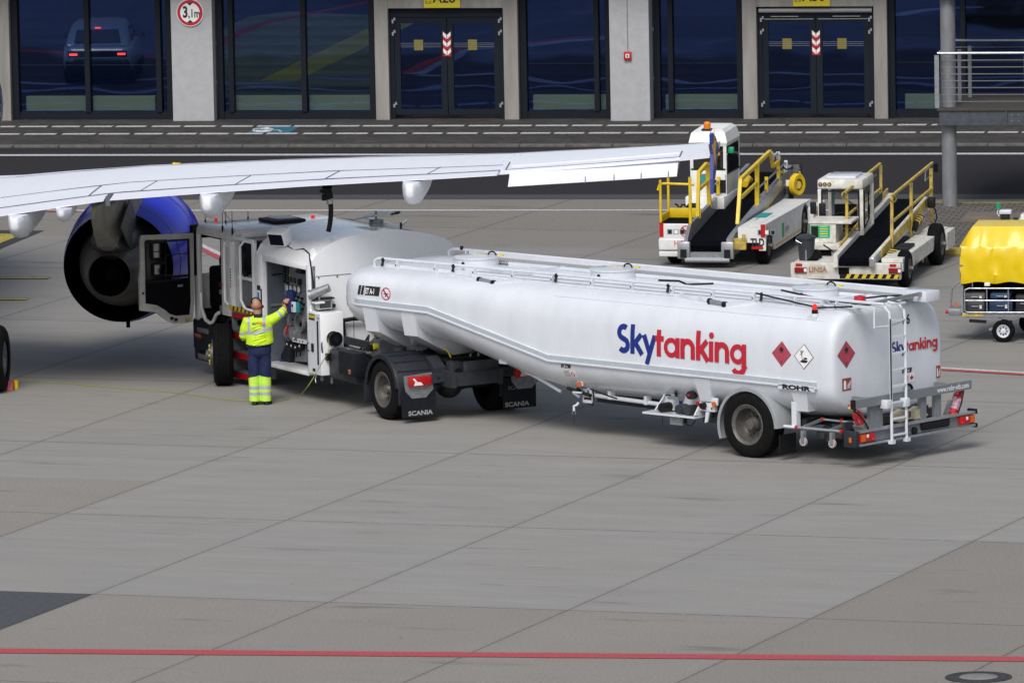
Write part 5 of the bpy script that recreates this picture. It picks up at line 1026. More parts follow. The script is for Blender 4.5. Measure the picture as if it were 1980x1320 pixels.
def piping(b):
    pg = mat('pipe_cast_grey', (.20, .215, .23), .45, .3, noise=.25, nscale=10)
    def at(px, py, y=-.45): v = OY(KM, px, py, y); return Vector((v.x, v.y, v.z))
    a = at(588, 624); b.lathe([(0, .17), (.06, .17), (.06, .135), (-.1, .12)], a+Vector((0, .05, 0)), (0, 1, 0), pg, 24); b.cyl(a+Vector((0, .02, 0)), a+Vector((0, .03, 0)), .12, edark, 20)
    p = at(562, 643); q = at(592, 650); b.cyl(p, q, .12, pg, 18)
    for t in (.1, .45, .8): m_ = p.lerp(q, t); d = (q-p).normalized()*.03; b.cyl(m_-d, m_+d, .155, pg, 20)
    b.cyl(at(560, 628), at(585, 618), .055, pg, 12); b.cyl(at(562, 615), at(562, 640), .05, pg, 12); b.sph(at(562, 618), .08, pg); b.cyl(at(572, 612), at(572, 606), .03, redp, 8)
    b.bar(at(561, 605, -.3), at(557, 628, -.3), .03, .03, galv); b.bar(at(557, 628, -.28), at(553, 646, -.28), .03, .03, redp)
    b.cyl(at(545, 552, -.4), at(537, 556, -.5), .05, galv, 12); b.cyl(at(523, 553, -.45), at(543, 590, -.4), .045, galv, 12); b.cyl(at(530, 553, -.45), at(548, 588, -.4), .04, galv, 12); b.cyl(at(521, 556, -.45), at(545, 548, -.42), .04, galv, 12); b.sph(at(546, 553, -.4), .075, galv)
kb('pipework', piping, 30, MO)
def lower(b):
    def at(px, py, y=-.45): v = OY(KM, px, py, y); return Vector((v.x, v.y, v.z))
    a, c = at(567, 656, -.34), at(592, 661, -.34); b.bar(a, c, .03, .07, tmat); [b.cyl(a.lerp(c, t)+Vector((0, .015, 0)), a.lerp(c, t)+Vector((0, .022, 0)), .018, redp if k == 2 else black, 8) for k, t in enumerate((.15, .35, .55, .8))]
    b.prism([at(565, 670, -.4), at(592, 668, -.4), at(593, 700, -.4), at(566, 698, -.4)], (0, -.2, 0), cgp)
    for px, py in ((562, 666), (570, 669), (578, 672), (586, 670)): p = at(px, py, -.38); b.box(p.x-.05, p.x+.05, p.y, p.y+.07, p.z-.06, p.z+.06, black); b.box(p.x-.015, p.x+.015, p.y+.071, p.y+.074, p.z, p.z+.03, decal_w); b.bar((p.x, p.y+.04, p.z-.05), (p.x, p.y+.06, p.z-.16), .02, .02, black)
    b.prism([at(540, 703, -.3), at(560, 705, -.3), at(560, 672, -.3), at(553, 666, -.3), at(543, 686, -.3)], (0, -.12, 0), dgrey); p = at(545, 702, -.28); b.sph(p, .10, mat('bag_blue', (.01, .02, .10), .8), 10, 6, (1.4, .5, .6))
    b.tube([at(530, 620, -.5), at(533, 650, -.4), at(540, 680, -.42), at(548, 668, -.42)], .045, black, 8); b.cyl(at(534, 632, -.38), at(535, 642, -.38), .055, galv, 12); b.tube([at(527, 640, -.45), at(530, 670, -.4), at(538, 690, -.4)], .035, black, 8)
    b.box(4.2, 4.0, -.6, -.4, .5, .72, galv)
kb('valve_bank', lower, 30, MO)
def blue_unit(b):
    def at(px, py, y=-.30): v = OY(KM, px, py, y); return Vector((v.x, v.y, v.z))
    p = at(563, 583); b.box(p.x-.08, p.x+.08, p.y-.06, p.y+.06, p.z-.20, p.z+.20, mat('unit_blue', (.01, .025, .13), .5), .03); p = at(551, 597); b.box(p.x-.12, p.x+.05, p.y-.05, p.y+.03, p.z-.06, p.z+.10, yel, .01)
kb('dead_man_unit', blue_unit, 30, MO)
def white_unit(b):
    v = OY(KM, 571, 594, -.22); b.box(v.x-.09, v.x+.02, v.y-.05, v.y, v.z-.09, v.z+.09, teal, .01); b.box(v.x-.02, v.x+.11, v.y-.03, v.y+.03, v.z-.09, v.z+.09, tmat, .012); b.box(v.x+.02, v.x+.08, v.y+.031, v.y+.033, v.z, v.z+.05, black)
kb('printer', white_unit, 30, MO)
# side cabinet at the rear corner
SCB = kb('side_cabinet', lambda b: (b.box(2.16, 2.60, -.40, .03, .50, 1.56, white, .012), b.box(2.17, 2.59, .0301, .033, .52, 1.54, tmat)), 30)
kb('door_gasket', lambda b: (b.box(2.24, 2.27, .034, .05, .68, 1.42, black), ), 0, SCB)
kb('maker_plate', lambda b: (b.box(2.585, 2.37, .034, .038, 1.42, 1.52, black), text(b, 'ROHR', .07, decal_y, (2.57, .0385, 1.455), (-1, 0, 0), (0, 0, 1), .004, sx=1.0)), 0, SCB, False)
kb('handle', lambda b: (b.tube([(2.59, .04, 1.02), (2.59, .08, 1.0), (2.59, .08, .90), (2.59, .04, .88)], .010, black, 6), b.box(2.50, 2.42, .034, .05, .88, 1.02, black, .005), b.box(2.48, 2.38, .034, .037, .55, .60, decal_k), b.cyl((2.22, .034, 1.48), (2.22, .06, 1.48), .015, galv, 8)), 20, SCB)
def reel(b):
    c = Vector((2.10, -.20, 1.12)); b.cyl(c+Vector((.06, 0, 0)), c-Vector((.06, 0, 0)), .11, black, 24); b.lathe([(0, .125), (-.02, .125), (-.02, .06)], c-Vector((.04, 0, 0)), (1, 0, 0), black, 24); b.lathe([(0, .125), (-.015, .125), (-.015, .06)], c+Vector((.06, 0, 0)), (1, 0, 0), black, 24)
    b.lathe([(-.03, .105), (.05, .105)], c, (1, 0, 0), mat('cable_green', (.25, .30, .03), .6), 24); b.bar(c+Vector((0, 0, -.1)), c+Vector((0, 0, -.28)), .05, .03, galv); b.cyl(c+Vector((0, .08, -.3)), c+Vector((0, -.1, -.28)), .04, galv, 10); b.box(c.x-.03, c.x+.05, c.y+.08, c.y+.16, c.z-.36, c.z-.24, black); b.tube([c+Vector((0, .05, -.36)), c+Vector((0, -.16, -.34)), c+Vector((0, -.22, -.2)), c+Vector((0, -.2, .1))], .010, black, 6)
kb('earth_reel', reel, 30, SCB)
kb('hook', lambda b: (b.bar((2.3, -.05, .5), (2.3, -.05, .40), .05, .02, galv), b.bar((2.12, -.15, .5), (2.15, -.15, .36), .03, .02, galv), b.tube([(2.4, .0, .5), (2.42, .02, .42), (2.38, .03, .36)], .01, galv, 6), b.cyl((2.12, -.35, .5), (2.12, -.35, .42), .01, galv, 6)), 20, SCB)
kb('work_lamp', lambda b: (b.cyl((2.50, .02, 1.84), (2.30, -.22, 1.97), .085, galv, 16, .07), b.cyl((2.52, .045, 1.83), (2.50, .02, 1.84), .095, alu, 16), b.cyl((2.525, .05, 1.828), (2.522, .047, 1.829), .08, mat('lamp_glass', (.7, .7, .66), .2), 16), b.bar((2.42, -.08, 1.75), (2.40, -.10, 1.85), .04, .03, galv), b.box(2.55, 2.36, -.16, .02, 1.70, 1.73, white)))
kb('display', lambda b: (b.box(2.42, 2.56, -.34, -.06, 1.58, 1.76, mat('display_beige', (.42, .43, .40), .5), .02), b.box(2.414, 2.42, -.30, -.09, 1.61, 1.73, mat('screen_dark', (.06, .07, .075), .2)), b.box(2.4, 2.6, -.37, -.03, 1.758, 1.78, black), b.box(2.45, 2.55, -.42, -.36, 1.60, 1.66, black, .02), b.box(2.42, 2.55, -.3, -.1, 1.565, 1.58, black)))
def flood(b):
    M = Matrix.Translation((3.80, .02, 2.66)) @ Matrix.Rotation(R(28), 4, 'Z') @ Matrix.Rotation(R(-22), 4, 'X'); b.M = M
    b.box(-.19, .15, -.22, .02, -.13, .13, white, .02); b.box(-.16, .12, .021, .03, -.10, .10, mat('lamp_dark', (.006, .006, .018), .7, spec=.1)); b.M = None
    b.box(3.78, 3.84, -.20, -.14, 2.44, 2.55, black)
kb('flood_lamp', flood)
kb('lamp_cable', lambda b: b.tube([(3.72, -.16, 2.54), (3.4, -.12, 2.50), (3.1, -.16, 2.55), (2.78, -.10, 2.50), (2.56, .0, 2.42), (2.52, -.02, 2.1), (2.52, -.03, 1.75)], .014, black, 6))
kb('post_label', lambda b: (b.box(4.57, 4.44, .0125, .015, 1.72, 1.80, decal_k), b.box(4.56, 4.49, .0125, .015, 1.48, 1.68, mat('label_blue', (.05, .2, .55), .5)), b.box(4.57, 4.46, .0125, .015, 1.30, 1.46, decal_b), b.box(4.41, 4.385, .013, .03, 1.2, 1.75, mat('rubber_grey', (.06, .065, .07), .6))), 0, MO)
# ---- cab
cabw = whited; RCZ = 2.64
def cabshell(b):
    def rr(x0, x1, z, o): return [Vector((x0+o*.5, -.03-o, z)), Vector((x0+.02, -.08-o, z)), Vector((x0, -.2, z)), Vector((x0, -2.26, z)), Vector((x0+.02, -2.38+o, z)), Vector((x0+o*.5, -2.43+o, z)), Vector((x1-.1, -2.43+o, z)), Vector((x1-o, -2.3, z)), Vector((x1-o, -.16, z)), Vector((x1-.1, -.03-o, z))]
    b.loft([rr(5.46, 7.08, 2.46, 0), rr(5.46, 7.08, 2.56, .015), rr(5.48, 7.06, 2.62, .05), rr(5.54, 7.0, 2.65, .12)], cabw)
    b.box(5.48, 5.99, -.06, -.005, 1.14, 2.46, cabw, .02); b.box(5.48, 6.07, -2.45, -2.39, 1.14, 2.46, cabw, .02); b.box(5.46, 5.50, -2.35, -.062, 1.10, 2.46, cabw)
    b.box(6.85, 6.93, -.07, .0, 1.0, 2.46, cabw, .01); b.bar((7.02, -.05, 2.46), (7.1, -.05, 1.7), .05, .05, black); b.box(6.95, 7.08, -.12, -.02, .95, 1.72, cabw, .01)
    b.box(6.85, 7.05, -2.43, -2.36, 1.0, 2.46, cabw); b.box(7.06, 7.12, -2.38, -.10, .9, 1.74, cabw, .01); b.box(7.02, 7.08, -2.38, -.10, 2.40, 2.459, black)
    b.tube([(6.80, -.01, 1.45), (6.78, .0, 1.2), (6.62, .0, .99), (6.45, .0, .95), (6.32, .0, .99), (6.2, 0, 1.12), (6.09, 0, 1.17)], .032, cabw, 8)
CB = kb('cab', cabshell, 40)
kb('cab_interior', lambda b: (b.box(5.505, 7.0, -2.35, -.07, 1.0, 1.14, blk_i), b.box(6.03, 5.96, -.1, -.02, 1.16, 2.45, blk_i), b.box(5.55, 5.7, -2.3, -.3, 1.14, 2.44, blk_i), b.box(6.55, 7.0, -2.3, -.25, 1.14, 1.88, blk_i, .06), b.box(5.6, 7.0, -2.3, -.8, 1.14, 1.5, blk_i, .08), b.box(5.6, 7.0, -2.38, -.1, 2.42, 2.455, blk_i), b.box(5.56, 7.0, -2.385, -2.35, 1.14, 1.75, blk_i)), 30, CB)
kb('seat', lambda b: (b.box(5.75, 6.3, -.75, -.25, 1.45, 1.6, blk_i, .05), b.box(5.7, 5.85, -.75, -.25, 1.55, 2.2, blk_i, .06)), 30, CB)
kb('steering_wheel', lambda b: (b.tube([Vector((6.62, -.5, 1.95))+Vector((.08*math.sin(t), .2*math.cos(t), .18*math.sin(t))) for t in [2*PI*k/20 for k in range(20)]], .016, black, 6, True), b.cyl((6.62, -.5, 1.95), (6.8, -.5, 1.8), .03, black)), 30, CB)
def doorp(b):
    T_ = mat('door_paint', (.42, .42, .40), .5, noise=.25, nscale=5)
    X = 6.92; o = [(.05, 2.47), (1.04, 2.50), (1.07, 2.44), (1.07, 1.95), (1.10, 1.75), (1.10, 1.20), (.80, 1.15), (.66, 1.04), (.56, .97), (.45, .92), (.10, .93), (.06, 1.3)]
    i = [(.13, 2.38), (.97, 2.42), (.985, 2.38), (.99, 1.95), (1.0, 1.72), (1.0, 1.32), (.78, 1.27), (.62, 1.17), (.54, 1.10), (.42, 1.06), (.16, 1.06), (.13, 1.3)]
    n = len(o)
    vs = [(X, y, z) for y, z in o]+[(X, y, z) for y, z in i]+[(X+.06, y, z) for y, z in o]+[(X+.06, y, z) for y, z in i]
    fs = []
    for k in range(n):
        j = (k+1) % n; fs += [(k, j, n+j, n+k), (2*n+k, 3*n+k, 3*n+j, 2*n+j), (k, 2*n+k, 2*n+j, j), (n+k, n+j, 3*n+j, 3*n+k)]
    b.add(vs, fs, T_)
DR = kb('door', doorp, 30)
def dtrim(b):
    X = 6.925; zt = 1.70
    b.prism([(X, .131, zt), (X, .998, zt+.02), (X, 1.0, 1.32), (X, .78, 1.27), (X, .62, 1.17), (X, .54, 1.10), (X, .42, 1.06), (X, .16, 1.06), (X, .131, 1.3)], (.05, 0, 0), blk_i)
    b.box(X-.01, X+.02, .131, .165, 1.7, 2.385, black); b.box(X-.01, X+.02, .96, .995, 1.7, 2.40, black); b.box(X-.01, X+.02, .165, .96, 2.355, 2.385, black); b.box(X-.02, X+.01, .30, .95, 1.67, 1.70, black); b.box(X+.0, X+.01, .16, .60, 2.12, 2.135, black); b.box(X+.0, X+.01, .58, .60, 1.72, 2.135, black)
kb('door_trim', dtrim, 20, DR); kb('door_handle', lambda b: b.box(6.90, 6.92, .28, .38, 1.56, 1.60, galv, .005), 20, DR)
kb('door_latch', lambda b: (b.box(6.90, 6.918, 1.03, 1.06, 1.48, 1.52, black), b.box(6.90, 6.918, .40, .46, .97, 1.02, black), b.box(6.90, 6.918, .48, .54, 1.0, 1.05, black), b.box(6.905, 6.918, .17, .25, .94, 1.0, liney)), 0, DR)
kb('door_glass', lambda b: b.box(6.94, 6.945, .98, .99, 1.75, 1.76, black), 0, DR)
kb('mirror', lambda b: (b.box(7.22, 7.34, .42, .72, 2.02, 2.34, black, .04), b.box(7.212, 7.219, .46, .68, 2.06, 2.30, mat('mirror_glass', (.45, .45, .46), .06, 1)), b.box(7.22, 7.34, .44, .70, 1.74, 1.96, black, .04), b.box(7.212, 7.219, .47, .67, 1.77, 1.93, mat('mirror_glass', (.45, .45, .46), .06, 1)), b.tube([(7.1, -.05, 2.45), (7.25, .3, 2.42), (7.28, .6, 2.36)], .025, black), b.tube([(7.1, -.05, 1.72), (7.25, .3, 1.70), (7.28, .55, 1.76)], .025, black)))
kb('sun_visor', lambda b: (b.box(7.02, 7.16, -2.4, .02, 2.36, 2.60, black, .03), ))
kb('cab_lamp', lambda b: (b.cyl((6.0, -.005, 1.66), (6.0, .012, 1.66), .045, mat('lamp_darkred', (.10, .012, .012), .3), 14), b.cyl((6.0, -.005, 1.54), (6.0, .012, 1.54), .045, alu, 14), b.cyl((5.85, -.005, 2.14), (5.85, -.001, 2.14), .035, green, 14), b.box(6.06, 5.98, -.004, -.001, 1.16, 1.3, greyp)))
def lowcab(b):
    b.box(6.35, 7.22, -.55, -.02, .40, .98, dgrey, .07); b.box(6.35, 7.18, -.5, -.03, .24, .40, dgrey, .05); b.box(7.0, 7.25, -2.4, -.06, .25, .95, dgrey, .05)
    b.box(5.0, 6.35, -.55, -.20, 1.04, 1.12, dgrey, .02)
kb('bumper', lowcab)
kb('step_tread', lambda b: b.box(6.55, 6.98, -.04, -.002, .74, .83, mat('tread_alu', (.3, .3, .32), .4, .7, noise=.6, nscale=30), .01)); kb('step_tread', lambda b: b.box(6.60, 6.96, -.03, .002, .28, .37, mat('tread_alu', (.3, .3, .32), .4, .7), .01))
kb('indicator', lambda b: b.box(6.86, 7.08, -.04, -.008, .64, .71, mat('lens_amber_dark', (.30, .06, .01), .25), .01))
fender(KT, 5.42, .0, -.5, .64, 10, 165, dgrey, zc=.53, name='front_mudguard'); fender(KT, 5.42, -2.5, -2.0, .64, 10, 165, dgrey, zc=.53, name='front_mudguard')
# roof equipment
kb('roof_hatch', lambda b: (b.box(5.75, 6.42, -1.55, -.95, 2.65, 2.72, black, .02), b.box(5.85, 6.32, -1.45, -1.05, 2.72, 2.735, mat('hatch_top', (.2, .22, .25), .3), .004)))
kb('roof_panel', lambda b: (b.box(5.36, 5.46, -2.4, -.1, 2.52, 2.60, cabw, .01), b.box(4.75, 5.36, -2.55, -1.35, 2.54, 2.57, cabw, .01), [b.box(4.8, 4.9, y, y+.12, 2.3, 2.54, cabw) for y in (-2.3, -1.6)]))
for x, y, r_, lit in ((6.62, -1.30, .055, 0), (6.25, -1.93, .035, 1), (6.9, -.38, .028, 1)): kb('roof_lamp', lambda b: b.lathe([(0, r_), (.05, r_*.95), (.06, .001)], (x, y, 2.65), (0, 0, 1), redon if lit else redl, 14))
for x, y, h in ((6.95, -.2, .14), (6.6, -.42, .18), (6.0, -.06, .62), (6.9, -1.0, .12), (5.6, -.05, .30)): kb('antenna', lambda b: (b.cyl((x, y, 2.55), (x, y, 2.68), .018, black, 8), b.cyl((x, y, 2.66), (x, y, 2.66+h), .006, black, 5)))
kb('rooftop_wire', lambda b: b.tube([(6.0, -.06, 2.95), (6.2, -.3, 2.75), (6.55, -.6, 2.66)], .004, black, 4))
# rear-of-cab ladder and platform
LD = kb('access_ladder', lambda b: (b.tube([(5.72, -.02, 2.35), (5.70, .06, 2.42), (5.66, .09, 2.30), (5.66, .09, 1.42), (5.6, .05, 1.36)], .022, white, 8), b.tube([(4.80, -.02, 2.50), (4.98, .03, 2.52), (5.06, .08, 2.42), (5.06, .08, 1.50), (4.95, .06, 1.36), (4.7, .03, 1.34)], .024, white, 8), b.box(5.50, 5.56, -.03, .02, 1.2, 2.45, white), b.box(4.70, 4.76, -.06, .01, 1.3, 2.55, white), b.box(4.7, 5.5, -.05, -.02, 2.50, 2.55, white)), 30)
kb('platform', lambda b: (b.box(4.64, 5.62, -.5, .02, 1.30, 1.33, galv), b.box(4.64, 5.62, .021, .03, 1.27, 1.35, yel), [b.prism([(x, .0305, 1.27), (x+.05, .0305, 1.27), (x+.02, .0305, 1.35), (x-.03, .0305, 1.35)], (0, .002, 0), black) for x in (4.7, 4.85, 5.0, 5.15, 5.3, 5.45)]), 0, LD)
kb('stair_side', lambda b: (b.box(5.52, 5.56, -.45, .02, .12, 1.24, greyp), b.box(4.84, 4.88, -.45, .02, .12, 1.24, greyp), b.box(4.88, 5.52, -.46, -.43, .12, 1.24, blk_i)), 0, LD)
for z in (1.15, .80, .46, .12):
    kb('step', lambda b: (b.box(4.885, 5.515, -.3, .03, z, z+.10, mat('step_red', (.33, .006, .012), .45)), b.box(4.885, 5.515, -.3, .035, z+.101, z+.125, mat('tread_alu', (.3, .3, .32), .4, .7))), 0, LD)
kb('vertical_label', lambda b: (b.box(5.60, 5.52, .0205, .0235, 1.5, 2.05, decal_w), [b.box(5.585, 5.54, .024, .025, 1.66+.05*k, 1.69+.05*k, decal_b if k > 2 else decal_r) for k in range(7)]), 0, LD)
kb('intake_duct', lambda b: (b.box(5.2, 5.44, -.5, -.10, 1.9, 2.45, black, .02), b.tube([(5.3, -.08, 2.38), (5.2, -.06, 2.2), (5.25, -.06, 2.0), (5.15, -.08, 1.9)], .05, black, 8), b.box(4.78, 5.42, -.6, -.12, 1.35, 1.80, greyp, .02), b.box(4.9, 5.4, -2.2, -.7, 1.1, 2.3, whited, .03), b.box(4.78, 5.44, -.10, -.06, 1.82, 1.88, white)))
# platform mirror / camera boom and roof rail far side
kb('roof_rail', lambda b: (b.bar((4.2, -1.2, 2.78), (3.3, -2.1, 2.78), .03, .05, white), b.bar((3.3, -2.1, 2.78), (3.9, -2.55, 2.78), .03, .05, white), b.bar((4.6, -2.1, 2.80), (3.35, -2.15, 2.74), .03, .04, white), b.cyl((3.30, -2.12, 2.6), (3.30, -2.12, 2.84), .02, black, 6), b.cyl((3.32, -2.12, 2.8), (3.32, -2.12, 3.15), .004, white, 5)))
kb('boom_plate', lambda b: (b.prism([(3.62, -1.42, 2.90), (3.30, -1.62, 2.98), (3.2, -1.95, 3.02), (3.5, -2.05, 3.0), (3.75, -1.8, 2.95)], (0, 0, .025), alu), b.cyl((3.5, -1.75, 2.7), (3.5, -1.75, 3.05), .02, galv), b.bar((3.22, -1.9, 3.01), (3.35, -2.12, 3.01), .05, .04, black), b.box(3.42, 3.56, -1.85, -1.65, 2.78, 2.90, galv)))
# earth cable lying across the apron to the wheel chock
ec = MB(); P0 = KM @ Vector((2.14, -.10, 1.05)); ge = G(575, 768, .012)
pts = [KM @ Vector((2.08, -.06, 1.14))]+[KM @ OY(KM, px, py, yl_) for px, py, yl_ in ((636, 676, .08), (622, 702, .12), (606, 730, .2), (592, 751, .35))]
cabp = [ge]+[G(x, y, .012) for x, y in ((550, 773), (520, 776), (440, 772), (330, 758), (230, 750), (120, 740), (75, 738), (34, 737))]
ALL = [tuple(p) for p in pts+cabp]; ec.tube(smoothp(ALL, 5), .007, MATS['cable_green'], 5); tag(ec.build('earth_cable', None), 'thin yellow-green earth cable running from the truck reel across the concrete', 'cable')
FH = thing('fuel_hose', 'thick black hose rising from the tractor roof to the wing coupling', 'hose', KM @ Matrix.Translation((3.0, -.62, 2.6)))
fi = FH.matrix_world.inverted(); Yh = (KM @ Vector((3.0, -.62, 2.7))).y
hp = [fi @ UY(px, py, Yh) for px, py in ((635, 448), (637, 438), (639, 425), (640, 405), (639, 392))]
b = MB(); b.tube(smoothp([tuple(p) for p in hp], 5), .042, black, 14); b.build('hose', FH)
b = MB(); b.cyl(fi @ UY(639, 394, Yh), fi @ UY(637, 384, Yh), .055, alu, 16); b.cyl(fi @ UY(637, 384, Yh), fi @ UY(633, 364, Yh), .07, black, 16); b.cyl(fi @ UY(640, 376, Yh), fi @ UY(633, 376, Yh), .10, black, 16); b.cyl(fi @ UY(631, 382, Yh), fi @ UY(622, 382, Yh), .055, black, 12); b.cyl(fi @ UY(627, 372, Yh), fi @ UY(619, 368, Yh), .03, black, 8); b.cyl(fi @ UY(633, 364, Yh), fi @ (UY(632, 352, Yh)), .085, edark, 14); b.build('coupling', FH)
# ================================================================ BELT LOADERS
MA = frame(G(1485, 511), 77.5)
LA = thing('belt_loader', 'newer white belt loader with closed cab, just behind the wing tip', 'belt loader', MA, 'belt loaders')
def ka(name, fn, smooth=30, parent=None, fix=True): b = MB(); fn(b); return b.build(name, parent or LA, smooth, fix)
def lwheel(parent, x, y, r, w, out): return road_wheel(parent, x, y, r, w, out, dish=.04, rr=.52)
lwheel(LA, .10, -.02, .34, .24, -1); lwheel(LA, 3.75, -.02, .36, .24, -1); lwheel(LA, .10, 1.92, .34, .24, 1); lwheel(LA, 3.75, 1.92, .36, .24, 1)
w2 = mat('loader_white', (.74, .75, .74), .4, noise=.16, nscale=3)
def bodyA(b):
    def side(y0, y1):
        P = [(-.35, .30), (-.35, .80), (4.35, .74), (4.40, .45), (4.25, .38)]
        for k in range(9): a = PI*k/8; P.append((3.75+.43*math.cos(a), .36+.40*math.sin(a)*.9))
        P += [(3.28, .22), (.58, .22)]
        for k in range(9): a = PI*k/8; P.append((.10+.40*math.cos(a), .34+.38*math.sin(a)*.8))
        b.prism([(x, y0, z) for x, z in P], (0, y1-y0, 0), w2)
    side(-.03, .10); b.box(-.35, 4.35, .10, .50, .45, .74, w2)
    b.box(-.35, 1.2, .10, .28, .745, .80, w2); 
    b.box(-.36, 4.6, 1.45, 2.02, .50, .80, w2, .02); b.box(-.38, -.05, 1.38, 2.03, .30, .52, w2, .03); b.box(-.40, -.10, .86, 2.02, .18, .28, w2, .02)
    b.box(0, 4.3, .5, 1.45, .35, .5, ufr)
BA = ka('body', bodyA, 20)
ka('deck_mat', lambda b: b.box(-.30, .55, 1.42, 2.0, .805, .82, belt), 0)
ka('tail_light', lambda b: (b.box(-.37, -.352, 1.93, 2.01, .55, .82, redl)), 0, BA); ka('tail_light', lambda b: b.box(-.37, -.352, -.025, .06, .56, .80, redl), 0, BA)
for i_, yb in enumerate((1.86, .12)):
    ka('lamp_cluster', lambda b: ([b.box(-.362, -.352, yb-.12*k-.10, yb-.12*k, .60, .70, mat('lamp_case', (.25, .27, .30), .3)) for k in range(3)], [b.box(-.366, -.362, yb-.12*k-.085, yb-.12*k-.02, .615, .685, (decal_w if k == 1 else dgrey)) for k in range(3)]), 0, BA)
ka('reflector', lambda b: b.box(-.415, -.401, 1.28, 1.52, .20, .26, redl), 0, BA); ka('reflector', lambda b: b.box(-.365, -.351, .02, .24, .33, .38, redl), 0, BA)
def letA(b):
    text(b, 'HiSERV', .16, mat('letter_red', (.55, .04, .05), .5), (-.384, 1.73, .38), (0, -1, 0), (0, 0, 1), 0, sx=.8)
    text(b, 'TLD', .20, decal_k, (-.354, .26, .39), (0, -1, 0), (0, 0, 1), .008, sx=.72)
    nosmoke(b, 1.50, .66, .11, lambda x, z: (-.364, x, z))
    b.box(1.3, 1.5, -.036, -.031, .35, .62, green); text(b, 'HISERV', .14, mat('letter_grey', (.35, .37, .38), .5), (1.6, -.034, .42), (1, 0, 0), (0, 0, 1), .002)
    b.box(.6, 3.2, -.035, -.031, .27, .30, mat('stripe_orange', (.7, .35, .04), .5)); b.box(-.3, -.1, -.035, -.031, .70, .73, MATS['stripe_orange'])
    b.box(.7, 1.5, .16, .40, .8+.0, .804, teal); 
LTR = ka('lettering', letA, 0, BA, False)
ka('yellow_hook', lambda b: (b.box(-.44, -.36, .33, .60, .32, .54, yelw, .02), b.box(-.45, -.4, .35, .41, .5, .62, yelw)), 20)
ka('side_unit', lambda b: (b.box(3.9, 5.2, -.16, -.04, .30, .62, w2, .02), b.box(4.0, 5.1, -.165, -.1605, .45, .52, mat('stripe_orange', (.7, .35, .04), .5))), 20)
zl, zh = .44, 1.12; XL, XH = -.62, 5.6
def zb_(x): return zl+(zh-zl)*(x-XL)/(XH-XL)
ka('conveyor_frame', lambda b: (
    b.prism([(XL-.06, 1.40, zl-.22), (XL-.06, 1.40, zl+.12), (XL+.3, 1.40, zl+.36), (XH, 1.40, zh+.16), (XH, 1.40, zh-.12), (XL+.6, 1.40, zl-.22)], (0, .07, 0), alu),
    b.prism([(XL-.06, .66, zl-.22), (XL-.06, .66, zl+.12), (XL+.3, .66, zl+.18), (XH, .66, zh+.14), (XH, .66, zh-.14), (XL+.6, .66, zl-.22)], (0, -.10, 0), alu),
    b.box(XL-.10, XL+.02, .52, .76, zl-.26, zl+.06, alu, .02), b.box(XL-.10, XL+.02, 1.36, 1.60, zl-.26, zl+.06, alu, .02), b.box(XL-.115, XL-.10, .58, .70, zl-.24, zl-.08, black), b.box(XL-.115, XL-.10, 1.42, 1.54, zl-.24, zl-.08, black),
    b.box(XL-.04, XL+.06, .70, 1.40, zl-.26, zl-.14, galv), b.cyl((XL-.08, .60, zl-.28), (XL-.08, 1.45, zl-.28), .05, alu, 10)), 30)
ka('belt', lambda b: (b.prism([(XL+.02, .70, zl-.10), (XL-.02, .70, zl-.02), (XL+.06, .70, zl+.06), (XH, .70, zh), (XH, .70, zh-.1)], (0, .69, 0), belt)), 30)
ka('conveyor_drive', lambda b: (b.box(.3, 4.2, .75, 1.3, .3, .48, ufr), b.box(3.4, 5.5, .78, 1.28, .72, .86, black), b.bar((2.0, .55, .5), (4.6, .53, .88), .05, .16, chs)), 20)
ka('hazard_edge', lambda b: [b.prism([(2.6+.16*k, .555, zb_(2.6+.16*k)-.16), (2.68+.16*k, .555, zb_(2.68+.16*k)-.16), (2.72+.16*k, .555, zb_(2.72+.16*k)-.05), (2.64+.16*k, .555, zb_(2.64+.16*k)-.05)], (0, -.008, 0), yelw) for k in range(16)], 0)
def sq(b, P, w=.07, m=yel): 
    for a, c in zip(P, P[1:]): b.bar(a, c, w, w, m)
def railR(b):
    y = .60; sq(b, [pz(MA, 1426, 434, y), pz(MA, 1432, 347, y), pz(MA, 1489, 293, y)], .065); sq(b, [pz(MA, 1464, 412, y), pz(MA, 1464, 316, y)], .075); sq(b, [pz(MA, 1433, 382, y), pz(MA, 1464, 353, y)], .055)
    sq(b, [pz(MA, 1489, 293, y), pz(MA, 1494, 322, y), pz(MA, 1505, 313, y), pz(MA, 1505, 365, y)], .055); sq(b, [pz(MA, 1482, 342, y), pz(MA, 1482, 372, y)], .06); sq(b, [pz(MA, 1507, 332, y), pz(MA, 1521, 337, y), pz(MA, 1521, 350, y)], .05)
ka('guard_rail', railR, 20)
def railR2(b):
    y = .60
    for p in ([(1468, 362), (1505, 328), (1520, 314)], [(1470, 378), (1505, 345), (1522, 333)], [(1490, 310), (1506, 294)]): b.tube([pz(MA, a, c, y) for a, c in p], .018, galv, 6)
ka('side_bar', railR2, 30)
ka('rail_post', lambda b: (b.bar(pz(MA, 1520, 310, .6), pz(MA, 1520, 338, .6), .06, .06, tmat), b.bar(pz(MA, 1490, 296, .6), pz(MA, 1494, 308, .6), .07, .07, tmat), b.bar(pz(MA, 1504, 296, .6), pz(MA, 1506, 308, .6), .07, .07, tmat), b.bar(pz(MA, 1430, 330+10, .6), pz(MA, 1430, 331+10, .6), .01, .01, yel)), 20)
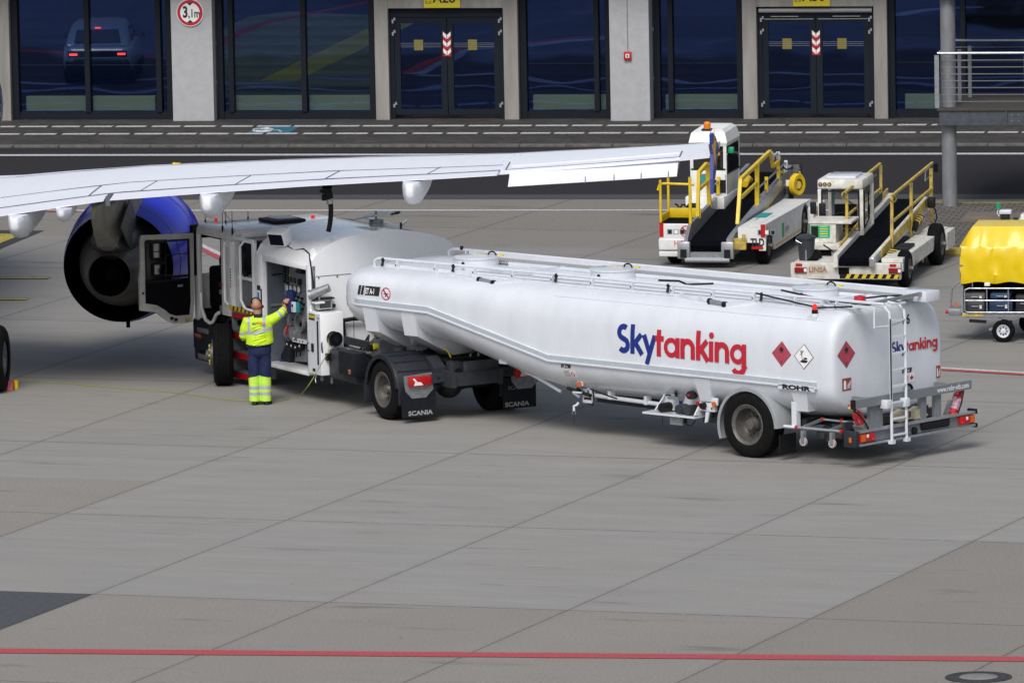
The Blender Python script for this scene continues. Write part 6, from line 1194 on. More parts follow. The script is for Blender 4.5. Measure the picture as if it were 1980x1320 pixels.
def railL(b):
    y = 1.43; sq(b, [pz(MA, 1349, 423, y), pz(MA, 1351, 334, y), pz(MA, 1366, 317, y), pz(MA, 1374, 317, y)], .065); sq(b, [pz(MA, 1368, 317, y), pz(MA, 1372, 400, y)], .075); sq(b, [pz(MA, 1352, 366, y), pz(MA, 1370, 349, y)], .055)
    sq(b, [pz(MA, 1388, 298, y), pz(MA, 1396, 296, y), pz(MA, 1402, 323, y), pz(MA, 1412, 315, y), pz(MA, 1412, 358, y)], .055); sq(b, [pz(MA, 1389, 342, y), pz(MA, 1389, 376, y)], .06); sq(b, [pz(MA, 1414, 332, y), pz(MA, 1428, 338, y)], .05)
ka('guard_rail', railL, 20)
ka('side_bar', lambda b: [b.tube([pz(MA, a, c, 1.43) for a, c in p], .018, galv, 6) for p in ([(1375, 365), (1410, 328), (1427, 316)], [(1392, 371), (1412, 352), (1428, 335)], [(1398, 312), (1411, 298)])], 30)
ka('rail_post', lambda b: (b.bar(pz(MA, 1427, 309, 1.43), pz(MA, 1427, 338, 1.43), .06, .06, tmat), b.bar(pz(MA, 1411, 296, 1.43), pz(MA, 1415, 312, 1.43), .07, .07, tmat)), 20)
ka('roller_cover', lambda b: b.tube([pz(MA, 1440, 356, 1.0), pz(MA, 1446, 345, 1.0), pz(MA, 1449, 348, 1.0)], .07, yel, 10))
def stair(b):
    y0, y1 = 2.0, 1.40
    b.tube([(-.25, 2.0, .8), (-.25, 2.0, 1.62)], .025, yel); b.tube([(.5, 2.0, .85), (.5, 2.0, 1.62)], .025, yel)
    b.tube([px_(MA, 1272, 368, -.1), px_(MA, 1275, 358, -.1), px_(MA, 1283, 355, -.1), px_(MA, 1342, 357, -.1)], .025, yel); b.tube([(-.3, 1.42, .8), (-.3, 1.42, 1.68)], .03, yel)
    b.box(.5, .55, 1.38, 2.02, .80, 1.0, yel, .01); b.box(-.2, .5, 1.98, 2.02, .80, .95, yel)
ka('yellow_rail', stair)
def cabA(b):
    x0, x1 = 2.6, 3.9; a = px_(MA, 1316, 440, x0).y; c = px_(MA, 1382, 400, x0).y
    yA, yB = 1.99, 1.28
    b.box(x0-.35, x1, yA+.04, yB-.02, .75, 1.02, w2, .03); b.box(x0, x0+.06, yB, yA, 1.0, 1.50, w2, .01)
    b.loft([[Vector((x0, yA, 1.95)), Vector((x0, yB, 1.95)), Vector((x1, yB, 1.95)), Vector((x1, yA, 1.95))], [Vector((x0-.02, yA+.02, 2.02)), Vector((x0-.02, yB-.02, 2.02)), Vector((x1, yB-.02, 2.02)), Vector((x1, yA+.02, 2.02))], [Vector((x0+.05, yA-.02, 2.20)), Vector((x0+.05, yB+.03, 2.20)), Vector((x1-.1, yB+.03, 2.22)), Vector((x1-.1, yA-.02, 2.22))], [Vector((x0+.15, yA-.10, 2.26)), Vector((x0+.15, yB+.1, 2.26)), Vector((x1-.2, yB+.1, 2.28)), Vector((x1-.2, yA-.1, 2.28))]], w2)
    for y in (yA-.03, yB+.03): b.bar((x0+.03, y, 1.5), (x0+.03, y, 1.96), .06, .06, w2); b.bar((x1-.05, y, 1.0), (x1-.05, y, 1.96), .08, .07, w2)
    b.box(x0, x1, yB, yB+.03, 1.0, 1.4, w2); b.box(x0+.02, x0+.05, yB+.26, yB+.31, 1.5, 1.96, w2)
CAa = ka('cab', cabA, 30)
ka('window', lambda b: (b.box(2.64, 2.65, 1.31, 1.96, 1.5, 1.95, glass_mat('cab_glass', (.30, .33, .33), .12, .03, (.8, .85, .9, 1))), b.box(2.59, 2.6, 1.30, 1.97, 1.49, 1.52, black), b.box(2.7, 3.85, 1.272, 1.276, 1.42, 1.94, glass_mat('cab_glass_dark', (.12, .13, .13), .15, .03, (.8, .85, .9, 1))), b.box(2.66, 3.9, 1.268, 1.272, 1.40, 1.43, black), b.box(2.66, 2.70, 1.268, 1.272, 1.43, 1.95, black)), 0, CAa)
ka('seat', lambda b: (b.box(2.9, 3.05, 1.45, 1.85, 1.3, 1.8, black, .04), b.box(2.95, 3.4, 1.45, 1.85, 1.2, 1.32, black, .04)), 30, CAa)
ka('control_box', lambda b: (b.box(2.56, 2.60, 1.62, 1.80, 1.22, 1.42, greyp, .01), b.box(2.555, 2.56, 1.64, 1.78, 1.25, 1.39, teal), b.box(2.58, 2.60, 1.30, 1.58, 1.05, 1.3, dgrey)), 0, CAa)
ka('beacon', lambda b: (b.lathe([(0, .07), (.10, .07), (.13, .05), (.14, .001)], (2.78, 1.68, 2.27), (0, 0, 1), mat('beacon_amber', (.75, .20, .01), .25), 16), b.box(2.7, 2.86, 1.58, 1.78, 2.22, 2.27, black, .01)), 30, CAa)
ka('green_lamp', lambda b: b.box(2.7, 2.82, 1.16, 1.27, 1.80, 1.92, mat('lamp_green', (.01, .30, .14), .3), .02), 30, CAa)
ka('wiper', lambda b: b.tube([(2.58, 1.66, 2.02), (2.58, 1.60, 1.92), (2.57, 1.48, 1.86)], .012, black, 5), 30, CAa)
ka('cable_coil', lambda b: (b.tube([(.9+.08*math.sin(t*3), 1.95-.5*t/6, .98+.05*math.cos(t*3.3)) for t in [k*.35 for k in range(18)]], .018, black, 6), b.box(.75, .95, 1.5, 1.7, .95, 1.05, black, .03)))
ka('work_mirror', lambda b: (b.box(*(lambda v: (v.x, v.x+.06, v.y-.11, v.y+.09, v.z-.16, v.z+.10))(px_(MA, 1539, 326, 4.9)), black, .03), b.box(*(lambda v: (v.x-.006, v.x-.001, v.y-.09, v.y+.07, v.z-.14, v.z+.08))(px_(MA, 1539, 326, 4.9)), MATS['mirror_glass']), b.tube([px_(MA, 1534, 324, 4.9), px_(MA, 1520, 328, 4.9), px_(MA, 1506, 315, 4.9)], .018, black, 6)))
ka('bumper_wheel', lambda b: (lambda v: (b.lathe([(-.05, .12), (-.06, .20), (-.04, .22), (.04, .22), (.06, .20), (.05, .12)], v, (.45, 1, 0), yel, 24), b.cyl(v+Vector((-.03, -.02, 0)), v+Vector((.03, .02, 0)), .08, yelw), b.bar(v, v+Vector((0, .14, .0)), .04, .04, yelw), b.bar(v+Vector((0, .12, .1)), v+Vector((0, .12, -.42)), .09, .09, black), b.box(v.x-.1, v.x-.09, v.y+.08, v.y+.2, v.z-.02, v.z+.1, decal_w)))(px_(MA, 1541, 357, 4.7)))
# ---- older loader
MB_ = frame(G(1752, 556), 77.5)
LB = thing('belt_loader', 'worn white belt loader with square open cab, a dark bucket on its rear deck', 'belt loader', MB_, 'belt loaders')
def kc(name, fn, smooth=30, parent=None, fix=True): b = MB(); fn(b); return b.build(name, parent or LB, smooth, fix)
old = mat('loader_old_white', (.70, .70, .66), .5, noise=.35, nscale=5, dirt=(.46, .44, .39))
lwheel(LB, .15, -.06, .34, .22, -1); lwheel(LB, 3.5, -.10, .39, .26, -1); lwheel(LB, .15, 1.85, .34, .22, 1); lwheel(LB, 3.5, 1.85, .38, .26, 1)
kc('chassis', lambda b: (b.box(-.45, -.32, .02, 2.08, .20, .50, old, .015), b.box(-.32, .75, 1.30, 2.05, .44, .50, old, .01), b.box(-.32, 4.7, .0, .40, .50, .58, old, .01), b.prism([(-.3, 0, .5), (-.3, 0, .34), (.45, 0, .12+.1), (.9, 0, .30), (3.0, 0, .32), (3.2, 0, .5)], (0, .03, 0), old), b.box(3.9, 4.75, -.12, .05, .22, .56, old, .01), b.box(-.3, 4.5, .4, 1.9, .25, .42, ufr), b.box(.7, 4.4, 1.2, 2.0, .44, .52, old)), 20)
kc('hazard_strip', lambda b: (b.box(-.458, -.451, .04, 1.16, .22, .30, black), [b.prism([(-.459, .08+.15*k, .22), (-.459, .155+.15*k, .22), (-.459, .115+.15*k, .30), (-.459, .04+.15*k, .30)], (-.003, 0, 0), yel) for k in range(7)]), 0)
for yb in (2.0, .24): kc('tail_light', lambda b: (b.box(-.49, -.452, yb-.23, yb, .32, .42, mat('lens_dark_red', (.20, .01, .012), .25), .01), b.box(-.46, -.452, yb-.14, yb-.02, .44, .49, redl), b.box(-.493, -.49, yb-.23, yb-.18, .34, .40, decal_w)), 20)
kc('lettering', lambda b: (text(b, 'LINSA', .13, mat('letter_outline', (.30, .16, .15), .6), (-.462, 1.74, .335), (0, -1, 0), (0, 0, 1), .004, sx=1.0), b.box(-.456, -.4515, 1.42, 1.72, .31, .46, mat('pad_cream', (.50, .46, .30), .7)), b.box(-.456, -.4515, .98, 1.18, .29, .42, blk_i), text(b, '443', .26, decal_k, (.95, -.0035, .20), (1, 0, 0), (0, 0, 1), .0, sx=.7), b.box(1.8, 1.9, -.004, -.001, .25, .31, oral)), 0, None, False)
kc('hood', lambda b: (b.box(.55, 1.7, 1.25, 1.98, .62, .72, old, .02), b.box(.62, 1.6, 1.25, 1.94, .50, .61, blk_i), b.box(.80, 1.55, 1.45, 1.94, .72, 1.08, old, .015), b.box(.78, 1.6, 1.15, 1.97, 1.08, 1.13, old, .01), b.box(.6, .9, 1.3, 1.5, .5, .64, galv)), 20)
kc('info_panel', lambda b: (b.box(.79, .797, 1.56, 1.93, .82, 1.05, green), b.box(.785, .789, 1.78, 1.91, .83, 1.03, black), [b.box(.785, .789, 1.60, 1.75, .84+.045*k, .86+.045*k, (decal_y if k % 2 else mat('print_mint', (.3, .6, .45), .6))) for k in range(5)]), 0)
def cabB(b):
    x0, x1, yA, yB = 1.75, 2.9, 1.96, 1.10
    b.box(x0-.02, x1, yB, yA, 1.62, 1.80, old, .03); b.box(x0+.1, x1-.3, yB+.15, yA-.15, 1.80, 1.85, tmat, .015)
    b.box(x0, x0+.05, yA-.07, yA, .75, 1.62, old, .01); b.box(x0, x0+.05, yB, yB+.07, .55, 1.62, old, .01); b.box(x0, x0+.05, yB+.07, yA-.07, .70, .80, old); b.box(x1-.06, x1, yA-.06, yA, .8, 1.62, old); b.box(x1-.06, x1, yB, yB+.06, .8, 1.62, old); b.box(x0, x1, yB, yB+.03, .5, .85, old)
CBb = kc('cab', cabB, 25)
kc('window_seal', lambda b: (b.tube([(1.745, 1.88, 1.58), (1.745, 1.18, 1.58), (1.745, 1.18, .84), (1.745, 1.88, .84)], .022, black, 6, True), b.tube([(1.85, 1.095, 1.58), (2.3, 1.095, 1.52), (2.3, 1.095, 1.0), (1.85, 1.095, .88)], .015, black, 6, True)), 30, CBb)
kc('seat', lambda b: (b.box(2.1, 2.5, 1.35, 1.8, .85, .98, black, .04), b.box(2.45, 2.6, 1.35, 1.8, .9, 1.25, black, .04), b.tube([(2.0+.02*math.sin(t), 1.55+.18*math.cos(t), 1.05+.10*math.sin(t)) for t in [2*PI*k/16 for k in range(16)]], .014, black, 6, True)), 30, CBb)
kc('cab_frame', lambda b: (b.bar((2.2, 1.75, 1.0), (2.2, 1.75, 1.6), .05, .05, mat('frame_blue', (.10, .17, .19), .5)), b.bar((2.85, 1.9, 1.5), (2.85, 1.2, 1.0), .03, .03, galv), b.box(2.3, 2.9, 1.2, 1.9, .75, .84, yelw)), 20, CBb)
kc('mirror', lambda b: (b.box(1.70, 1.74, 1.98, 2.10, 1.15, 1.38, black, .02), b.box(1.68, 1.72, 1.80, 1.93, 1.1, 1.36, black, .02), b.tube([(1.75, 1.9, 1.0), (1.7, 1.97, .95), (1.7, 1.97, 1.08)], .03, black, 6)), 30, CBb)
kc('lettering', lambda b: [(b.cyl((1.722, 1.90-.085*k, 1.71), (1.716, 1.90-.085*k, 1.71), .038, mat('badge_dark', (.02, .015, .05), .5), 18), text(b, 'TCR'[k], .052, decal_y, (1.712, 1.90-.085*k, 1.69), (0, -1, 0), (0, 0, 1), .002, 'CENTER')) for k in range(3)], 0, CBb, False)
XL2, XH2 = -.52, 5.4; zl2, zh2 = .50, 1.00
def z2(x): return zl2+(zh2-zl2)*(x-XL2)/(XH2-XL2)
kc('belt', lambda b: b.prism([(XL2+.0, .58, zl2-.04), (XL2+.0, .58, zl2+.04), (XL2+.08, .58, zl2+.1), (XH2, .58, zh2+.02), (XH2, .58, zh2-.1), (XL2+.1, .58, zl2-.06)], (0, .58, 0), belt), 30)
kc('conveyor_frame', lambda b: (b.prism([(XL2-.06, 1.17, zl2-.06), (XL2-.06, 1.17, zl2+.16), (XH2, 1.17, zh2+.13), (XH2, 1.17, zh2-.1)], (0, .09, 0), old), b.prism([(XL2-.06, .57, zl2-.04), (XL2-.06, .57, zl2+.12), (XH2, .57, zh2+.06), (XH2, .57, zh2-.2)], (0, -.07, 0), old), b.box(XL2-.07, XL2+.0, .48, .585, zl2-.06, zl2+.12, alu, .02)), 20)
kc('conveyor_edge', lambda b: (b.prism([(XL2+.8, 1.27, z2(.3)+.10), (XL2+.8, 1.27, z2(.3)+.20), (XH2, 1.27, zh2+.22), (XH2, 1.27, zh2+.10)], (0, .03, 0), yelw), b.prism([(XL2+.7, .495, z2(.2)-.02), (XL2+.7, .495, z2(.2)+.13), (XH2, .495, zh2+.08), (XH2, .495, zh2-.10)], (0, -.02, 0), yelw)), 0)
def rails2(y, P, name='guard_rail'):
    def f(b):
        for (a0, c0), (a1, c1), w in P: b.bar(pz(MB_, a0, c0, y), pz(MB_, a1, c1, y), w, w, yelw)
    return kc(name, f, 20)
rails2(.48, [((1724.6, 479), (1724.6, 381), .055), ((1762, 463), (1762, 353), .055), ((1800.5, 428), (1800.5, 325), .06), ((1724.6, 379), (1803, 315), .045), ((1728, 427), (1764, 396), .04), ((1764, 396), (1803, 363), .045)])
rails2(1.29, [((1637.5, 469), (1637.5, 375), .05), ((1669.5, 430), (1669.5, 349), .055), ((1703.5, 402), (1703.5, 320), .05), ((1634, 372), (1702, 317), .045), ((1640, 415), (1703, 365), .04)])
kc('rail_loop', lambda b: (b.tube([pz(MB_, 1727+6*math.cos(t), 384+7*math.sin(t), .46) for t in [2*PI*k/12 for k in range(12)]], .014, yelw, 5, True), b.tube([pz(MB_, 1633+5*math.cos(t), 378+7*math.sin(t), 1.30) for t in [2*PI*k/12 for k in range(12)]], .016, yelw, 5, True), b.tube([pz(MB_, 1797, 322, .45), pz(MB_, 1789, 333, .45), pz(MB_, 1789, 350, .45), pz(MB_, 1800, 338, .45)], .014, galv, 5), b.tube([pz(MB_, 1696, 322, 1.3), pz(MB_, 1674, 340, 1.3), pz(MB_, 1684, 346, 1.3), pz(MB_, 1694, 338, 1.3)], .014, galv, 5), b.bar(pz(MB_, 1809, 316, .45), pz(MB_, 1810, 332, .45), .08, .05, black)))
kc('bellows', lambda b: [b.cyl((.35+.07*k, .44, z2(.35)-.08+.01*k), (.38+.07*k, .30, z2(.35)-.10+.01*k), .09, (yelw if k % 2 else black), 10) for k in range(6)]); kc('bellows', lambda b: [b.cyl((3.3+.08*k, .42, z2(3.3)-.06+.01*k), (3.33+.08*k, .36, z2(3.3)-.08+.01*k), .10, (yelw if k % 2 else black), 10) for k in range(7)])
kc('end_cables', lambda b: (b.tube([pz(MB_, 1800, 395, .40), pz(MB_, 1808, 405, .40), pz(MB_, 1812, 420, .40), pz(MB_, 1804, 440, .40), pz(MB_, 1804, 462, .4)], .014, black, 6), b.box(4.9, 5.1, .30, .44, .9, 1.1, black, .03), b.box(.9, 1.6, .1, .38, .58, .64, black, .02)))
kc('lever', lambda b: b.tube([px_(MB_, 1592, 473, .3), px_(MB_, 1612, 487, .3)], .016, black, 6)); kc('windscreen_panel', lambda b: (b.prism([(3.2, 1.28, .85), (3.2, 1.28, 1.12), (4.6, 1.25, 1.24), (4.6, 1.25, 1.10)], (0, -.01, 0), mat('canvas_dark', (.05, .05, .05), .8))), 0)
# bucket on the deck
BK = thing('bucket', 'dark grey plastic bucket standing on the deck of the worn belt loader', 'bucket', MB_ @ Matrix.Translation((.0, 1.86, .503)))
b = MB(); b.lathe([(0, .001), (0, .135), (.40, .165), (.40, .185), (.43, .185), (.43, .16), (.05, .125), (.05, .001)], (0, 0, 0), (0, 0, 1), mat('bucket_grey', (.03, .035, .042), .45), 28); b.build('body', BK)
b = MB(); b.tube([(.0, .185, .40), (-.12, .17, .34), (-.17, .06, .33), (-.15, .17, .38)], .01, alu, 6); b.build('handle', BK); b = MB(); b.lathe([(.43, .17), (.47, .12), (.48, .001)], (0, 0, 0), (0, 0, 1), MATS['bucket_grey'], 24); b.build('lid', BK); b = MB(); b.box(-.165, -.155, -.03, -.01, .02, .20, alu); b.build('reflective_label', BK, 0)
# ================================================================ BAGGAGE CART
CM2 = frame(G(1940, 662), -9.27)
BC = thing('baggage_cart', 'baggage cart with yellow tarpaulin cover and galvanised side rails at the right edge', 'baggage cart', CM2)
def kd(name, fn, smooth=30, parent=None, fix=True): b = MB(); fn(b); return b.build(name, parent or BC, smooth, fix)
tarp = mat('tarpaulin_yellow', (.74, .53, .0), .32, noise=.12, nscale=4, bump=.08, bscale=4, coat=.1)
def tarpf(b):
    X0_, X1_ = -.74, 2.4; N_ = 62; secs = []
    for i in range(N_+1):
        x = X0_+(X1_-X0_)*i/N_; e = max(0, (.20-(x-X0_))/.20); h = 2.02-.30*e; w = lambda s_: .012*math.sin(x*9+s_*3)+.01*math.sin(x*23+s_)
        y0 = 0; secs.append([Vector((x+.02*math.sin(k*2), y, z)) for k, (y, z) in enumerate([(y0-.02+w(1), 1.06+.02*math.sin(x*11)), (y0-.04+w(2), 1.20), (y0-.02+w(3), 1.32), (y0-.035+w(5), 1.5), (y0+w(4), 1.66-.0), (y0+.02, min(1.70, h)), (y0+.28, h), (y0+.75, h+.03*(1-e)), (y0+1.25, h), (y0+1.5, min(1.68, h)), (y0+1.52, 1.4), (y0+1.52, 1.06)])])
    b.loft(secs, tarp, cap=True, closed=True)
kd('tarpaulin', tarpf, 32)
kd('bed', lambda b: (b.box(-.72, 2.4, .0, 1.5, .44, .52, galv, .01), b.box(-.72, -.35, -.004, -.001, .46, .51, yelw), b.box(-.74, -.70, .02, 1.48, .52, 1.7, galv), b.box(-.68, 2.4, 1.4, 1.45, .52, 1.1, black)), 0)
kd('side_rail', lambda b: (b.tube([(2.4, -.02, .96), (-.60, -.02, .96), (-.665, -.02, .93), (-.67, -.02, .88), (-.67, -.02, .56), (-.62, -.02, .535), (2.4, -.02, .535)], .014, alu, 8), b.tube([(-.67, -.02, .745), (2.4, -.02, .745)], .013, alu, 8), [b.tube([(-.28+.38*k, -.02, .535), (-.28+.38*k, -.02, .96)], .011, alu, 6) for k in range(7)]))
kd('draw_frame', lambda b: (b.tube([(-.76, .3, 1.05), (-.86, .3, 1.0), (-.93, .3, .9), (-.95, .3, .6)], .015, galv, 8), b.box(-.98, -.74, .1, .6, .46, .58, galv, .01), b.cyl((-1.03, .15, .52), (-.98, .15, .52), .03, redl, 10)))
kd('lamp', lambda b: b.cyl((-.84, .08, .66), (-.84, .10, .66), .035, oral, 12)); kd('latch', lambda b: (b.box(-.32, -.22, -.03, .0, 1.0, 1.06, decal_w, .01), b.bar((-.6, .05, .38), (-.3, .05, .36), .05, .05, black), b.bar((-.7, -.02, 1.37), (-.76, -.04, 1.37), .02, .02, galv)))
wh = kd('wheel', lambda b: b.lathe(tyre_prof(.13, .20), (0, .0, .20), (0, 1, 0), rub, 32)); kd('rim', lambda b: (b.lathe([(-.004, .115), (0, .10), (.02, .085), (.03, .05), (.0, .045), (-.01, .001)], (0, .0, .20), (0, 1, 0), tmat, 28), [b.cyl((.065*math.cos(a), .008, .20+.065*math.sin(a)), (.065*math.cos(a), .026, .20+.065*math.sin(a)), .012, black, 8) for a in [2*PI*k/8 for k in range(8)]]), 30, wh)
kd('wheel', lambda b: b.lathe(tyre_prof(.13, .20), (.35, 1.2, .20), (0, 1, 0), rub, 24)); kd('axle', lambda b: (b.bar((-.08, .05, .2), (-.05, .05, .45), .05, .05, galv), b.bar((-.25, .05, .22), (-.05, .05, .3), .04, .04, galv), b.cyl((0, .1, .2), (0, 1.3, .2), .03, ufr)))
for i, (x, z, w, h, c, lab) in enumerate(((-.50, .53, .34, .20, (.05, .05, .06), 'dark suitcase lying at the left end of the baggage cart'), (-.50, .74, .36, .12, (.11, .11, .13), 'flat grey bag on top of the dark suitcase in the cart'), (-.05, .53, .42, .22, (.015, .04, .10), 'dark blue suitcase behind the cart wheel, near the bed'), (-.06, .76, .36, .10, (.03, .07, .16), 'small blue bag stacked on the blue suitcase in the cart'), (.36, .53, .3, .3, (.02, .02, .03), 'black suitcase in the cart at the right image edge'))):
    s = thing('suitcase', lab, 'suitcase', CM2 @ Matrix.Translation((x, .3, z)), 'suitcases in the baggage cart'); m_ = mat('luggage_%d' % i, c, .5)
    b = MB(); b.box(-w/2, w/2, -.2, .35, 0, h, m_, .03); b.build('shell', s); b = MB(); b.tube([(-.06, -.2, h*.5), (-.06, -.23, h*.5), (.06, -.23, h*.5), (.06, -.2, h*.5)], .008, alu, 6); b.box(.08, .12, -.235, -.205, h*.3, h*.6, decal_w); b.build('handle', s)
# white tractor partly behind the cart
V0 = OY(CM2, 1950, 437, 5.0)
TGM = CM2 @ Matrix.Translation((-.1, 5.2, 0)) @ Matrix.Rotation(0, 4, 'Z')
TG = thing('baggage_tractor', 'white ground tractor with small green beacon, half hidden behind the yellow cart', 'tractor', TGM)
def ke(name, fn, smooth=30, parent=None, fix=True): b = MB(); fn(b); return b.build(name, parent or TG, smooth, fix)
ke('body', lambda b: (b.box(-.30, 2.2, .0, 1.3, .35, 1.2, old, .04), b.box(-.38, .2, .0, 1.2, 1.2, 1.45, old, .03), b.box(-.12, .05, -.06, .3, 1.3, 1.66, old, .03), b.prism([(.15, .0, 1.5), (.5, .0, 1.82), (2.2, 0, 1.85), (2.2, 0, 1.5)], (0, 1.1, 0), tmat)), 25)
ke('mast', lambda b: (b.box(-.48, -.32, -.04, .12, 1.30, 1.66, black, .02), b.box(-.50, -.28, -.06, .14, 1.66, 1.74, tmat, .02), b.box(-.43, -.38, -.05, .0, 1.0, 1.4, tmat))); ke('beacon', lambda b: (b.cyl((-.52, 0, 1.76), (-.52, 0, 1.86), .04, mat('lamp_green', (.01, .30, .14), .3), 12), b.tube([(-.50, 0, 1.62), (-.54, 0, 1.68), (-.52, 0, 1.76)], .012, tmat, 6)))
ke('control', lambda b: (b.box(-.25, -.15, -.04, .02, 1.2, 1.6, black, .02), b.bar((-.2, -.05, 1.45), (.5, -.05, 1.48), .06, .07, black), b.box(.02, .5, -.05, 0, 1.52, 1.66, black, .03), b.tube([(-.2, -.03, 1.3), (0, -.04, 1.35), (.2, -.04, 1.3)], .02, black, 6)))
for x in (.3, 1.8): ke('wheel', lambda b: b.lathe(tyre_prof(.22, .32), (x, -.05, .32), (0, 1, 0), rub, 24))
# ================================================================ PERSON
PP = G(505, 782)
PN = thing('person', 'bald worker in yellow and navy hi-vis work clothes, arm raised at the pump cabinet', 'person', Matrix.Translation(PP))
skin = mat('skin', (.42, .215, .14), .5, noise=.12, nscale=25); hv = mat('hivis_yellow', (.60, .86, .02), .7, noise=.12, nscale=7, bump=1, bscale=7, dirt=(.44, .66, .02)); hvl = mat('hivis_trouser', (.50, .80, .08), .7, noise=.08, nscale=9, bump=1, bscale=9)
navy = mat('navy_cloth', (.005, .012, .065), .8, noise=.3, nscale=8, bump=1, bscale=9); navyd = mat('navy_dark', (.006, .008, .022), .8); silver = mat('silver_tape', (.40, .43, .48), .4, noise=.12, nscale=15); shoe = mat('shoe_black', (.010, .010, .012), .4)
def ell(c, rx, ry, n=20, tilt=0): return [Vector((c[0]+rx*math.cos(a), c[1]+ry*math.sin(a), c[2]+tilt*math.cos(a))) for a in [2*PI*k/n for k in range(n)]]
def limb(b, pts, rad, m, n=14):
    P = [Vector(p) for p in pts]; secs = []; prev = None
    for i in range(len(P)):
        t = (P[min(i+1, len(P)-1)]-P[max(i-1, 0)]).normalized(); a = t.orthogonal().normalized() if prev is None else (prev-t*prev.dot(t)).normalized(); prev = a; c = t.cross(a)
        secs.append([P[i]+(a*math.cos(2*PI*k/n)+c*math.sin(2*PI*k/n))*rad[i] for k in range(n)])
    b.loft(secs, m)
def remeshed(b, name, vox, it=2, parent=None, colour=None, mats=None):
    o = b.build(name+'_raw', None, 0); md = o.modifiers.new('r', 'REMESH'); md.mode = 'VOXEL'; md.voxel_size = vox
    bpy.context.view_layer.update(); dg = bpy.context.evaluated_depsgraph_get(); me = bpy.data.meshes.new_from_object(o.evaluated_get(dg)); bpy.data.objects.remove(o)
    bm = bmesh.new(); bm.from_mesh(me)
    for k in range(it): bmesh.ops.smooth_vert(bm, verts=bm.verts[:], factor=.5, use_axis_x=True, use_axis_y=True, use_axis_z=True)
    for f in bm.faces: f.smooth = True
    bm.to_mesh(me); bm.free(); me.materials.clear()
    for m_ in mats: me.materials.append(m_)
    for p in me.polygons: p.material_index = colour(p.center, p.normal) if colour else 0
    me.name = name; o = bpy.data.objects.new(name, me); sc.collection.objects.link(o); o.parent = parent; return o
# body: one surface - head, neck, torso, arms, hands, legs
b = MB(); HC = Vector((-.035, .03, 1.685))
HM = Matrix.Translation(HC) @ Matrix.Rotation(R(-28), 4, 'Z') @ Matrix.Rotation(R(6), 4, 'X') @ Matrix.Translation(-HC); b.M = HM; b.sph(HC, .1, skin, 20, 14, (.80, .98, 1.12)); b.sph(HC+Vector((.0, .055, -.055)), .062, skin, 14, 8, (.95, .8, 1.0)); b.cyl(HC+Vector((0, -.02, -.06)), (-.01, 0, 1.44), .062, skin, 16, .07)
b.sph(HC+Vector((.0, .105, -.02)), .02, skin, 8, 6, (.7, 1, 1.3)); b.sph(HC+Vector((0, .085, -.06)), .02, skin, 8, 5, (1.3, .5, .5))
for s in (-1, 1): b.sph(HC+Vector((s*.082, .0, -.01)), .025, skin, 8, 6, (.4, .8, 1.2)); b.sph(HC+Vector((s*.03, .088, .01)), .014, skin, 8, 5)
b.M = None
b.loft([ell((0, 0, .92), .15, .10), ell((0, 0, 1.1), .15, .10), ell((0, 0, 1.35), .17, .11), ell((0, 0, 1.45), .12, .08)], skin)
SR = (.19, .02, 1.425); ER = (.375, .14, 1.535); WR_ = (.445, .34, 1.665); HR = (.475, .42, 1.745)
SL = (-.20, .02, 1.42); EL_ = (-.275, .06, 1.165); WL = (-.215, .27, 1.085); HL = (-.14, .33, 1.09)
limb(b, [SR, ER, (.41, .24, 1.60), WR_], [.055, .046, .043, .03], skin); limb(b, [SL, EL_, (-.26, .15, 1.11), WL], [.055, .046, .043, .03], skin)
def hand(b, W_, H_, side, curl):
    W_ = Vector(W_); H_ = Vector(H_); d = (H_-W_).normalized(); u = d.cross(Vector((0, 0, 1))).normalized()*side; n = u.cross(d).normalized()
    palm0 = W_+d*.01; palm1 = W_+d*.095
    b.loft([[palm0+u*a*.028+n*c*.018 for a, c in ((-1, -1), (1, -1), (1, 1), (-1, 1))], [palm0.lerp(palm1, .5)+u*a*.042+n*c*.017 for a, c in ((-1, -1), (1, -1), (1, 1), (-1, 1))], [palm1+u*a*.042+n*c*.013 for a, c in ((-1, -1), (1, -1), (1, 1), (-1, 1))]], skin)
    for k, ln in enumerate((.070, .078, .073, .058)):
        p = palm1+u*(-.031+.0205*k)-d*.008; q = p+d*ln*.5*math.cos(curl*.6)-n*ln*.5*math.sin(curl*.6); r_ = q+d*ln*.4*math.cos(curl*1.6)-n*ln*.4*math.sin(curl*1.6); s_ = r_+d*ln*.25*math.cos(curl*2.3)-n*ln*.25*math.sin(curl*2.3)
        limb(b, [p, q, r_, s_], [.0098, .0092, .0084, .007], skin, 8)
    t0 = palm0.lerp(palm1, .35)-u*.035; limb(b, [t0, t0-u*.03+d*.025-n*.008, t0-u*.032+d*.055-n*.02, t0-u*.02+d*.075-n*.026], [.013, .0115, .0105, .008], skin, 8)
hand(b, WR_, HR, 1, .75); hand(b, WL, HL, -1, .6)
for s, fx_ in ((-1, -.105), (1, .075)): limb(b, [(fx_*.85, 0, .93), (fx_, .0, .5), (fx_, -.01, .12), (fx_, -.01, .05)], [.085, .058, .042, .04], skin)
remeshed(b, 'body', .0065, 2, PN, None, [skin])
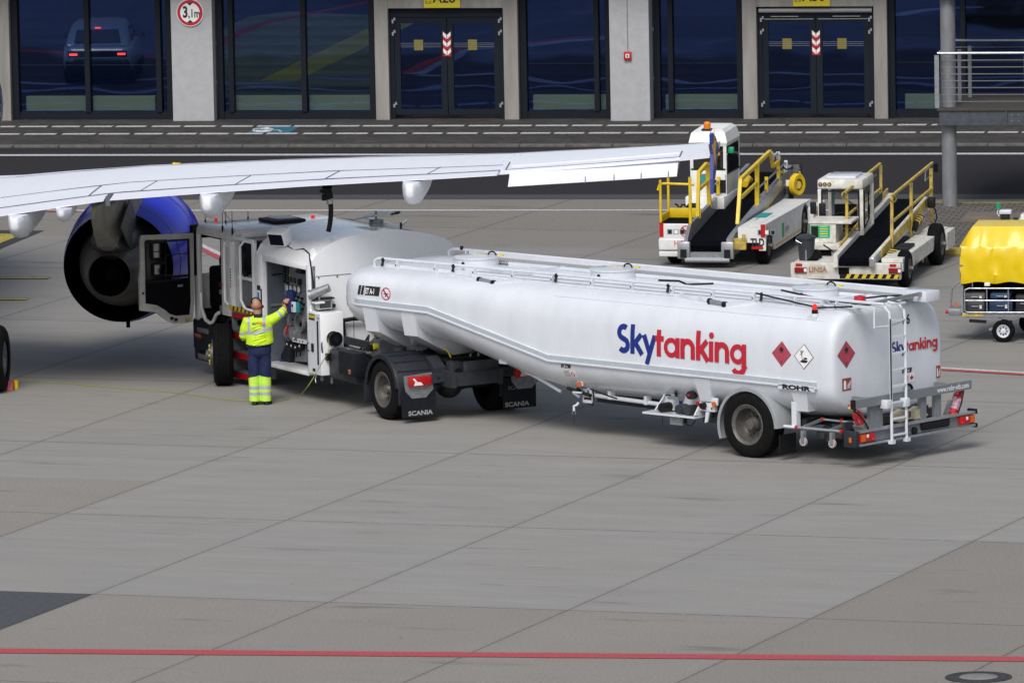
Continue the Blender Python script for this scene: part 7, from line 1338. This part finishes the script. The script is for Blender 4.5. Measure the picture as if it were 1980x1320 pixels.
# jacket
b = MB()
b.loft([ell((.0, .0, 1.00), .225, .165, tilt=.02), ell((.0, .0, 1.06), .235, .17, tilt=.03), ell((.0, .0, 1.18), .225, .165), ell((.0, .0, 1.32), .225, .155), ell((.0, .0, 1.42), .215, .135), ell((.0, .005, 1.475), .165, .105), ell((-.01, .01, 1.52), .088, .085)], hv)
limb(b, [(.13, .01, 1.42), SR, (.28, .07, 1.475), ER, (.405, .21, 1.585)], [.09, .095, .080, .072, .060], hv); limb(b, [(-.13, .01, 1.41), SL, (-.245, .03, 1.29), EL_, (-.265, .12, 1.125)], [.09, .093, .085, .075, .062], hv)
random.seed(3)
for k in range(9):
    z = 1.03+.05*k; x = random.uniform(-.1, .12); limb(b, [(x-.12, -.165, z-.02), (x, -.172, z+.015), (x+.12, -.160, z+.05)], [.004, .011, .004], hv, 6)
EV = Vector(ER)-Vector(SR)
def jcol(c, n):
    x, y, z = c
    arm = x > .255 or (x > .215 and z > 1.44)
    if arm:
        t = (Vector(c)-Vector(SR)).dot(EV)/EV.length_squared
        return 1 if .62 < t < .84 or 1.13 < t < 1.22 else 0
    if x < -.235 and z < 1.30: 
        return 1 if .0 < (1.235-z) < .05 else 0
    if z < 1.015+.08*abs(x+.05)**.7: return 2
    zb_ = 1.235+.22*max(x, -.1)+.02
    if abs(z-zb_) < .030 and z < 1.42: return 1
    if z > zb_ and y < .02 and (abs(x+.175) < .024 or abs(x-.085+(.0)*z) < .026): return 1
    if z > 1.475 and y < 0 and abs(x+.0) < .09 and z > 1.488: return 2
    return 0
JK = remeshed(b, 'jacket', .0075, 2, PN, jcol, [hv, silver, navyd])
b = MB()
logo(b, .038, .215, lambda u, v, k: Vector((-.120+u, -.158-.006*math.sin(u*14)-.002-k*.0003, 1.372+v+.08*u)), decal_b, mat('logo_orange', (.75, .10, .03), .6)); lg = b.build('back_lettering', JK, 0, False)
# push lettering onto the jacket's back
from mathutils.bvhtree import BVHTree
bvh = BVHTree.FromPolygons([v.co.copy() for v in JK.data.vertices], [list(p.vertices) for p in JK.data.polygons])
for i, v in enumerate(lg.data.vertices):
    h = bvh.ray_cast(Vector((v.co.x, -1, v.co.z)), Vector((0, 1, 0)))
    if h[0]: v.co.y = h[0].y-.004-.0004*(i % 3)
# trousers
b = MB()
b.loft([ell((-.0, 0, 1.04), .185, .135), ell((-.005, 0, .96), .20, .15), ell((-.01, 0, .88), .20, .15), ell((-.015, 0, .82), .175, .12)], navy)
for fx_ in (-.108, .082): limb(b, [(fx_*.8, 0, .90), (fx_, 0, .72), (fx_, .0, .5), (fx_*1.0, -.005, .30), (fx_, -.01, .06)], [.112, .106, .096, .095, .092], navy, 16)
for k in range(10):
    z = .12+.085*k; fx_ = (-.108, .082)[k % 2]; limb(b, [(fx_-.05, -.085, z), (fx_, -.092, z+.02), (fx_+.05, -.08, z+.01)], [.004, .010, .004], navy, 6)
def tcol(c, n):
    x, y, z = c
    lim = .475+.25*(x+.11) if x < -.015 else .44-.30*(x-.08)
    lim = .50-.18*(x+.02) if x > -.015 else .485+.2*(x+.11)
    if z > lim: return 1
    if .265 < z < .325 or .165 < z < .22: return 2
    return 0
remeshed(b, 'trousers', .0075, 2, PN, tcol, [hvl, navy, silver])
for s, fx_ in ((-1, -.105), (1, .095)):
    b = MB(); b.loft([[Vector((fx_+s*.0+w*math.cos(a), -.045+.11+l*math.sin(a), z)) for a in [2*PI*k/18 for k in range(18)]] for w, l, z in ((.052, .145, .0), (.054, .148, .03), (.048, .125, .06), (.045, .07, .10))], shoe); 
    if s > 0: b.cyl((fx_+.02, .03, .03), (fx_+.075, .06, .03), .035, shoe, 12)
    b.build('shoe', PN, 60)
# ear defenders, watch, pen
b = MB(); b.M = HM; hs3 = []
for k in range(5):
    a_ = -.35+.14*k; z_ = HC.z-.045+.022*k; rr_ = .1*math.cos(min(1, abs((z_-HC.z)/.115)))
b.sph(HC+Vector((0, -.012, -.018)), .1, mat('stubble', (.20, .12, .085), .8), 20, 12, (.80, .90, .72)); b.build('stubble_hair', PN, 60)
b = MB(); b.M = HM; b.tube([HC+Vector((.098*math.cos(t), -.01, .03+.105*math.sin(t))) for t in [PI*k/14 for k in range(15)]], .012, black, 8)
for s in (-1, 1): b.cyl(HC+Vector((s*.075, -.005, -.015)), HC+Vector((s*.098, -.005, -.015)), .036, redp, 16); b.cyl(HC+Vector((s*.098, -.005, -.015)), HC+Vector((s*.122, -.005, -.015)), .034, black, 16, .026)
b.build('ear_defenders', PN)
b = MB(); b.loft([ell((-.015, .0, 1.475), .098, .085), ell((-.02, .005, 1.52), .080, .074), ell((-.022, .008, 1.548), .077, .072)], navyd, cap=False); b.build('collar', PN, 60)
b = MB(); w0 = Vector(WR_)-Vector((.012, .03, .02)); dd = (Vector(WR_)-Vector((.41, .24, 1.60))).normalized(); b.lathe([(-.014, .036), (-.012, .042), (.012, .041), (.014, .035)], w0, dd, black, 18); b.cyl(w0+Vector((.02, -.035, 0)), w0+Vector((.026, -.050, 0)), .022, black, 12); b.build('watch', PN)
b = MB(); hh = Vector(HR); b.cyl(hh+Vector((-.07, .0, .07)), hh+Vector((-.005, .02, .0)), .014, decal_b, 8); po = b.build('pen', None); po.matrix_world = Matrix.Translation(PP); tag(po, 'short blue pen torch held in the raised hand of the worker', 'pen')
# ================================================================ one object per separate piece
KEEP = ('lettering', 'label', 'sign', 'placard', 'gap', 'plate', 'panel', 'seam', 'strip', 'line', 'print', 'dial', 'control', 'bank', 'pipework', 'coupling', 'interior', 'module', 'cab', 'lens', 'rim', 'hub', 'treads', 'chevron', 'marker', 'sensor', 'display', 'pane', 'body', 'glass', 'window', 'edge', 'bellows', 'coil')
def split_pieces():
    for o in [x for x in bpy.data.objects if x.type == 'MESH' and x.parent]:
        nm = o.name.split('.')[0]
        if nm != 'end_cables' and any(k in nm for k in KEEP): continue
        me = o.data; n = len(me.vertices); par = list(range(n))
        def find(a):
            while par[a] != a: par[a] = par[par[a]]; a = par[a]
            return a
        for e in me.edges:
            a, b_ = find(e.vertices[0]), find(e.vertices[1])
            if a != b_: par[a] = b_
        comp = {}
        for i in range(n): comp.setdefault(find(i), []).append(i)
        if not 1 < len(comp) <= 60: continue
        bxs = []
        for k, vi in comp.items():
            co = [me.vertices[i].co for i in vi]; bxs.append([[min(c[j] for c in co) for j in range(3)], [max(c[j] for c in co) for j in range(3)], {k}])
        ch = True; g_ = .03
        while ch:
            ch = False
            for i in range(len(bxs)):
                for j in range(i+1, len(bxs)):
                    A, B = bxs[i], bxs[j]
                    if all(A[0][t]-g_ <= B[1][t] and B[0][t]-g_ <= A[1][t] for t in range(3)):
                        A[0] = [min(A[0][t], B[0][t]) for t in range(3)]; A[1] = [max(A[1][t], B[1][t]) for t in range(3)]; A[2] |= B[2]; bxs.pop(j); ch = True; break
                if ch: break
        if not 1 < len(bxs) <= 9: continue
        root = {i: find(i) for i in range(n)}
        for q in bxs[1:]:
            c = o.copy(); c.data = me.copy(); sc.collection.objects.link(c); bm = bmesh.new(); bm.from_mesh(c.data); bm.verts.ensure_lookup_table()
            bmesh.ops.delete(bm, geom=[v for v in bm.verts if root[v.index] not in q[2]], context='VERTS'); bm.to_mesh(c.data); bm.free()
        bm = bmesh.new(); bm.from_mesh(me); bm.verts.ensure_lookup_table(); bmesh.ops.delete(bm, geom=[v for v in bm.verts if root[v.index] not in bxs[0][2]], context='VERTS'); bm.to_mesh(me); bm.free()
split_pieces()
